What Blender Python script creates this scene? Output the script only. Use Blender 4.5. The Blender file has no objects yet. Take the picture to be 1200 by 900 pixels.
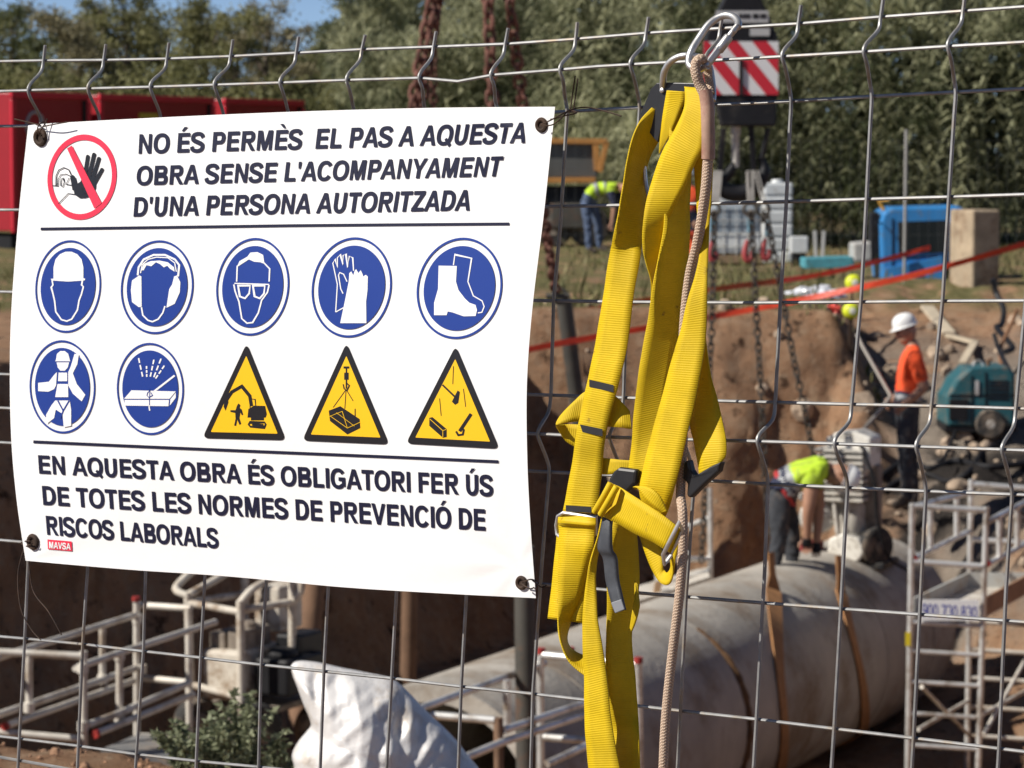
import bpy, bmesh, math, random
import numpy as np
from mathutils import Vector, Matrix, noise as mnoise
from mathutils.geometry import tessellate_polygon
R = math.radians
sc = bpy.context.scene
col = sc.collection
random.seed(7)
# ------------------------------------------------------------------ camera
CAM = Vector((0, 0, 1.6))
PITCH = math.atan(260 / 3600)
cd = bpy.data.cameras.new('camera')
cam = bpy.data.objects.new('camera', cd); col.objects.link(cam)
cam.location = CAM; cam.rotation_euler = (R(90) - PITCH, 0, 0)
cd.sensor_width = 36; cd.lens = 108; cd.clip_start = 0.05; cd.clip_end = 3000
cd.dof.use_dof = True; cd.dof.focus_distance = 3.28; cd.dof.aperture_fstop = 21
cd.dof.aperture_blades = 0
sc.camera = cam
# ------------------------------------------------------------------ light
SUN = Vector((-0.74, -0.25, 0.65)).normalized()       # towards the sun
w = bpy.data.worlds.new('World'); sc.world = w; w.use_nodes = True
nt = w.node_tree; nt.nodes.clear()
sky = nt.nodes.new('ShaderNodeTexSky'); sky.sky_type = 'NISHITA'; sky.sun_disc = False
sky.sun_elevation = math.asin(SUN.z); sky.sun_rotation = math.atan2(SUN.x, SUN.y)
sky.air_density = 0.35; sky.dust_density = 0.0; sky.ozone_density = 1.0
bg = nt.nodes.new('ShaderNodeBackground'); bg.inputs[1].default_value = 0.085
wo = nt.nodes.new('ShaderNodeOutputWorld')
nt.links.new(sky.outputs[0], bg.inputs[0]); nt.links.new(bg.outputs[0], wo.inputs[0])
sd = bpy.data.lights.new('sun', 'SUN'); sd.energy = 5.0; sd.angle = R(0.53); sd.color = (1.0, 0.945, 0.86)
so = bpy.data.objects.new('sun', sd); col.objects.link(so)
so.rotation_euler = SUN.to_track_quat('Z', 'Y').to_euler()
vs = sc.view_settings
vs.view_transform = 'Standard'; vs.look = 'None'; vs.gamma = 1; vs.use_curve_mapping = False; vs.exposure = 0.32
sc.cycles.max_bounces = 6; sc.cycles.transparent_max_bounces = 8

# ------------------------------------------------------------------ helpers: where things stand (photo pixels -> rays -> real places)
UPV = Vector((0, math.sin(PITCH), math.cos(PITCH))); FWD = Vector((0, math.cos(PITCH), -math.sin(PITCH)))
def ray(px, py):
    return Vector(((px - 600) / 3600, 0, 0)) + UPV * ((450 - py) / 3600) + FWD
def P(px, py, d):
    r = ray(px, py); return CAM + r * (d / r.y)
TH = R(38)
FU = Vector((math.cos(TH), -math.sin(TH), 0)); FN = Vector((-math.sin(TH), -math.cos(TH), 0))
F0 = P(600, 330, 3.33)
def PL(px, py, off=0.0):                       # a point on the fence plane, off metres towards the viewer's side
    r = ray(px, py); q = F0 + FN * off
    return CAM + r * ((q - CAM).dot(FN) / r.dot(FN))

# ------------------------------------------------------------------ helpers: materials
def mat(name, base, rough=0.6, metal=0.0, var=0.0, vscale=8.0, dirt=None, dscale=3.0, damt=0.5, bump=0.0, bscale=30.0, spec=None, trans=0.0, coord='Object', detail=6):
    m = bpy.data.materials.new(name); m.use_nodes = True
    t = m.node_tree; b = t.nodes['Principled BSDF']
    b.inputs['Roughness'].default_value = rough; b.inputs['Metallic'].default_value = metal
    if spec is not None: b.inputs['Specular IOR Level'].default_value = spec
    tc = t.nodes.new('ShaderNodeTexCoord'); out = None
    def nz(scale, det=detail, rgh=0.6):
        n = t.nodes.new('ShaderNodeTexNoise'); n.inputs['Scale'].default_value = scale
        n.inputs['Detail'].default_value = det; n.inputs['Roughness'].default_value = rgh
        t.links.new(tc.outputs[coord], n.inputs['Vector']); return n
    rgb = t.nodes.new('ShaderNodeRGB'); rgb.outputs[0].default_value = (*base, 1); c = rgb.outputs[0]
    if var > 0:
        n = nz(vscale); mp = t.nodes.new('ShaderNodeMapRange')
        mp.inputs[1].default_value = 0.3; mp.inputs[2].default_value = 0.7
        mp.inputs[3].default_value = 1 - var; mp.inputs[4].default_value = 1 + var
        t.links.new(n.outputs[0], mp.inputs[0])
        hs = t.nodes.new('ShaderNodeHueSaturation'); t.links.new(mp.outputs[0], hs.inputs['Value']); t.links.new(c, hs.inputs['Color']); c = hs.outputs[0]
    if dirt is not None:
        n = nz(dscale, 8, 0.7); rp = t.nodes.new('ShaderNodeValToRGB')
        rp.color_ramp.elements[0].position = 0.62 - 0.25 * damt; rp.color_ramp.elements[1].position = 0.78 - 0.25 * damt
        t.links.new(n.outputs[0], rp.inputs[0])
        mx = t.nodes.new('ShaderNodeMix'); mx.data_type = 'RGBA'
        mx.inputs[7].default_value = (*dirt, 1); t.links.new(rp.outputs[0], mx.inputs[0]); t.links.new(c, mx.inputs[6]); c = mx.outputs[2]
    t.links.new(c, b.inputs['Base Color'])
    if bump > 0:
        n = nz(bscale, 6, 0.65); bp = t.nodes.new('ShaderNodeBump'); bp.inputs['Strength'].default_value = 1.0; bp.inputs['Distance'].default_value = bump
        t.links.new(n.outputs[0], bp.inputs['Height']); t.links.new(bp.outputs[0], b.inputs['Normal'])
    if trans > 0:
        tr = t.nodes.new('ShaderNodeBsdfTranslucent'); ms = t.nodes.new('ShaderNodeMixShader'); ms.inputs[0].default_value = trans
        t.links.new(c, tr.inputs[0]); t.links.new(b.outputs[0], ms.inputs[1]); t.links.new(tr.outputs[0], ms.inputs[2])
        t.links.new(ms.outputs[0], t.nodes['Material Output'].inputs[0])
    return m
def srgb(r, g, b):
    f = lambda c: ((c / 255 + 0.055) / 1.055) ** 2.4 if c > 10 else c / 255 / 12.92
    return (f(r), f(g), f(b))

# ------------------------------------------------------------------ helpers: objects
def link(o, parent=None):
    col.objects.link(o)
    if parent is not None: o.parent = parent
    return o
def tag(o, label=None, cat=None, group=None, kind=None):
    if label: o['label'] = label
    if cat: o['category'] = cat
    if group: o['group'] = group
    if kind: o['kind'] = kind
    return o
def thing(name, label, cat, group=None, loc=(0, 0, 0)):
    o = bpy.data.objects.new(name, None); o.empty_display_size = 0.1; link(o); o.location = loc
    return tag(o, label, cat, group)

class MB:
    """collects shapes, builds ONE mesh object"""
    def __init__(s): s.v = []; s.f = []; s.m = []; s.uv = {}
    def add(s, vs_, fs, m=0):
        k = len(s.v); s.v += [tuple(v) for v in vs_]
        for f in fs: s.f.append(tuple(i + k for i in f)); s.m.append(m)
        return k
    def box(s, c, size, rot=None, m=0):
        hx, hy, hz = size[0] / 2, size[1] / 2, size[2] / 2
        vs_ = [Vector((x, y, z)) for x in (-hx, hx) for y in (-hy, hy) for z in (-hz, hz)]
        if rot is not None: vs_ = [rot @ v for v in vs_]
        c = Vector(c); s.add([v + c for v in vs_], [(0, 1, 3, 2), (4, 6, 7, 5), (0, 4, 5, 1), (2, 3, 7, 6), (0, 2, 6, 4), (1, 5, 7, 3)], m)
    def frames(s, pts, closed=False):
        pts = [Vector(p) for p in pts]; n = len(pts); T = []
        for i in range(n):
            a = pts[(i - 1) % n] if (closed or i > 0) else pts[i]
            b = pts[(i + 1) % n] if (closed or i < n - 1) else pts[i]
            d = (b - a); T.append(d.normalized() if d.length > 1e-9 else Vector((0, 0, 1)))
        up = Vector((0, 0, 1)) if abs(T[0].z) < 0.9 else Vector((1, 0, 0))
        N = [(up - T[0] * up.dot(T[0])).normalized()]
        for i in range(1, n):
            q = T[i - 1].rotation_difference(T[i]); v = q @ N[-1]; N.append((v - T[i] * v.dot(T[i])).normalized())
        return pts, T, N
    def tube(s, pts, r, n=8, m=0, closed=False, cap=True, flat=1.0):
        pts, T, N = s.frames(pts, closed); k = len(s.v); rr = r if hasattr(r, '__len__') else [r] * len(pts)
        for p, t, nn, q in zip(pts, T, N, rr):
            b = t.cross(nn)
            for j in range(n):
                a = 2 * math.pi * j / n; s.v.append(tuple(p + nn * (math.cos(a) * q) + b * (math.sin(a) * q * flat)))
        L = len(pts)
        for i in range(L if closed else L - 1):
            for j in range(n):
                a = k + i * n + j; b_ = k + i * n + (j + 1) % n; c = k + ((i + 1) % L) * n + (j + 1) % n; d = k + ((i + 1) % L) * n + j
                s.f.append((a, b_, c, d)); s.m.append(m)
        if cap and not closed:
            s.f.append(tuple(k + j for j in reversed(range(n)))); s.m.append(m)
            s.f.append(tuple(k + (L - 1) * n + j for j in range(n))); s.m.append(m)
    def bar(s, p0, p1, w_, h_, m=0, up=(0, 0, 1)):
        p0 = Vector(p0); p1 = Vector(p1); d = (p1 - p0).normalized(); up = Vector(up)
        if abs(d.dot(up)) > 0.98: up = Vector((0, 1, 0))
        x = d.cross(up).normalized(); y = x.cross(d)
        vs_ = []
        for p in (p0, p1):
            for a, b in ((-1, -1), (1, -1), (1, 1), (-1, 1)): vs_.append(p + x * (a * w_ / 2) + y * (b * h_ / 2))
        s.add(vs_, [(3, 2, 1, 0), (4, 5, 6, 7), (0, 1, 5, 4), (1, 2, 6, 5), (2, 3, 7, 6), (3, 0, 4, 7)], m)
    def lathe(s, o, axis, prof, n=20, m=0, up=None):
        """prof: (along, radius) pairs"""
        o = Vector(o); a = Vector(axis).normalized(); u = Vector((0, 0, 1)) if abs(a.z) < 0.9 else Vector((1, 0, 0))
        x = a.cross(u).normalized(); y = a.cross(x); k = len(s.v)
        for h, r in prof:
            for j in range(n):
                t = 2 * math.pi * j / n; s.v.append(tuple(o + a * h + x * (r * math.cos(t)) + y * (r * math.sin(t))))
        for i in range(len(prof) - 1):
            for j in range(n):
                s.f.append((k + i * n + j, k + (i + 1) * n + j, k + (i + 1) * n + (j + 1) % n, k + i * n + (j + 1) % n)); s.m.append(m)
        s.f.append(tuple(k + j for j in range(n))); s.m.append(m)
        s.f.append(tuple(k + (len(prof) - 1) * n + j for j in reversed(range(n)))); s.m.append(m)
    def ball(s, c, r, n=12, m=0, rot=None):
        c = Vector(c); r = Vector(r) if hasattr(r, '__len__') else Vector((r, r, r)); k = len(s.v); h = n // 2
        for i in range(h + 1):
            t = math.pi * i / h
            for j in range(n):
                a = 2 * math.pi * j / n; q = Vector((r.x * math.sin(t) * math.cos(a), r.y * math.sin(t) * math.sin(a), r.z * math.cos(t)))
                s.v.append(tuple(c + (rot @ q if rot is not None else q)))
        for i in range(h):
            for j in range(n):
                s.f.append((k + i * n + j, k + (i + 1) * n + j, k + (i + 1) * n + (j + 1) % n, k + i * n + (j + 1) % n)); s.m.append(m)
    def torus(s, c, R_, r, u, v, n=14, k=6, m=0, sx=1.0):
        c = Vector(c); u = Vector(u); v = Vector(v)
        s.tube([c + u * (R_ * sx * math.cos(2 * math.pi * i / n)) + v * (R_ * math.sin(2 * math.pi * i / n)) for i in range(n)], r, k, m, closed=True)
    def prism(s, pts, depth, m=0):
        """pts: 3-D outline in a plane, extruded by the vector depth"""
        pts = [Vector(p) for p in pts]; dv = Vector(depth); n = len(pts)
        tri = tessellate_polygon([pts]); k = len(s.v)
        s.v += [tuple(p) for p in pts] + [tuple(p + dv) for p in pts]
        for t in tri:
            s.f.append(tuple(k + i for i in t)); s.m.append(m); s.f.append(tuple(k + n + i for i in reversed(t))); s.m.append(m)
        for i in range(n):
            j = (i + 1) % n; s.f.append((k + i, k + j, k + n + j, k + n + i)); s.m.append(m)
    def build(s, name, mats, parent=None, smooth=False, bevel=0.0, fix=True, origin=None):
        me = bpy.data.meshes.new(name)
        vv = s.v
        if origin is not None: vv = [tuple(Vector(v) - Vector(origin)) for v in s.v]
        me.from_pydata(vv, [], s.f); me.update()
        if not isinstance(mats, (list, tuple)): mats = [mats]
        for m in mats: me.materials.append(m)
        if len(mats) > 1: me.polygons.foreach_set('material_index', s.m)
        if fix:
            bm = bmesh.new(); bm.from_mesh(me); bmesh.ops.recalc_face_normals(bm, faces=bm.faces[:]); bm.to_mesh(me); bm.free()
        o = bpy.data.objects.new(name, me); link(o, parent)
        if origin is not None: o.location = origin
        if smooth:
            me.polygons.foreach_set('use_smooth', [True] * len(me.polygons))
            try: me.set_sharp_from_angle(angle=R(40))
            except Exception: pass
        if bevel > 0:
            b = o.modifiers.new('bevel', 'BEVEL'); b.width = bevel; b.segments = 2; b.limit_method = 'ANGLE'; b.angle_limit = R(40)
        return o
def spline(pts, n=8):
    """Catmull-Rom through tuples of any length"""
    pts = [tuple(p) for p in pts]; out = []
    L = len(pts); D = len(pts[0])
    for i in range(L - 1):
        p0 = pts[max(i - 1, 0)]; p1 = pts[i]; p2 = pts[i + 1]; p3 = pts[min(i + 2, L - 1)]
        for k in range(n):
            t = k / n
            out.append(tuple(0.5 * (2 * p1[d] + (p2[d] - p0[d]) * t + (2 * p0[d] - 5 * p1[d] + 4 * p2[d] - p3[d]) * t * t + (3 * p1[d] - p0[d] - 3 * p2[d] + p3[d]) * t ** 3) for d in range(D)))
    out.append(pts[-1]); return out
def poly_y(pts, x):
    """piecewise linear, extrapolated"""
    for i in range(len(pts) - 1):
        if x <= pts[i + 1][0] or i == len(pts) - 2:
            a, b = pts[i], pts[i + 1]; t = (x - a[0]) / (b[0] - a[0]); return a[1] + (b[1] - a[1]) * t
# numpy value noise
_rs = np.random.RandomState(3); _G = _rs.rand(64, 64, 64)
def vnoise(x, y, z):
    xi = np.floor(x).astype(int); yi = np.floor(y).astype(int); zi = np.floor(z).astype(int)
    fx = x - xi; fy = y - yi; fz = z - zi
    fx = fx * fx * (3 - 2 * fx); fy = fy * fy * (3 - 2 * fy); fz = fz * fz * (3 - 2 * fz)
    g = lambda a, b, c: _G[(xi + a) % 64, (yi + b) % 64, (zi + c) % 64]
    l = lambda a, b, t: a + (b - a) * t
    return l(l(l(g(0, 0, 0), g(1, 0, 0), fx), l(g(0, 1, 0), g(1, 1, 0), fx), fy), l(l(g(0, 0, 1), g(1, 0, 1), fx), l(g(0, 1, 1), g(1, 1, 1), fx), fy), fz)
def fbm(x, y, z, s=1.0, o=4, g=0.5):
    t = 0; a = 1; n = 0
    for i in range(o):
        t = t + a * (vnoise(x * s + 11.3 * i, y * s + 5.7 * i, z * s + 3.1 * i) - 0.5); n += a; a *= g; s *= 2.03
    return t / n * 2
# ================================================================== site fence with its wire mesh
M_wire = mat('galvanised_wire', (0.30, 0.30, 0.295), rough=0.55, metal=0.6, var=0.25, vscale=40, dirt=(0.33, 0.27, 0.2), dscale=25, damt=0.35)
HROWS = [
 ([(-200, 74), (0, 72), (50, 71), (122, 70.5), (195, 69), (273, 66), (350, 62), (425, 58), (508, 55), (597, 51.5), (674, 46), (757, 39), (850, 33), (935, 28), (1032, 20), (1130, 13), (1200, 8)], 0),
 ([(-200, 112), (0, 107), (33, 106), (100, 104), (178, 102), (240, 100), (330, 97), (407, 94), (492, 91.5), (537, 95.5), (578, 88), (655, 82), (700, 78), (760, 74.5), (880, 68.5), (1010, 61), (1110, 54.5), (1200, 49.5)], 0.04),
 ([(-200, 150), (0, 148), (48, 147.5), (350, 142), (660, 131), (740, 126.5), (880, 121), (930, 118.5), (1025, 113), (1120, 108), (1200, 104)], 0),
 ([(-200, 247), (0, 246), (300, 246), (660, 242), (750, 240), (880, 237.6), (920, 236.5), (1015, 233.5), (1110, 231), (1200, 228)], 0),
 ([(-200, 339), (0, 342), (300, 348), (640, 352.5), (740, 354), (880, 355), (1010, 354), (1105, 353), (1200, 352.5)], 0),
 ([(-200, 432), (0, 438.5), (300, 451), (640, 463), (740, 466.5), (860, 470.4), (1000, 474), (1100, 476), (1200, 479)], 0),
 ([(-200, 468), (0, 478), (300, 493), (620, 508), (690, 511.5), (800, 515), (860, 516.5), (978, 520), (1075, 523.5), (1174, 527), (1200, 528)], 0.04),
 ([(-200, 506), (0, 518.5), (300, 535), (640, 553), (700, 556), (840, 564), (900, 567.5), (1000, 572), (1090, 576), (1200, 580)], 0),
 ([(-200, 612), (0, 633), (300, 659), (640, 685), (750, 695), (860, 704), (985, 713.5), (1075, 720), (1200, 729)], 0),
 ([(-200, 722), (0, 746), (29, 748.5), (97, 755), (165, 763), (237, 771), (305, 779), (460, 795), (540, 804.5), (623, 813), (814, 835), (887, 843), (977, 854), (1070, 865), (1168, 877), (1200, 881)], 0),
 ([(-200, 839), (0, 863), (90, 874), (160, 884), (240, 893), (305, 899), (620, 934), (900, 970), (1200, 1008)], 0),
]
# (x, y, off) of each upright wire; folds stand 4 cm proud towards the viewer
TOPF = lambda a, b, c: [(a + 2, None, -18, 0), ]
VW = []
def upright(top, h0, h2, mid, h5, h7, low, pk1, pk2, tip=True):
    """top: tip point; h0,h2,...: x at those rows; mid: list of free points; pk1, pk2: x at the two fold peaks"""
    def yr(k, x): return poly_y(HROWS[k][0], x)
    pts = []
    if top: pts.append((*top, 0.0))
    y0 = yr(0, h0); y1 = yr(1, pk1); y2 = yr(2, h2)
    pts += [(h0, y0, 0), (h0 - 3, y0 + (y1 - y0) * .38, 0.006), (pk1 + 3.5, y1 - (y1 - y0) * .25, .035), (pk1, y1, .0415), (pk1 + 4, y1 + (y2 - y1) * .28, .034), (h2 - 2.5, y1 + (y2 - y1) * .66, .005), (h2, y2, 0)]
    pts += [(x, y, 0) for x, y in mid]
    y5 = yr(5, h5); y6 = yr(6, pk2); y7 = yr(7, h7)
    pts += [(h5, y5, 0), (h5 - 3, y5 + (y6 - y5) * .44, .006), (pk2 + 3.5, y6 - (y6 - y5) * .22, .035), (pk2, y6, .0415), (pk2 + 4, y6 + (y7 - y6) * .28, .034), (h7 - 2.5, y6 + (y7 - y6) * .68, .005), (h7, y7, 0)]
    pts += [(x, y, 0) for x, y in low]
    VW.append(pts)
U = upright
U((-17, 54), -19, -22, [], -42, -40, [(-36, 740), (-40, 860)], -36, -57)
U((53, 53), 51, 48, [], 30, 32, [(33, 659), (29, 748), (23, 862)], 33, 14)
U((124, 52), 121.5, 117, [], 98, 100, [(102.6, 667), (97, 754), (92, 870)], 103, 82)
U((198, 50), 195.5, 189, [], 166, 168, [(170.5, 673), (168, 763), (160, 882)], 176, 149)
U((273, 46.5), 270, 263, [], 240, 242, [(240, 679), (235, 772), (230, 893)], 251, 222)
U((350, 43), 347, 339, [], 313, 314, [(312, 682), (306, 779), (303, 899)], 328, 296)
U((428, 41), 424, 416, [], 388, 388, [(384.5, 689), (380, 774), (375, 905)], 406, 371)
U((511, 37), 508, 499, [], 468, 468, [(464.6, 693), (459, 795), (452, 916)], 491, 451)
U((595.5, 33), 592, 583, [], 553, 551, [(546.5, 697), (540.5, 804), (537, 900), (536, 925)], 575, 535)
U((676.5, 26), 674.5, 664.5, [(657, 260), (649, 350)], 645.5, 643.5, [(635, 660), (624.5, 812), (621, 934)], 656, 630)
U((760, 20), 757, 749.5, [(740, 260), (733, 400)], 730.5, 727.5, [(719, 690), (709, 822), (703, 944)], 738.5, 714)
U((847, 14), 844, 836, [(829, 240), (823, 353)], 817, 813.5, [(804, 700), (797.5, 833), (791, 957)], 826, 801)
U((938.7, 6), 935.5, 927, [(921.5, 236), (914.7, 352)], 908.5, 900, [(896, 671), (886.5, 843), (879, 968)], 916.5, 887.5)
U((1036, -8), 1032, 1021.5, [(1015.5, 233), (1009, 353)], 998, 993, [(985.5, 712), (977.5, 854), (969, 980)], 1012, 978)
U((1131.5, -12), 1128.5, 1120, [(1112, 231), (1104.5, 353)], 1091.5, 1085, [(1079, 697), (1070.5, 866), (1063, 991)], 1110.5, 1073.5)
U((1232, -17), 1228, 1219, [(1210, 226), (1202, 353)], 1190.5, 1186, [(1179, 691), (1170.7, 878), (1163, 1003)], 1209, 1174)
U((1336, -27), 1332, 1322, [(1314, 222), (1305, 353)], 1292, 1287, [(1279, 700), (1271, 890), (1262, 1016)], 1311, 1275)
U((1446, -36), 1441, 1431, [(1422, 219), (1413, 353)], 1400, 1394, [(1384, 710), (1376, 902), (1366, 1030)], 1420, 1383)
fence = thing('site_fence', 'galvanised wire mesh fence panel with kinked uprights, carrying the white safety banner', 'fence')
mb = MB()
for pts in VW:
    path = [PL(x, y, o) for x, y, o in pts]
    b = path[-1]; d = (path[-1] - path[-2]).normalized()
    zs = (b.z - 0.12) / -d.z
    e = b + d * zs
    path += [b + d * (zs * .33), b + d * (zs * .66), e]
    # fine rounding of the kinks
    dense = [path[0]]
    for p, q in zip(path, path[1:]):
        k = max(1, int((q - p).length / .022)) if (q - p).length > .03 else 1
        dense += [p.lerp(q, i / k) for i in range(1, k + 1)]
    fine = spline([tuple(p) for p in dense], 3)
    mb.tube(fine, 0.0020, 7)
for row, off in HROWS:
    pts = list(row)
    a, b = pts[-2], pts[-1]; pts.append((1460, b[1] + (b[1] - a[1]) / (b[0] - a[0]) * (1460 - b[0])))
    mb.tube([PL(x, y, (off - .0025) if off else -0.004) for x, y in pts], 0.0019, 7)
zb = PL(600, 940).z
for z in (zb - .05, zb - .09, zb - .22, zb - .36, zb - .5, zb - .54, zb - .58):
    q = PL(-200, 600); e = PL(1460, 600)
    if z > .1: mb.tube([Vector((q.x, q.y, z)) - FN * .004, Vector((e.x, e.y, z)) - FN * .004], 0.0021, 6)
o = mb.build('wire_mesh', M_wire, fence, smooth=True)
for px in (-212, 1474):
    p = MB(); a = PL(px, 40); b = Vector((a.x, a.y, 0.02)); p.tube([Vector((a.x, a.y, a.z)), b], 0.019, 12); p.build('post', M_wire, fence, smooth=True)
    f = MB(); f.box((b.x, b.y, 0.07), (.24, .62, .14), Matrix.Rotation(-TH, 3, 'Z')); f.build('concrete_foot', mat('fence_foot', (.35, .34, .32), var=.2, bump=.004), fence, bevel=.02)
# ================================================================== the safety banner
M_white = mat('banner_vinyl', (0.82, 0.82, 0.815), rough=0.32, var=0.02, vscale=3, spec=0.5, bump=0.0012, bscale=7, dirt=(.62, .58, .52), dscale=30, damt=-.28)
M_blue = mat('print_blue', (0.010, 0.041, 0.255), rough=0.4, var=.04, vscale=6)
M_navy = mat('print_navy', (0.009, 0.010, 0.032), rough=0.45, spec=.35)
M_red = mat('print_red', (0.75, 0.035, 0.075), rough=0.33)
M_yel = mat('print_yellow', (0.86, 0.50, 0.012), rough=0.35)
M_blk = mat('print_black', (0.013, 0.013, 0.016), rough=0.33)
M_wprint = mat('print_white', (0.82, 0.82, 0.82), rough=0.32)
M_rust = mat('rusty_steel', (0.045, 0.024, 0.014), rough=0.8, metal=0.2, var=.5, vscale=60, bump=.0005, bscale=300)
def crease(s, t):
    # soft tension folds running in from the four eyelets
    k = 0
    for cx, cy, a in ((.03, .03, .9), (.985, .04, 2.3), (.03, .95, -.8), (.96, .96, 3.9)):
        dx, dy = s - cx, t - cy; d = math.hypot(dx, dy); ang = math.atan2(dy, dx) - a
        k += .0010 * math.exp(-d * 6) * math.sin(ang * 7) * min(1, d * 14)
    return k
def bulge(px, py):
    s = (px - 12) / 620; t = (py - 135) / 550
    s = min(max(s, -.05), 1.05); t = min(max(t, -.05), 1.05)
    return 0.050 + 0.012 * math.sin(math.pi * max(0, min(1, s))) * math.sin(math.pi * max(0, min(1, t))) + 0.004 * math.sin(7 * s + 2 * t) + .003 * math.sin(5 * t + 1 - 3 * s) + crease(s, t)
def BP(px, py, lift=0.0): return PL(px, py, bulge(px, py) + lift)
EL = spline([(33, 147), (22, 250), (13.5, 360), (11.5, 440), (13.5, 520), (20, 590), (30, 657)], 10)
ER = spline([(650.5, 125), (638, 245), (624, 360), (617.5, 450), (618, 540), (622, 620), (628, 701)], 10)
ET = spline([(33, 147), (60, 144.5), (180, 138), (340, 131), (500, 126.5), (650.5, 125)], 8)
EB = spline([(30, 657), (150, 667.5), (267, 675.5), (400, 688), (520, 695.5), (628, 701)], 8)
def samp(e, t):
    x = t * (len(e) - 1); i = min(int(x), len(e) - 2); f = x - i
    return e[i][0] + (e[i + 1][0] - e[i][0]) * f, e[i][1] + (e[i + 1][1] - e[i][1]) * f
def coons(s, t):
    l = samp(EL, t); r = samp(ER, t); tp = samp(ET, s); b = samp(EB, s)
    o = []
    for k in (0, 1):
        c = (1 - s) * l[k] + s * r[k] + (1 - t) * tp[k] + t * b[k] - ((1 - s) * (1 - t) * EL[0][k] + s * (1 - t) * ER[0][k] + (1 - s) * t * EL[-1][k] + s * t * ER[-1][k])
        o.append(c)
    return o
banner = thing('safety_banner', 'white printed safety banner with blue round signs and yellow warning triangles, wired to the fence', 'banner')
mb = MB(); NS, NT = 130, 110
for side in (0, -0.0012):
    for j in range(NT + 1):
        for i in range(NS + 1):
            x, y = coons(i / NS, j / NT); mb.v.append(tuple(BP(x, y, side)))
K = (NS + 1) * (NT + 1)
for j in range(NT):
    for i in range(NS):
        a = j * (NS + 1) + i; q = (a, a + 1, a + NS + 2, a + NS + 1)
        mb.f.append(q); mb.m.append(0); mb.f.append(tuple(K + k for k in reversed(q))); mb.m.append(0)
rim = [i for i in range(NS)] + [j * (NS + 1) + NS for j in range(NT)] + [NT * (NS + 1) + i for i in range(NS, 0, -1)] + [j * (NS + 1) for j in range(NT, 0, -1)]
for a, b in zip(rim, rim[1:] + rim[:1]): mb.f.append((a, b, K + b, K + a)); mb.m.append(0)
mb.build('vinyl_sheet', M_white, banner, smooth=True)

class Flat:
    """printed shapes, drawn flat in photo pixels, then draped over the banner"""
    def __init__(s, lift, place=None): s.v = []; s.f = []; s.lift = lift; s.place = place or BP
    def fill(s, pts, m=0, dl=0.0):
        pts = [(float(x), float(y)) for x, y in pts]
        k = len(s.v); s.v += [(x, y, dl) for x, y in pts]
        for t in tessellate_polygon([[Vector((x, y, 0)) for x, y in pts]]): s.f.append((tuple(k + i for i in t), m))
    def strip(s, A, B, m=0, dl=0.0, closed=False):
        k = len(s.v)
        for a, b in zip(A, B): s.v.append((a[0], a[1], dl)); s.v.append((b[0], b[1], dl))
        n = len(A)
        for i in range(n if closed else n - 1):
            j = (i + 1) % n; s.f.append(((k + 2 * i, k + 2 * j, k + 2 * j + 1, k + 2 * i + 1), m))
    def stroke(s, pts, wd, m=0, dl=0.0, closed=False):
        n = len(pts); A = []; B = []
        for i in range(n):
            p = pts[(i - 1) % n] if closed or i > 0 else pts[i]; q = pts[(i + 1) % n] if closed or i < n - 1 else pts[i]
            dx, dy = q[0] - p[0], q[1] - p[1]; l = math.hypot(dx, dy) or 1; dx /= l; dy /= l; mt = 1
            if closed or 0 < i < n - 1:
                d1 = (pts[i][0] - p[0], pts[i][1] - p[1]); l1 = math.hypot(*d1) or 1
                mt = 1 / max(abs(d1[0] / l1 * dx + d1[1] / l1 * dy), .5)
            nx, ny = -dy * wd / 2 * mt, dx * wd / 2 * mt
            A.append((pts[i][0] + nx, pts[i][1] + ny)); B.append((pts[i][0] - nx, pts[i][1] - ny))
        s.strip(A, B, m, dl, closed)
    def build(s, name, mats, parent, maxlen=9):
        bm = bmesh.new(); vs_ = [bm.verts.new(v) for v in s.v]
        for f, m in s.f:
            try: bm.faces.new([vs_[i] for i in f]).material_index = m
            except ValueError: pass
        bmesh.ops.triangulate(bm, faces=bm.faces[:])
        for _ in range(6):
            e = [e for e in bm.edges if e.calc_length() > maxlen]
            if not e: break
            bmesh.ops.subdivide_edges(bm, edges=e, cuts=1); bmesh.ops.triangulate(bm, faces=bm.faces[:])
        for v in bm.verts: v.co = s.place(v.co.x, v.co.y, s.lift + v.co.z)
        bm.normal_update(); bmesh.ops.reverse_faces(bm, faces=[f for f in bm.faces if f.normal.dot(FN) < 0])
        me = bpy.data.meshes.new(name); bm.to_mesh(me); bm.free()
        for m in (mats if isinstance(mats, (list, tuple)) else [mats]): me.materials.append(m)
        return link(bpy.data.objects.new(name, me), parent)
def zt(x0, y0, sx): return lambda pts: [(x0 + x / sx, y0 + y / sx) for x, y in pts]
Z1 = zt(0, 100, 3); Z2 = zt(330, 100, 3); Z3 = zt(0, 380, 3); Z4 = zt(330, 380, 2.647)
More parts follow.
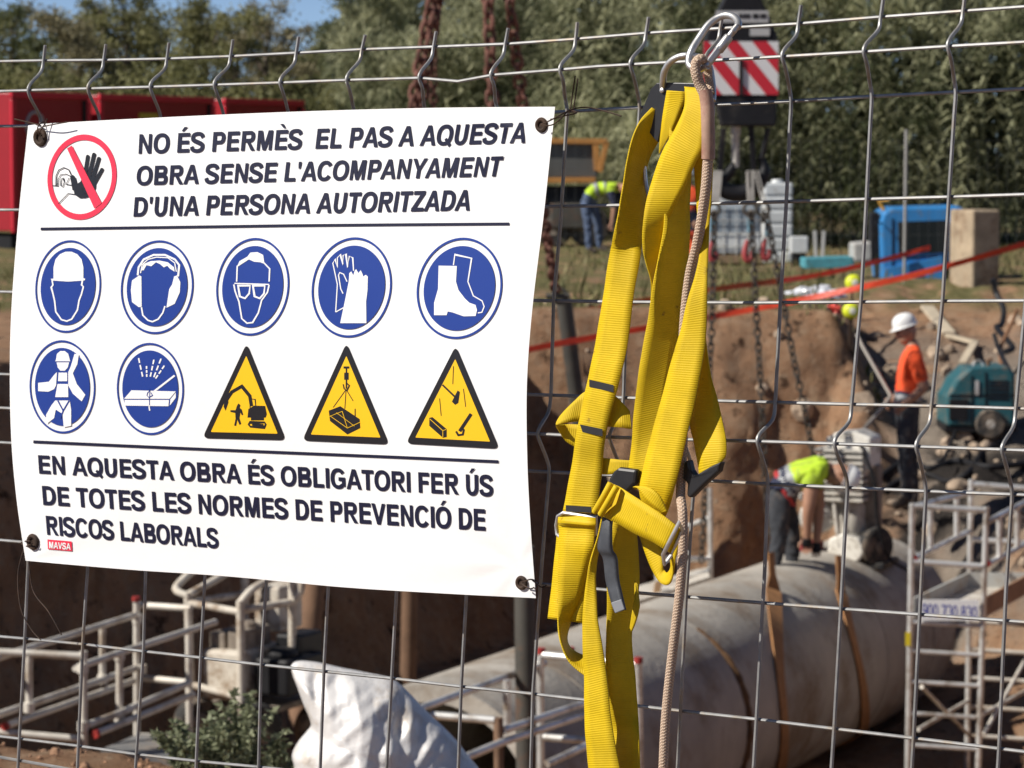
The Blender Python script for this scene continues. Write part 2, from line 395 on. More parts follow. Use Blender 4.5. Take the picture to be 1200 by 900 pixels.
# ---- lettering: a bold grotesque drawn here, cap height 1, stems .21, bars .17
SV, SH = .236, .19
def _arc(cx, cy, rx, ry, a0, a1, n=18, e=2.25):
    o = []
    for k in range(n + 1):
        t = R(a0 + (a1 - a0) * k / n); c_, s_ = math.cos(t), math.sin(t)
        o.append((cx + rx * math.copysign(abs(c_) ** (2 / e), c_), cy + ry * math.copysign(abs(s_) ** (2 / e), s_)))
    return o
def _bx(x0, y0, x1, y1): return ('f', [(x0, y0), (x1, y0), (x1, y1), (x0, y1)])
def _bowl(x0, y0, x1, y1, sv=SV, sh=SH):
    """right-hand bowl of D, P, B, R: outer and inner line"""
    r = min((y1 - y0) / 2, x1 - x0); A = [(x0, y1)] + _arc(x1 - r, (y0 + y1) / 2, r, (y1 - y0) / 2, 90, -90, 16) + [(x0, y0)]
    ri = r - sv; B = [(x0, y1 - sh)] + _arc(x1 - r, (y0 + y1) / 2, ri, (y1 - y0) / 2 - sh, 90, -90, 16) + [(x0, y0 + sh)]
    return ('s', A, B)
def _ring(w_, a0=0, a1=360, x0=.03): 
    rx = w_ / 2
    return ('s', _arc(x0 + rx, .5, rx, .52, a0, a1, 36), _arc(x0 + rx, .5, rx - SV, .52 - SH, a0, a1, 36))
def _S(w_):
    # centre line of an S with its width
    c_ = spline([(w_ - .11, .735), (w_ - .2, .885), (w_ / 2, .935), (.2, .88), (.125, .74), (.2, .61), (w_ / 2, .51), (w_ - .18, .405), (w_ - .1, .27), (w_ - .19, .125), (w_ / 2, .065), (.17, .13), (.09, .295)], 5)
    A = []; B = []
    for i, p in enumerate(c_):
        a = c_[max(i - 1, 0)]; b = c_[min(i + 1, len(c_) - 1)]; dx, dy = b[0] - a[0], b[1] - a[1]; l = math.hypot(dx, dy)
        t = abs(dy / l); h = (SH * (1 - t) + SV * t) / 2 * (1.0 if abs(p[1] - .5) > .2 else 1.12)
        A.append((p[0] - dy / l * h, p[1] + dx / l * h)); B.append((p[0] + dy / l * h, p[1] - dx / l * h))
    return ('s', A, B)
_ACU = ('f', [(.0, 1.08), (.17, 1.30), (-.09 + .49, 1.30), (.14, 1.08)]); _GRA = ('f', [(.40, 1.08), (.23, 1.30), (.0, 1.30), (.26, 1.08)])
def glyph(ch):
    """(advance, pieces)"""
    if ch == ' ': return .39, []
    if ch in 'ÉÈÓÚ':
        a, p = glyph({'É': 'E', 'È': 'E', 'Ó': 'O', 'Ú': 'U'}[ch]); g = _GRA if ch == 'È' else _ACU; dx = a / 2 - .17
        return a, p + [('f', [(x + dx, y) for x, y in g[1]])]
    if ch == "'": return .33, [('f', [(.07, 1), (.07, .85), (.105, .64), (.225, .64), (.26, .85), (.26, 1)])]
    if ch == 'A': return 1.0, [('f', [(0, 0), (.225, 0), (.6, 1), (.385, 1)]), ('f', [(.785, 0), (1.01, 0), (.615, 1), (.41, 1)]), _bx(.25, .225, .76, .39)]
    if ch == 'B': return 1.01, [_bx(.1, 0, .1 + SV, 1), _bowl(.3, .46, .90, 1), _bowl(.3, 0, .96, .56)]
    if ch == 'C': return 1.01, [_ring(.98, 33, 327)]
    if ch == 'D': return 1.01, [_bx(.1, 0, .1 + SV, 1), _bowl(.3, 0, .97, 1)]
    if ch == 'E': return .93, [_bx(.1, 0, .1 + SV, 1), _bx(.3, 0, .87, SH), _bx(.3, .425, .82, .425 + SH), _bx(.3, 1 - SH, .86, 1)]
    if ch == 'F': return .85, [_bx(.1, 0, .1 + SV, 1), _bx(.3, .41, .75, .41 + SH), _bx(.3, 1 - SH, .81, 1)]
    if ch == 'G': return 1.08, [_ring(1.0, 35, 318), _bx(.56, .38, 1.0, .38 + SH), _bx(1.0 - SV * .95, .11, 1.0, .45)]
    if ch == 'I': return .39, [_bx(.09, 0, .09 + SV, 1)]
    if ch == 'L': return .85, [_bx(.1, 0, .1 + SV, 1), _bx(.3, 0, .81, SH)]
    if ch == 'M': return 1.16, [_bx(.1, 0, .29, 1), _bx(.87, 0, 1.06, 1), ('f', [(.1, 1), (.39, 1), (.58, .33), (.66, 0), (.49, 0)]), ('f', [(1.06, 1), (.77, 1), (.58, .33), (.5, 0), (.67, 0)])]
    if ch == 'N': return 1.01, [_bx(.1, 0, .3, 1), _bx(.71, 0, .91, 1), ('f', [(.1, 1), (.31, 1), (.91, 0), (.70, 0)])]
    if ch == 'O': return 1.09, [_ring(1.03)]
    if ch == 'Q': return 1.09, [_ring(1.03), ('f', [(.56, .27), (.68, .37), (1.04, .03), (.93, -.11)])]
    if ch == 'P': return .93, [_bx(.1, 0, .1 + SV, 1), _bowl(.3, .37, .89, 1)]
    if ch == 'R': return 1.01, [_bx(.1, 0, .1 + SV, 1), _bowl(.3, .42, .93, 1), ('f', [(.43, .45), (.64, .45), (1.0, 0), (.75, 0)])]
    if ch == 'S': return .93, [_S(.88)]
    if ch == 'T': return .85, [_bx(.03, 1 - SH, .82, 1), _bx(.425 - SV / 2, 0, .425 + SV / 2, 1)]
    if ch == 'U': return 1.01, [_bx(.1, .42, .1 + SV, 1), _bx(.91 - SV, .42, .91, 1), ('s', _arc(.505, .42, .405, .44, 180, 360, 20), _arc(.505, .42, .405 - SV, .44 - SH, 180, 360, 20))]
    if ch == 'V': return .93, [('f', [(0, 1), (.225, 1), (.565, 0), (.355, 0)]), ('f', [(.70, 1), (.925, 1), (.57, 0), (.36, 0)])]
    if ch == 'Y': return .93, [('f', [(-.01, 1), (.23, 1), (.57, .40), (.36, .40)]), ('f', [(.70, 1), (.94, 1), (.575, .40), (.365, .40)]), _bx(.465 - SV / 2, 0, .465 + SV / 2, .46)]
    if ch == 'Z': return .85, [_bx(.05, 1 - SH, .80, 1), _bx(.02, 0, .82, SH), ('f', [(.02, .14), (.30, .14), (.80, .86), (.52, .86)])]
    if ch == '0': return .78, [_ring(.70)]
    if ch == '7': return .78, [_bx(.05, 1 - SH, .73, 1), ('f', [(.52, .9), (.73, .86), (.46, 0), (.23, 0)])]
    if ch == '3': return .78, [('s', _arc(.37, .735, .33, .285, 155, -80, 18), _arc(.37, .735, .33 - SV, .285 - SH, 155, -80, 18)), ('s', _arc(.37, .29, .36, .31, 80, -160, 18), _arc(.37, .29, .36 - SV, .31 - SH, 80, -160, 18))]
    if ch == '8': return .78, [('s', _arc(.39, .74, .32, .28, 0, 360, 24), _arc(.39, .74, .32 - SV, .28 - SH, 0, 360, 24)), ('s', _arc(.39, .28, .36, .30, 0, 360, 24), _arc(.39, .28, .36 - SV, .30 - SH, 0, 360, 24))]
    if ch == '9': return .78, [('s', _arc(.39, .68, .36, .34, 0, 360, 24), _arc(.39, .68, .36 - SV, .34 - SH, 0, 360, 24)), ('s', _arc(.35, .5, .40, .52, 0, -140, 20), _arc(.35, .5, .40 - SV, .52 - SH, 0, -140, 20))]
    return .4, []
def text_line(txt, p0, p1, c0, c1, sk0, sk1, m, lift=.0009, name='lettering', parent=None, place=BP):
    adv = []; x = 0
    for ch in txt:
        a, p = glyph(ch); adv.append((x, p)); x += a
    xa = .09; xb = x - .05; fl = Flat(lift, place)
    def tr(q, x0):
        s = (q[0] + x0 - xa) / (xb - xa); h = q[1] * (c0 + (c1 - c0) * s)
        return (p0[0] + (p1[0] - p0[0]) * s + h * (sk0 + (sk1 - sk0) * s), p0[1] + (p1[1] - p0[1]) * s - h)
    for x0, ps in adv:
        for k, p in enumerate(ps):
            if p[0] == 'f': fl.fill([tr(q, x0) for q in p[1]], 0, k * .00004)
            else: fl.strip([tr(q, x0) for q in p[1]], [tr(q, x0) for q in p[2]], 0, k * .00004)
    return fl.build(name, m, parent if parent is not None else banner)
text_line('NO ÉS PERMÈS  EL PAS A AQUESTA', (162, 180.3), (614, 167.5), 23, 24.2, .05, .20, M_navy)
text_line("OBRA SENSE L'ACOMPANYAMENT", (160.5, 217.3), (585, 206.6), 22.6, 23.6, .06, .20, M_navy)
text_line("D'UNA PERSONA AUTORITZADA", (156, 254), (549, 246.7), 23, 24.4, .08, .18, M_navy)
text_line('EN AQUESTA OBRA ÉS OBLIGATORI FER ÚS', (45.7, 555), (577.5, 581.6), 21.7, 24.4, -.07, -.02, M_navy)
text_line('DE TOTES LES NORMES DE PREVENCIÓ DE', (50.5, 591.7), (569, 622), 22.5, 25.3, -.08, -.02, M_navy)
text_line('RISCOS LABORALS', (55, 626.7), (256, 642.5), 22.4, 23, -.08, -.06, M_navy)
fl = Flat(.0009); fl.stroke([(47.7, 268.3), (200, 266.3), (340, 264.3), (470, 263.2), (596.7, 262.3)], 3.2); fl.build('rule_line', M_navy, banner)
fl = Flat(.0009); fl.stroke([(39, 517.7), (190, 524.4), (340, 530.7), (470, 536), (584, 541)], 3.4); fl.build('rule_line', M_navy, banner)
fl = Flat(.0009); fl.fill([(55.5, 632), (84, 634.5), (84.5, 646), (56, 643.5)])
lg = fl.build('maker_mark', M_red, banner)
text_line('MAVSA', (57.5, 642.3), (82.5, 644.4), 7.6, 7.6, 0, 0, M_wprint, lift=.0013, name='lettering', parent=lg)
# ---- round signs
def ell(cx, cy, a, b, slope, skew, r, n=72):
    return [(cx + a * r * math.cos(2 * math.pi * k / n) - skew * b * r * math.sin(2 * math.pi * k / n), cy + slope * a * r * math.cos(2 * math.pi * k / n) - b * r * math.sin(2 * math.pi * k / n)) for k in range(n)]
def fan(fl, cx, cy, a, b, sl, sk, r, m):
    E = ell(cx, cy, a, b, sl, sk, r); E2 = ell(cx, cy, a, b, sl, sk, r * .5); fl.strip(E, E2, m, closed=True); fl.fill(E2, m)
def mandatory(cx, cy, a, b, sl=0.0, sk=-0.1):
    fl = Flat(.0009)
    fl.strip(ell(cx, cy, a, b, sl, sk, 1), ell(cx, cy, a, b, sl, sk, .955), closed=True)
    fan(fl, cx, cy, a, b, sl, sk, .835, 0)
    return fl.build('mandatory_sign', M_blue, banner)
def sym(parent, m, f, name='symbol', lift=.0013):
    s = Flat(lift); f(s); return s.build(name, m, parent)
# prohibition sign
fl = Flat(.0009)
c = (96, 207.5, 40.5, 50, -.04, -.03)
fl.strip(ell(*c, 1), ell(*c, .865), closed=True)
pro = fl.build('prohibition_sign', M_red, banner)
def hand(s):
    s.fill(Z1([(248, 322), (256, 316), (266, 325), (271, 346), (283, 338), (296, 330), (318, 352), (330, 372), (318, 390), (300, 396), (280, 397), (262, 384), (258, 366), (260, 350)]))
    for a, b, wd in (((297, 322), (308, 250), 4.2), ((310, 330), (330, 243), 4.4), ((322, 340), (347, 257), 4.2), ((328, 350), (358, 296), 4.2), ((262, 368), (254, 322), 5)):
        a, b = Z1([a, b]); s.stroke([a, b], wd)
        s.fill([(b[0] + wd / 2 * math.cos(t), b[1] + wd / 2 * math.sin(t)) for t in [2 * math.pi * k / 10 for k in range(10)]])
    s.fill(Z1([(283, 336), (297, 316), (338, 330), (336, 362), (318, 392), (290, 396)]))
    s.stroke(Z1([(196, 352), (197, 318), (206, 298), (224, 289), (241, 296), (250, 315)]), 1.1)
    s.stroke(Z1([(184, 352), (203, 354), (204, 330), (213, 314), (232, 312), (250, 320)]), .8)
    s.stroke(Z1([(214, 330), (222, 326), (226, 340), (220, 358), (213, 352), (214, 330)]), .9)
    s.stroke(Z1([(243, 325), (232, 348), (258, 352)]), .8)
    s.stroke(Z1([(205, 416), (240, 380), (266, 384)]), .9)
sym(pro, M_blk, hand, lift=.0011)
fl = Flat(.0015); fl.strip([(78.5, 174), (110.5, 244.5)], [(84, 170.5), (119, 238)]); fl.build('slash_bar', M_red, pro)
# row 1
m1 = mandatory(79.7, 335.7, 38.4, 54.3, 0, -.05)
def helmet(s):
    s.fill(Z1([(188, 680), (188, 640), (195, 612), (210, 594), (230, 585), (252, 585), (272, 594), (287, 612), (293, 640), (293, 678), (300, 680), (297, 686), (240, 690), (183, 686), (178, 680)]))
    s.stroke(Z1([(183, 684), (186, 702), (180, 710), (186, 732), (192, 758), (196, 796), (216, 824), (235, 829), (252, 822), (272, 790), (278, 755), (286, 735), (293, 708), (287, 702), (290, 684)]), 1.7)
sym(m1, M_wprint, helmet)
m2 = mandatory(184, 336.5, 42.5, 55, 0, -.05)
def muffs(s):
    s.stroke(Z1([(484, 668), (487, 640), (505, 612), (540, 596), (580, 596), (615, 612), (630, 632), (626, 672)]), 2.2)
    s.stroke(Z1([(494, 660), (500, 630), (520, 612), (550, 604), (590, 606), (614, 624), (620, 655)]), 1.2)
    s.fill(Z1([(497, 650), (505, 628), (530, 618), (560, 616), (590, 622), (612, 640), (614, 655), (598, 645), (588, 634), (576, 640), (562, 628), (548, 622), (532, 636), (515, 632), (505, 650)]))
    s.fill(Z1([(490, 668), (497, 672), (498, 778), (488, 780), (464, 762), (460, 720), (464, 686)]))
    s.fill(Z1([(612, 672), (622, 668), (634, 692), (632, 728), (614, 768), (585, 782), (595, 716), (605, 700)]))
    s.stroke(Z1([(497, 780), (502, 808), (520, 826), (536, 831), (556, 822), (572, 800), (580, 776)]), 1.7)
sym(m2, M_wprint, muffs)
m3 = mandatory(296, 336, 42.7, 57.3, 0, -.06)
def glasses(s):
    s.fill(Z1([(832, 640), (842, 618), (870, 602), (880, 588), (905, 586), (925, 596), (930, 628), (915, 622), (893, 620), (875, 612), (850, 628)]))
    s.stroke(Z1([(834, 634), (832, 690)]), 1.6); s.stroke(Z1([(928, 624), (948, 645), (946, 690)]), 1.6)
    s.stroke(Z1([(824, 696), (946, 700)]), 1.3)
    for c0 in ((859, 724), (911, 724)):
        s.stroke(Z1([(c0[0] - 22, c0[1] - 20), (c0[0] + 20, c0[1] - 20), (c0[0] + 17, c0[1] + 8), (c0[0] + 2, c0[1] + 25), (c0[0] - 16, c0[1] + 18)]), 2.0, closed=True)
    s.stroke(Z1([(822, 700), (826, 722), (834, 745), (840, 760), (850, 820), (868, 836), (888, 834), (908, 800), (920, 755), (940, 728), (946, 702)]), 1.7)
sym(m3, M_wprint, glasses)
m4 = mandatory(412, 336.8, 46.8, 58.8, 0, -.07)
def gloves(s):
    s.fill(Z2([(206, 836), (222, 760), (236, 690), (238, 660), (245, 654), (252, 668), (257, 652), (262, 646), (270, 660), (278, 650), (284, 662), (287, 672), (296, 666), (303, 672), (302, 720), (297, 760), (298, 836)]))
    s.stroke(Z2([(190, 797), (196, 700), (180, 625), (188, 610), (196, 640), (196, 606), (206, 594), (216, 630), (216, 598), (226, 592), (232, 640), (238, 600), (250, 606), (253, 652)]), 1.2)
    s.stroke(Z2([(230, 690), (218, 664), (204, 658), (200, 668), (208, 716), (216, 732)]), 1.2)
    s.stroke(Z2([(190, 797), (217, 782)]), 1.2)
sym(m4, M_wprint, gloves)
m5 = mandatory(538.3, 337.8, 50, 59.4, .005, -.08)
def boots(s):
    s.fill(Z2([(552, 634), (616, 635), (613, 690), (622, 720), (645, 750), (660, 764), (682, 772), (687, 790), (682, 811), (640, 812), (600, 798), (584, 795), (580, 808), (536, 808), (536, 765), (550, 715)]))
    s.stroke(Z2([(604, 632), (609, 595), (668, 608), (655, 690), (674, 740), (705, 758), (712, 778), (704, 798), (690, 800)]), 1.3)
sym(m5, M_wprint, boots)
# row 2
m6 = mandatory(73, 453.3, 38.5, 54.7, .01, .01)
def man(s):
    s.fill(Z3([(197, 124), (200, 104), (212, 94), (228, 94), (240, 104), (245, 124), (247, 130), (194, 130)]))
    s.fill(Z3([(199, 134), (243, 134), (238, 152), (228, 163), (212, 163), (203, 152)]))
    s.fill(Z3([(200, 168), (197, 215), (190, 228), (170, 237), (134, 235), (134, 206), (172, 202), (190, 178)]))
    s.fill(Z3([(240, 168), (248, 150), (262, 104), (277, 106), (272, 140), (256, 172), (270, 210), (300, 248), (287, 271), (256, 244), (240, 215)]))
    s.fill(Z3([(206, 170), (236, 170), (236, 200), (204, 200)])); s.fill(Z3([(202, 210), (239, 210), (240, 256), (194, 256)]))
    s.fill(Z3([(194, 268), (245, 268), (250, 300), (250, 357), (224, 362), (220, 315), (196, 300), (190, 330), (164, 350), (162, 318), (180, 286)]))
sym(m6, M_wprint, man)
sym(m6, M_blue, lambda s: (s.stroke(Z3([(203, 268), (222, 304), (243, 268)]), 1.6), s.stroke(Z3([(222, 304), (212, 330)]), 1.6)), lift=.0017, name='harness_lines')
m7 = mandatory(176, 455.7, 39.2, 54, .01, .01)
def board(s):
    s.fill(Z3([(436, 262), (462, 232), (618, 236), (596, 262), (560, 262)])); s.fill(Z3([(438, 266), (594, 266), (592, 288), (438, 286)])); s.fill(Z3([(599, 264), (618, 240), (618, 258), (597, 286)]))
    s.stroke(Z3([(530, 245), (614, 180)]), 2.2)
    for a, b in (((502, 186), (486, 114)), ((516, 186), (515, 144)), ((528, 186), (542, 120)), ((540, 188), (568, 116)), ((546, 192), (580, 142))):
        for k in range(3):
            f0 = k / 3 + .03; f1 = (k + 1) / 3 - .07
            s.stroke(Z3([(a[0] + (b[0] - a[0]) * f0, a[1] + (b[1] - a[1]) * f0), (a[0] + (b[0] - a[0]) * f1, a[1] + (b[1] - a[1]) * f1)]), 1.7)
    s.stroke(Z3([(524, 288), (526, 304)]), 1.5)
sym(m7, M_wprint, board)
sym(m7, M_blue, lambda s: (s.stroke(Z3([(521, 226), (525, 235), (519, 240), (516, 250), (522, 256)]), .8), s.stroke(Z3([(527, 228), (525, 262), (525, 284)]), .7), s.stroke(Z3([(530, 240), (536, 250), (522, 258)]), .8)), lift=.0017, name='cut_line')
# triangles
def rtri(pts, r, n=5):
    out = []
    for i in range(3):
        p, c, q = pts[i - 1], pts[i], pts[(i + 1) % 3]
        d1 = Vector((p[0] - c[0], p[1] - c[1])).normalized(); d2 = Vector((q[0] - c[0], q[1] - c[1])).normalized()
        a = Vector(c) + d1 * r; b = Vector(c) + d2 * r
        for k in range(n + 1):
            t = k / n; out.append(tuple(a * (1 - t) ** 2 + Vector(c) * 2 * t * (1 - t) + b * t * t))
    return out
def inset(pts, k, d=(0, 0)):
    cx = sum(p[0] for p in pts) / 3; cy = sum(p[1] for p in pts) / 3
    return [(cx + (p[0] - cx) * k + d[0], cy + (p[1] - cy) * k + d[1]) for p in pts]
def warning(pts):
    fl = Flat(.0009); o = rtri(pts, 8); i = rtri(inset(pts, .80), 1.2); fl.strip(o, i, closed=True)
    b = fl.build('warning_sign', M_blk, banner)
    f2 = Flat(.0011); f2.fill(rtri(inset(pts, .80), 1.2)); f2.build('yellow_field', M_yel, b)
    return b
w1 = warning([(289, 402), (335, 516), (237, 513.5)])
def digger(s):
    s.stroke(Z3([(884, 288), (878, 252), (850, 218), (815, 238), (792, 272)]), 4.0); s.stroke(Z3([(850, 216), (800, 252)]), 2)
    s.fill(Z3([(790, 264), (802, 260), (803, 275), (793, 304), (786, 290)]))
    s.fill(Z3([(870, 328), (873, 298), (893, 286), (932, 287), (938, 316), (934, 328)])); s.stroke(Z3([(879, 298), (879, 262), (897, 264), (899, 288)]), 1.1)
    s.fill(Z3([(882, 328), (928, 328), (928, 338), (882, 338)]))
    s.stroke(Z3([(878, 345), (930, 345), (934, 352), (930, 362), (880, 360), (874, 352)]), 2.2, closed=True)
    s.stroke(Z3([(886, 352), (926, 354)]), 2.4)
    s.fill(Z3([(833, 286), (838, 278), (845, 284), (843, 294), (850, 300), (855, 318), (850, 320), (845, 310), (842, 330), (848, 350), (842, 354), (834, 335), (830, 358), (823, 356), (828, 332), (827, 312), (810, 308), (810, 302), (828, 302)]))
sym(w1, M_blk, digger)
w2 = warning([(406, 401.5), (456, 521), (354, 516.5)])
def load(s):
    s.fill(Z4([(146, 268), (182, 254), (242, 294), (244, 322), (204, 342), (150, 300)]))
    s.stroke(Z4([(192, 134), (210, 134)]), 2.5); s.stroke(Z4([(201, 134), (201, 200)]), 1.8); s.fill(Z4([(194, 150), (208, 150), (208, 172), (194, 172)]))
    s.stroke(Z4([(201, 182), (210, 190), (203, 206), (194, 200), (191, 186)]), 1.5)
    for q in ((160, 258), (196, 262), (222, 238)): s.stroke(Z4([(200, 202), q]), .9)
    s.stroke(Z4([(228, 262), (228, 292)]), 1.2)
sym(w2, M_blk, load)
sym(w2, M_yel, lambda s: (s.stroke(Z4([(148, 286), (188, 270), (204, 322)]), .5), s.stroke(Z4([(150, 284), (204, 322), (243, 304)]), .6), s.stroke(Z4([(170, 274), (226, 316)]), .5)), lift=.0017, name='crate_lines')
w3 = warning([(534, 405), (585, 526), (475.5, 520)])
def tools(s):
    s.fill(Z4([(458, 290), (468, 288), (512, 325), (512, 350), (500, 352), (458, 315)]))
    s.stroke(Z4([(499, 188), (545, 232)]), 2.1); s.fill(Z4([(528, 240), (546, 205), (553, 210), (548, 244), (538, 250)]))
    s.stroke(Z4([(552, 332), (588, 278)]), 4.0); s.stroke(Z4([(541, 332), (548, 344), (562, 342), (565, 328), (556, 318)]), 2.4)
    for a, b in (((533, 130), (531, 186)), ((490, 230), (495, 284)), ((564, 200), (571, 256))): s.stroke(Z4([a, b]), .9)
sym(w3, M_blk, tools)
sym(w3, M_yel, lambda s: (s.stroke(Z4([(460, 294), (500, 330), (500, 350)]), .7), s.stroke(Z4([(500, 330), (511, 326)]), .6)), lift=.0017, name='plank_lines')
# grommets
def grommet(px, py, r=5.6):
    c0 = BP(px, py, .001); q = BP(px + r, py, .001) - c0; rr = q.length
    mb = MB(); ux = FU; uy = Vector((0, 0, 1))
    mb.torus(c0, rr * .92, rr * .38, ux, uy, 20, 8); mb.lathe(c0 - FN * .001, FN, [(0, rr * .7), (.001, rr * .7)], 16)
    mb.build('grommet', M_rust, banner, smooth=True)
for g in ((47.5, 161), (634.5, 146.5), (611, 683), (38.5, 635)): grommet(*g)
# rusty tie wires: things of their own
def tie(paths, label, r=.0008):
    mb = MB()
    for p in paths: mb.tube([PL(x, y, o) for x, y, o in spline(p, 6)], r, 5)
    tag(mb.build('tie_wire', M_rust, smooth=True), label, 'wire')
tie([[(47, 160, .062), (44, 150, .066), (50, 143, .055), (54, 149, .03), (47, 160, .062)], [(48, 147, .06), (36, 144, .05), (17, 139.5, .05)], [(48, 149, .06), (62, 146, .066), (79, 143, .066)], [(46, 155, .065), (54, 143, .06), (55, 139, .06)]], 'rusty wire knot tying the banner beside its round no-entry sign')
tie([[(634, 146, .06), (645, 141, .062), (662, 132, .05), (675, 127, .03), (690, 126, .015), (712, 131, .01), (728, 136, .02)],
     [(634, 147, .062), (648, 146, .06), (662, 134, .05), (665, 129, .0)], [(664, 128, -.008), (676, 132, .02), (660, 136, .045), (645, 140, .05)],
     [(668, 130, .02), (671, 110, .02), (674, 89, .03)], [(672, 128, .02), (675, 108, .02), (677, 92, .02)]], 'twisted rusty wire with loose ends tying the banner corner nearest the harness top')
tie([[(611, 683, .06), (622, 679, .062), (631, 683, .03), (622, 690, .062), (611, 684, .062)], [(624, 680, .06), (634, 688, .02), (640, 686, .02)]], 'short rusty wire loop tying the banner corner above the white sack')
tie([[(38, 635, .06), (31, 634, .06), (25, 636, .02), (30, 640, .05), (38, 637, .06)], [(29, 640, .04), (21, 672, .05), (24, 712, .06), (37, 738, .06), (48, 750, .06)],
     [(33, 640, .05), (38, 690, .05), (57, 717, .06), (72, 744, .06)]], 'rusty wire with long drooping ends at the banner corner beside the small red mark')
# ================================================================== yellow safety harness hanging on the fence
def web_mat(name, base, rib=.0024, trans=.12):
    m = bpy.data.materials.new(name); m.use_nodes = True; t = m.node_tree; b = t.nodes['Principled BSDF']
    b.inputs['Roughness'].default_value = .62; b.inputs['Specular IOR Level'].default_value = .35
    uv = t.nodes.new('ShaderNodeUVMap'); sp = t.nodes.new('ShaderNodeSeparateXYZ'); t.links.new(uv.outputs[0], sp.inputs[0])
    def math_(op, a, b_=None):
        n = t.nodes.new('ShaderNodeMath'); n.operation = op
        for i, x in enumerate((a, b_)):
            if x is None: continue
            if isinstance(x, (int, float)): n.inputs[i].default_value = x
            else: t.links.new(x, n.inputs[i])
        return n.outputs[0]
    s = math_('SINE', math_('MULTIPLY', sp.outputs[1], 2 * math.pi / rib))
    s2 = math_('SINE', math_('MULTIPLY', sp.outputs[0], 2 * math.pi / .0011))
    h = math_('ADD', s, math_('MULTIPLY', s2, .25))
    bp = t.nodes.new('ShaderNodeBump'); bp.inputs['Distance'].default_value = .00016; bp.inputs['Strength'].default_value = .6
    t.links.new(h, bp.inputs['Height']); t.links.new(bp.outputs[0], b.inputs['Normal'])
    tc = t.nodes.new('ShaderNodeTexCoord'); n = t.nodes.new('ShaderNodeTexNoise'); n.inputs['Scale'].default_value = 14; n.inputs['Detail'].default_value = 8; n.inputs['Roughness'].default_value = .7
    t.links.new(tc.outputs['Object'], n.inputs['Vector'])
    mr = t.nodes.new('ShaderNodeMapRange'); mr.inputs[1].default_value = .35; mr.inputs[2].default_value = .68; mr.inputs[3].default_value = 1.06; mr.inputs[4].default_value = .80
    t.links.new(n.outputs[0], mr.inputs[0]); hs = t.nodes.new('ShaderNodeHueSaturation'); hs.inputs['Color'].default_value = (*base, 1); t.links.new(mr.outputs[0], hs.inputs['Value'])
    # a little grime in specks
    n2 = t.nodes.new('ShaderNodeTexNoise'); n2.inputs['Scale'].default_value = 60; n2.inputs['Detail'].default_value = 4; t.links.new(tc.outputs['Object'], n2.inputs['Vector'])
    rp = t.nodes.new('ShaderNodeValToRGB'); rp.color_ramp.elements[0].position = .70; rp.color_ramp.elements[1].position = .78; t.links.new(n2.outputs[0], rp.inputs[0])
    mx = t.nodes.new('ShaderNodeMix'); mx.data_type = 'RGBA'; mx.inputs[7].default_value = (base[0] * .4, base[1] * .35, base[2] * .6 + .01, 1); t.links.new(rp.outputs[0], mx.inputs[0]); t.links.new(hs.outputs[0], mx.inputs[6])
    t.links.new(mx.outputs[2], b.inputs['Base Color'])
    tr = t.nodes.new('ShaderNodeBsdfTranslucent'); ms = t.nodes.new('ShaderNodeMixShader'); ms.inputs[0].default_value = trans
    t.links.new(mx.outputs[2], tr.inputs[0]); t.links.new(b.outputs[0], ms.inputs[1]); t.links.new(tr.outputs[0], ms.inputs[2]); t.links.new(ms.outputs[0], t.nodes['Material Output'].inputs[0])
    return m
M_web = web_mat('yellow_webbing', (.70, .485, .004))
M_dweb = web_mat('black_webbing', (.022, .022, .025), trans=0)
M_plast = mat('black_plastic', (.016, .016, .018), rough=.4, var=.2, vscale=50)
M_gplast = mat('grey_rubber', (.05, .055, .065), rough=.55, var=.25, vscale=60, bump=.0003, bscale=200)
M_chrome = mat('zinc_plated_steel', (.60, .59, .57), rough=.42, metal=.85, var=.1, vscale=60, bump=.0002, bscale=90)
M_ropem = None
harness = thing('safety_harness', 'yellow webbing fall-arrest harness hanging in a bunch on the fence beside the banner', 'safety harness')
BASEOFF = .055
def ribbon(name, rows, m=None, th=.0016, sub=6, parent=None, nx=5, camber=.0):
    """rows: (xL, yL, xR, yR, offL, offR) across the strap, following it along its length"""
    rows = [r if len(r) == 6 else (*r, r[4]) for r in rows]
    rows = spline(rows, sub); L = len(rows); V = []; UV = []; vlen = 0; prev = None
    for r in rows:
        a = PL(r[0], r[1], r[4] + BASEOFF); b = PL(r[2], r[3], r[5] + BASEOFF); c = (a + b) / 2
        if prev is not None: vlen += (c - prev).length
        prev = c
        for k in range(nx):
            t = k / (nx - 1); q = a.lerp(b, t) + FN * (camber * math.sin(math.pi * t)); V.append(q); UV.append((t * .045, vlen))
    F = [(i * nx + k, i * nx + k + 1, (i + 1) * nx + k + 1, (i + 1) * nx + k) for i in range(L - 1) for k in range(nx - 1)]
    me = bpy.data.meshes.new(name); me.from_pydata([tuple(v) for v in V], [], F); me.update(); me.materials.append(m or M_web)
    ul = me.uv_layers.new(name='uv')
    for lp in me.loops: ul.data[lp.index].uv = UV[lp.vertex_index]
    me.polygons.foreach_set('use_smooth', [True] * len(me.polygons))
    me.update()
    for v in me.vertices:                      # slack, slightly uneven webbing
        q = v.co * 14; v.co += FN * (.0022 * mnoise.noise(q) + .0012 * mnoise.noise(q * 2.7 + Vector((5, 1, 2))))
    o = bpy.data.objects.new(name, me); link(o, parent or harness)
    s = o.modifiers.new('thickness', 'SOLIDIFY'); s.thickness = th; s.offset = 0; s.use_even_offset = False
    return o
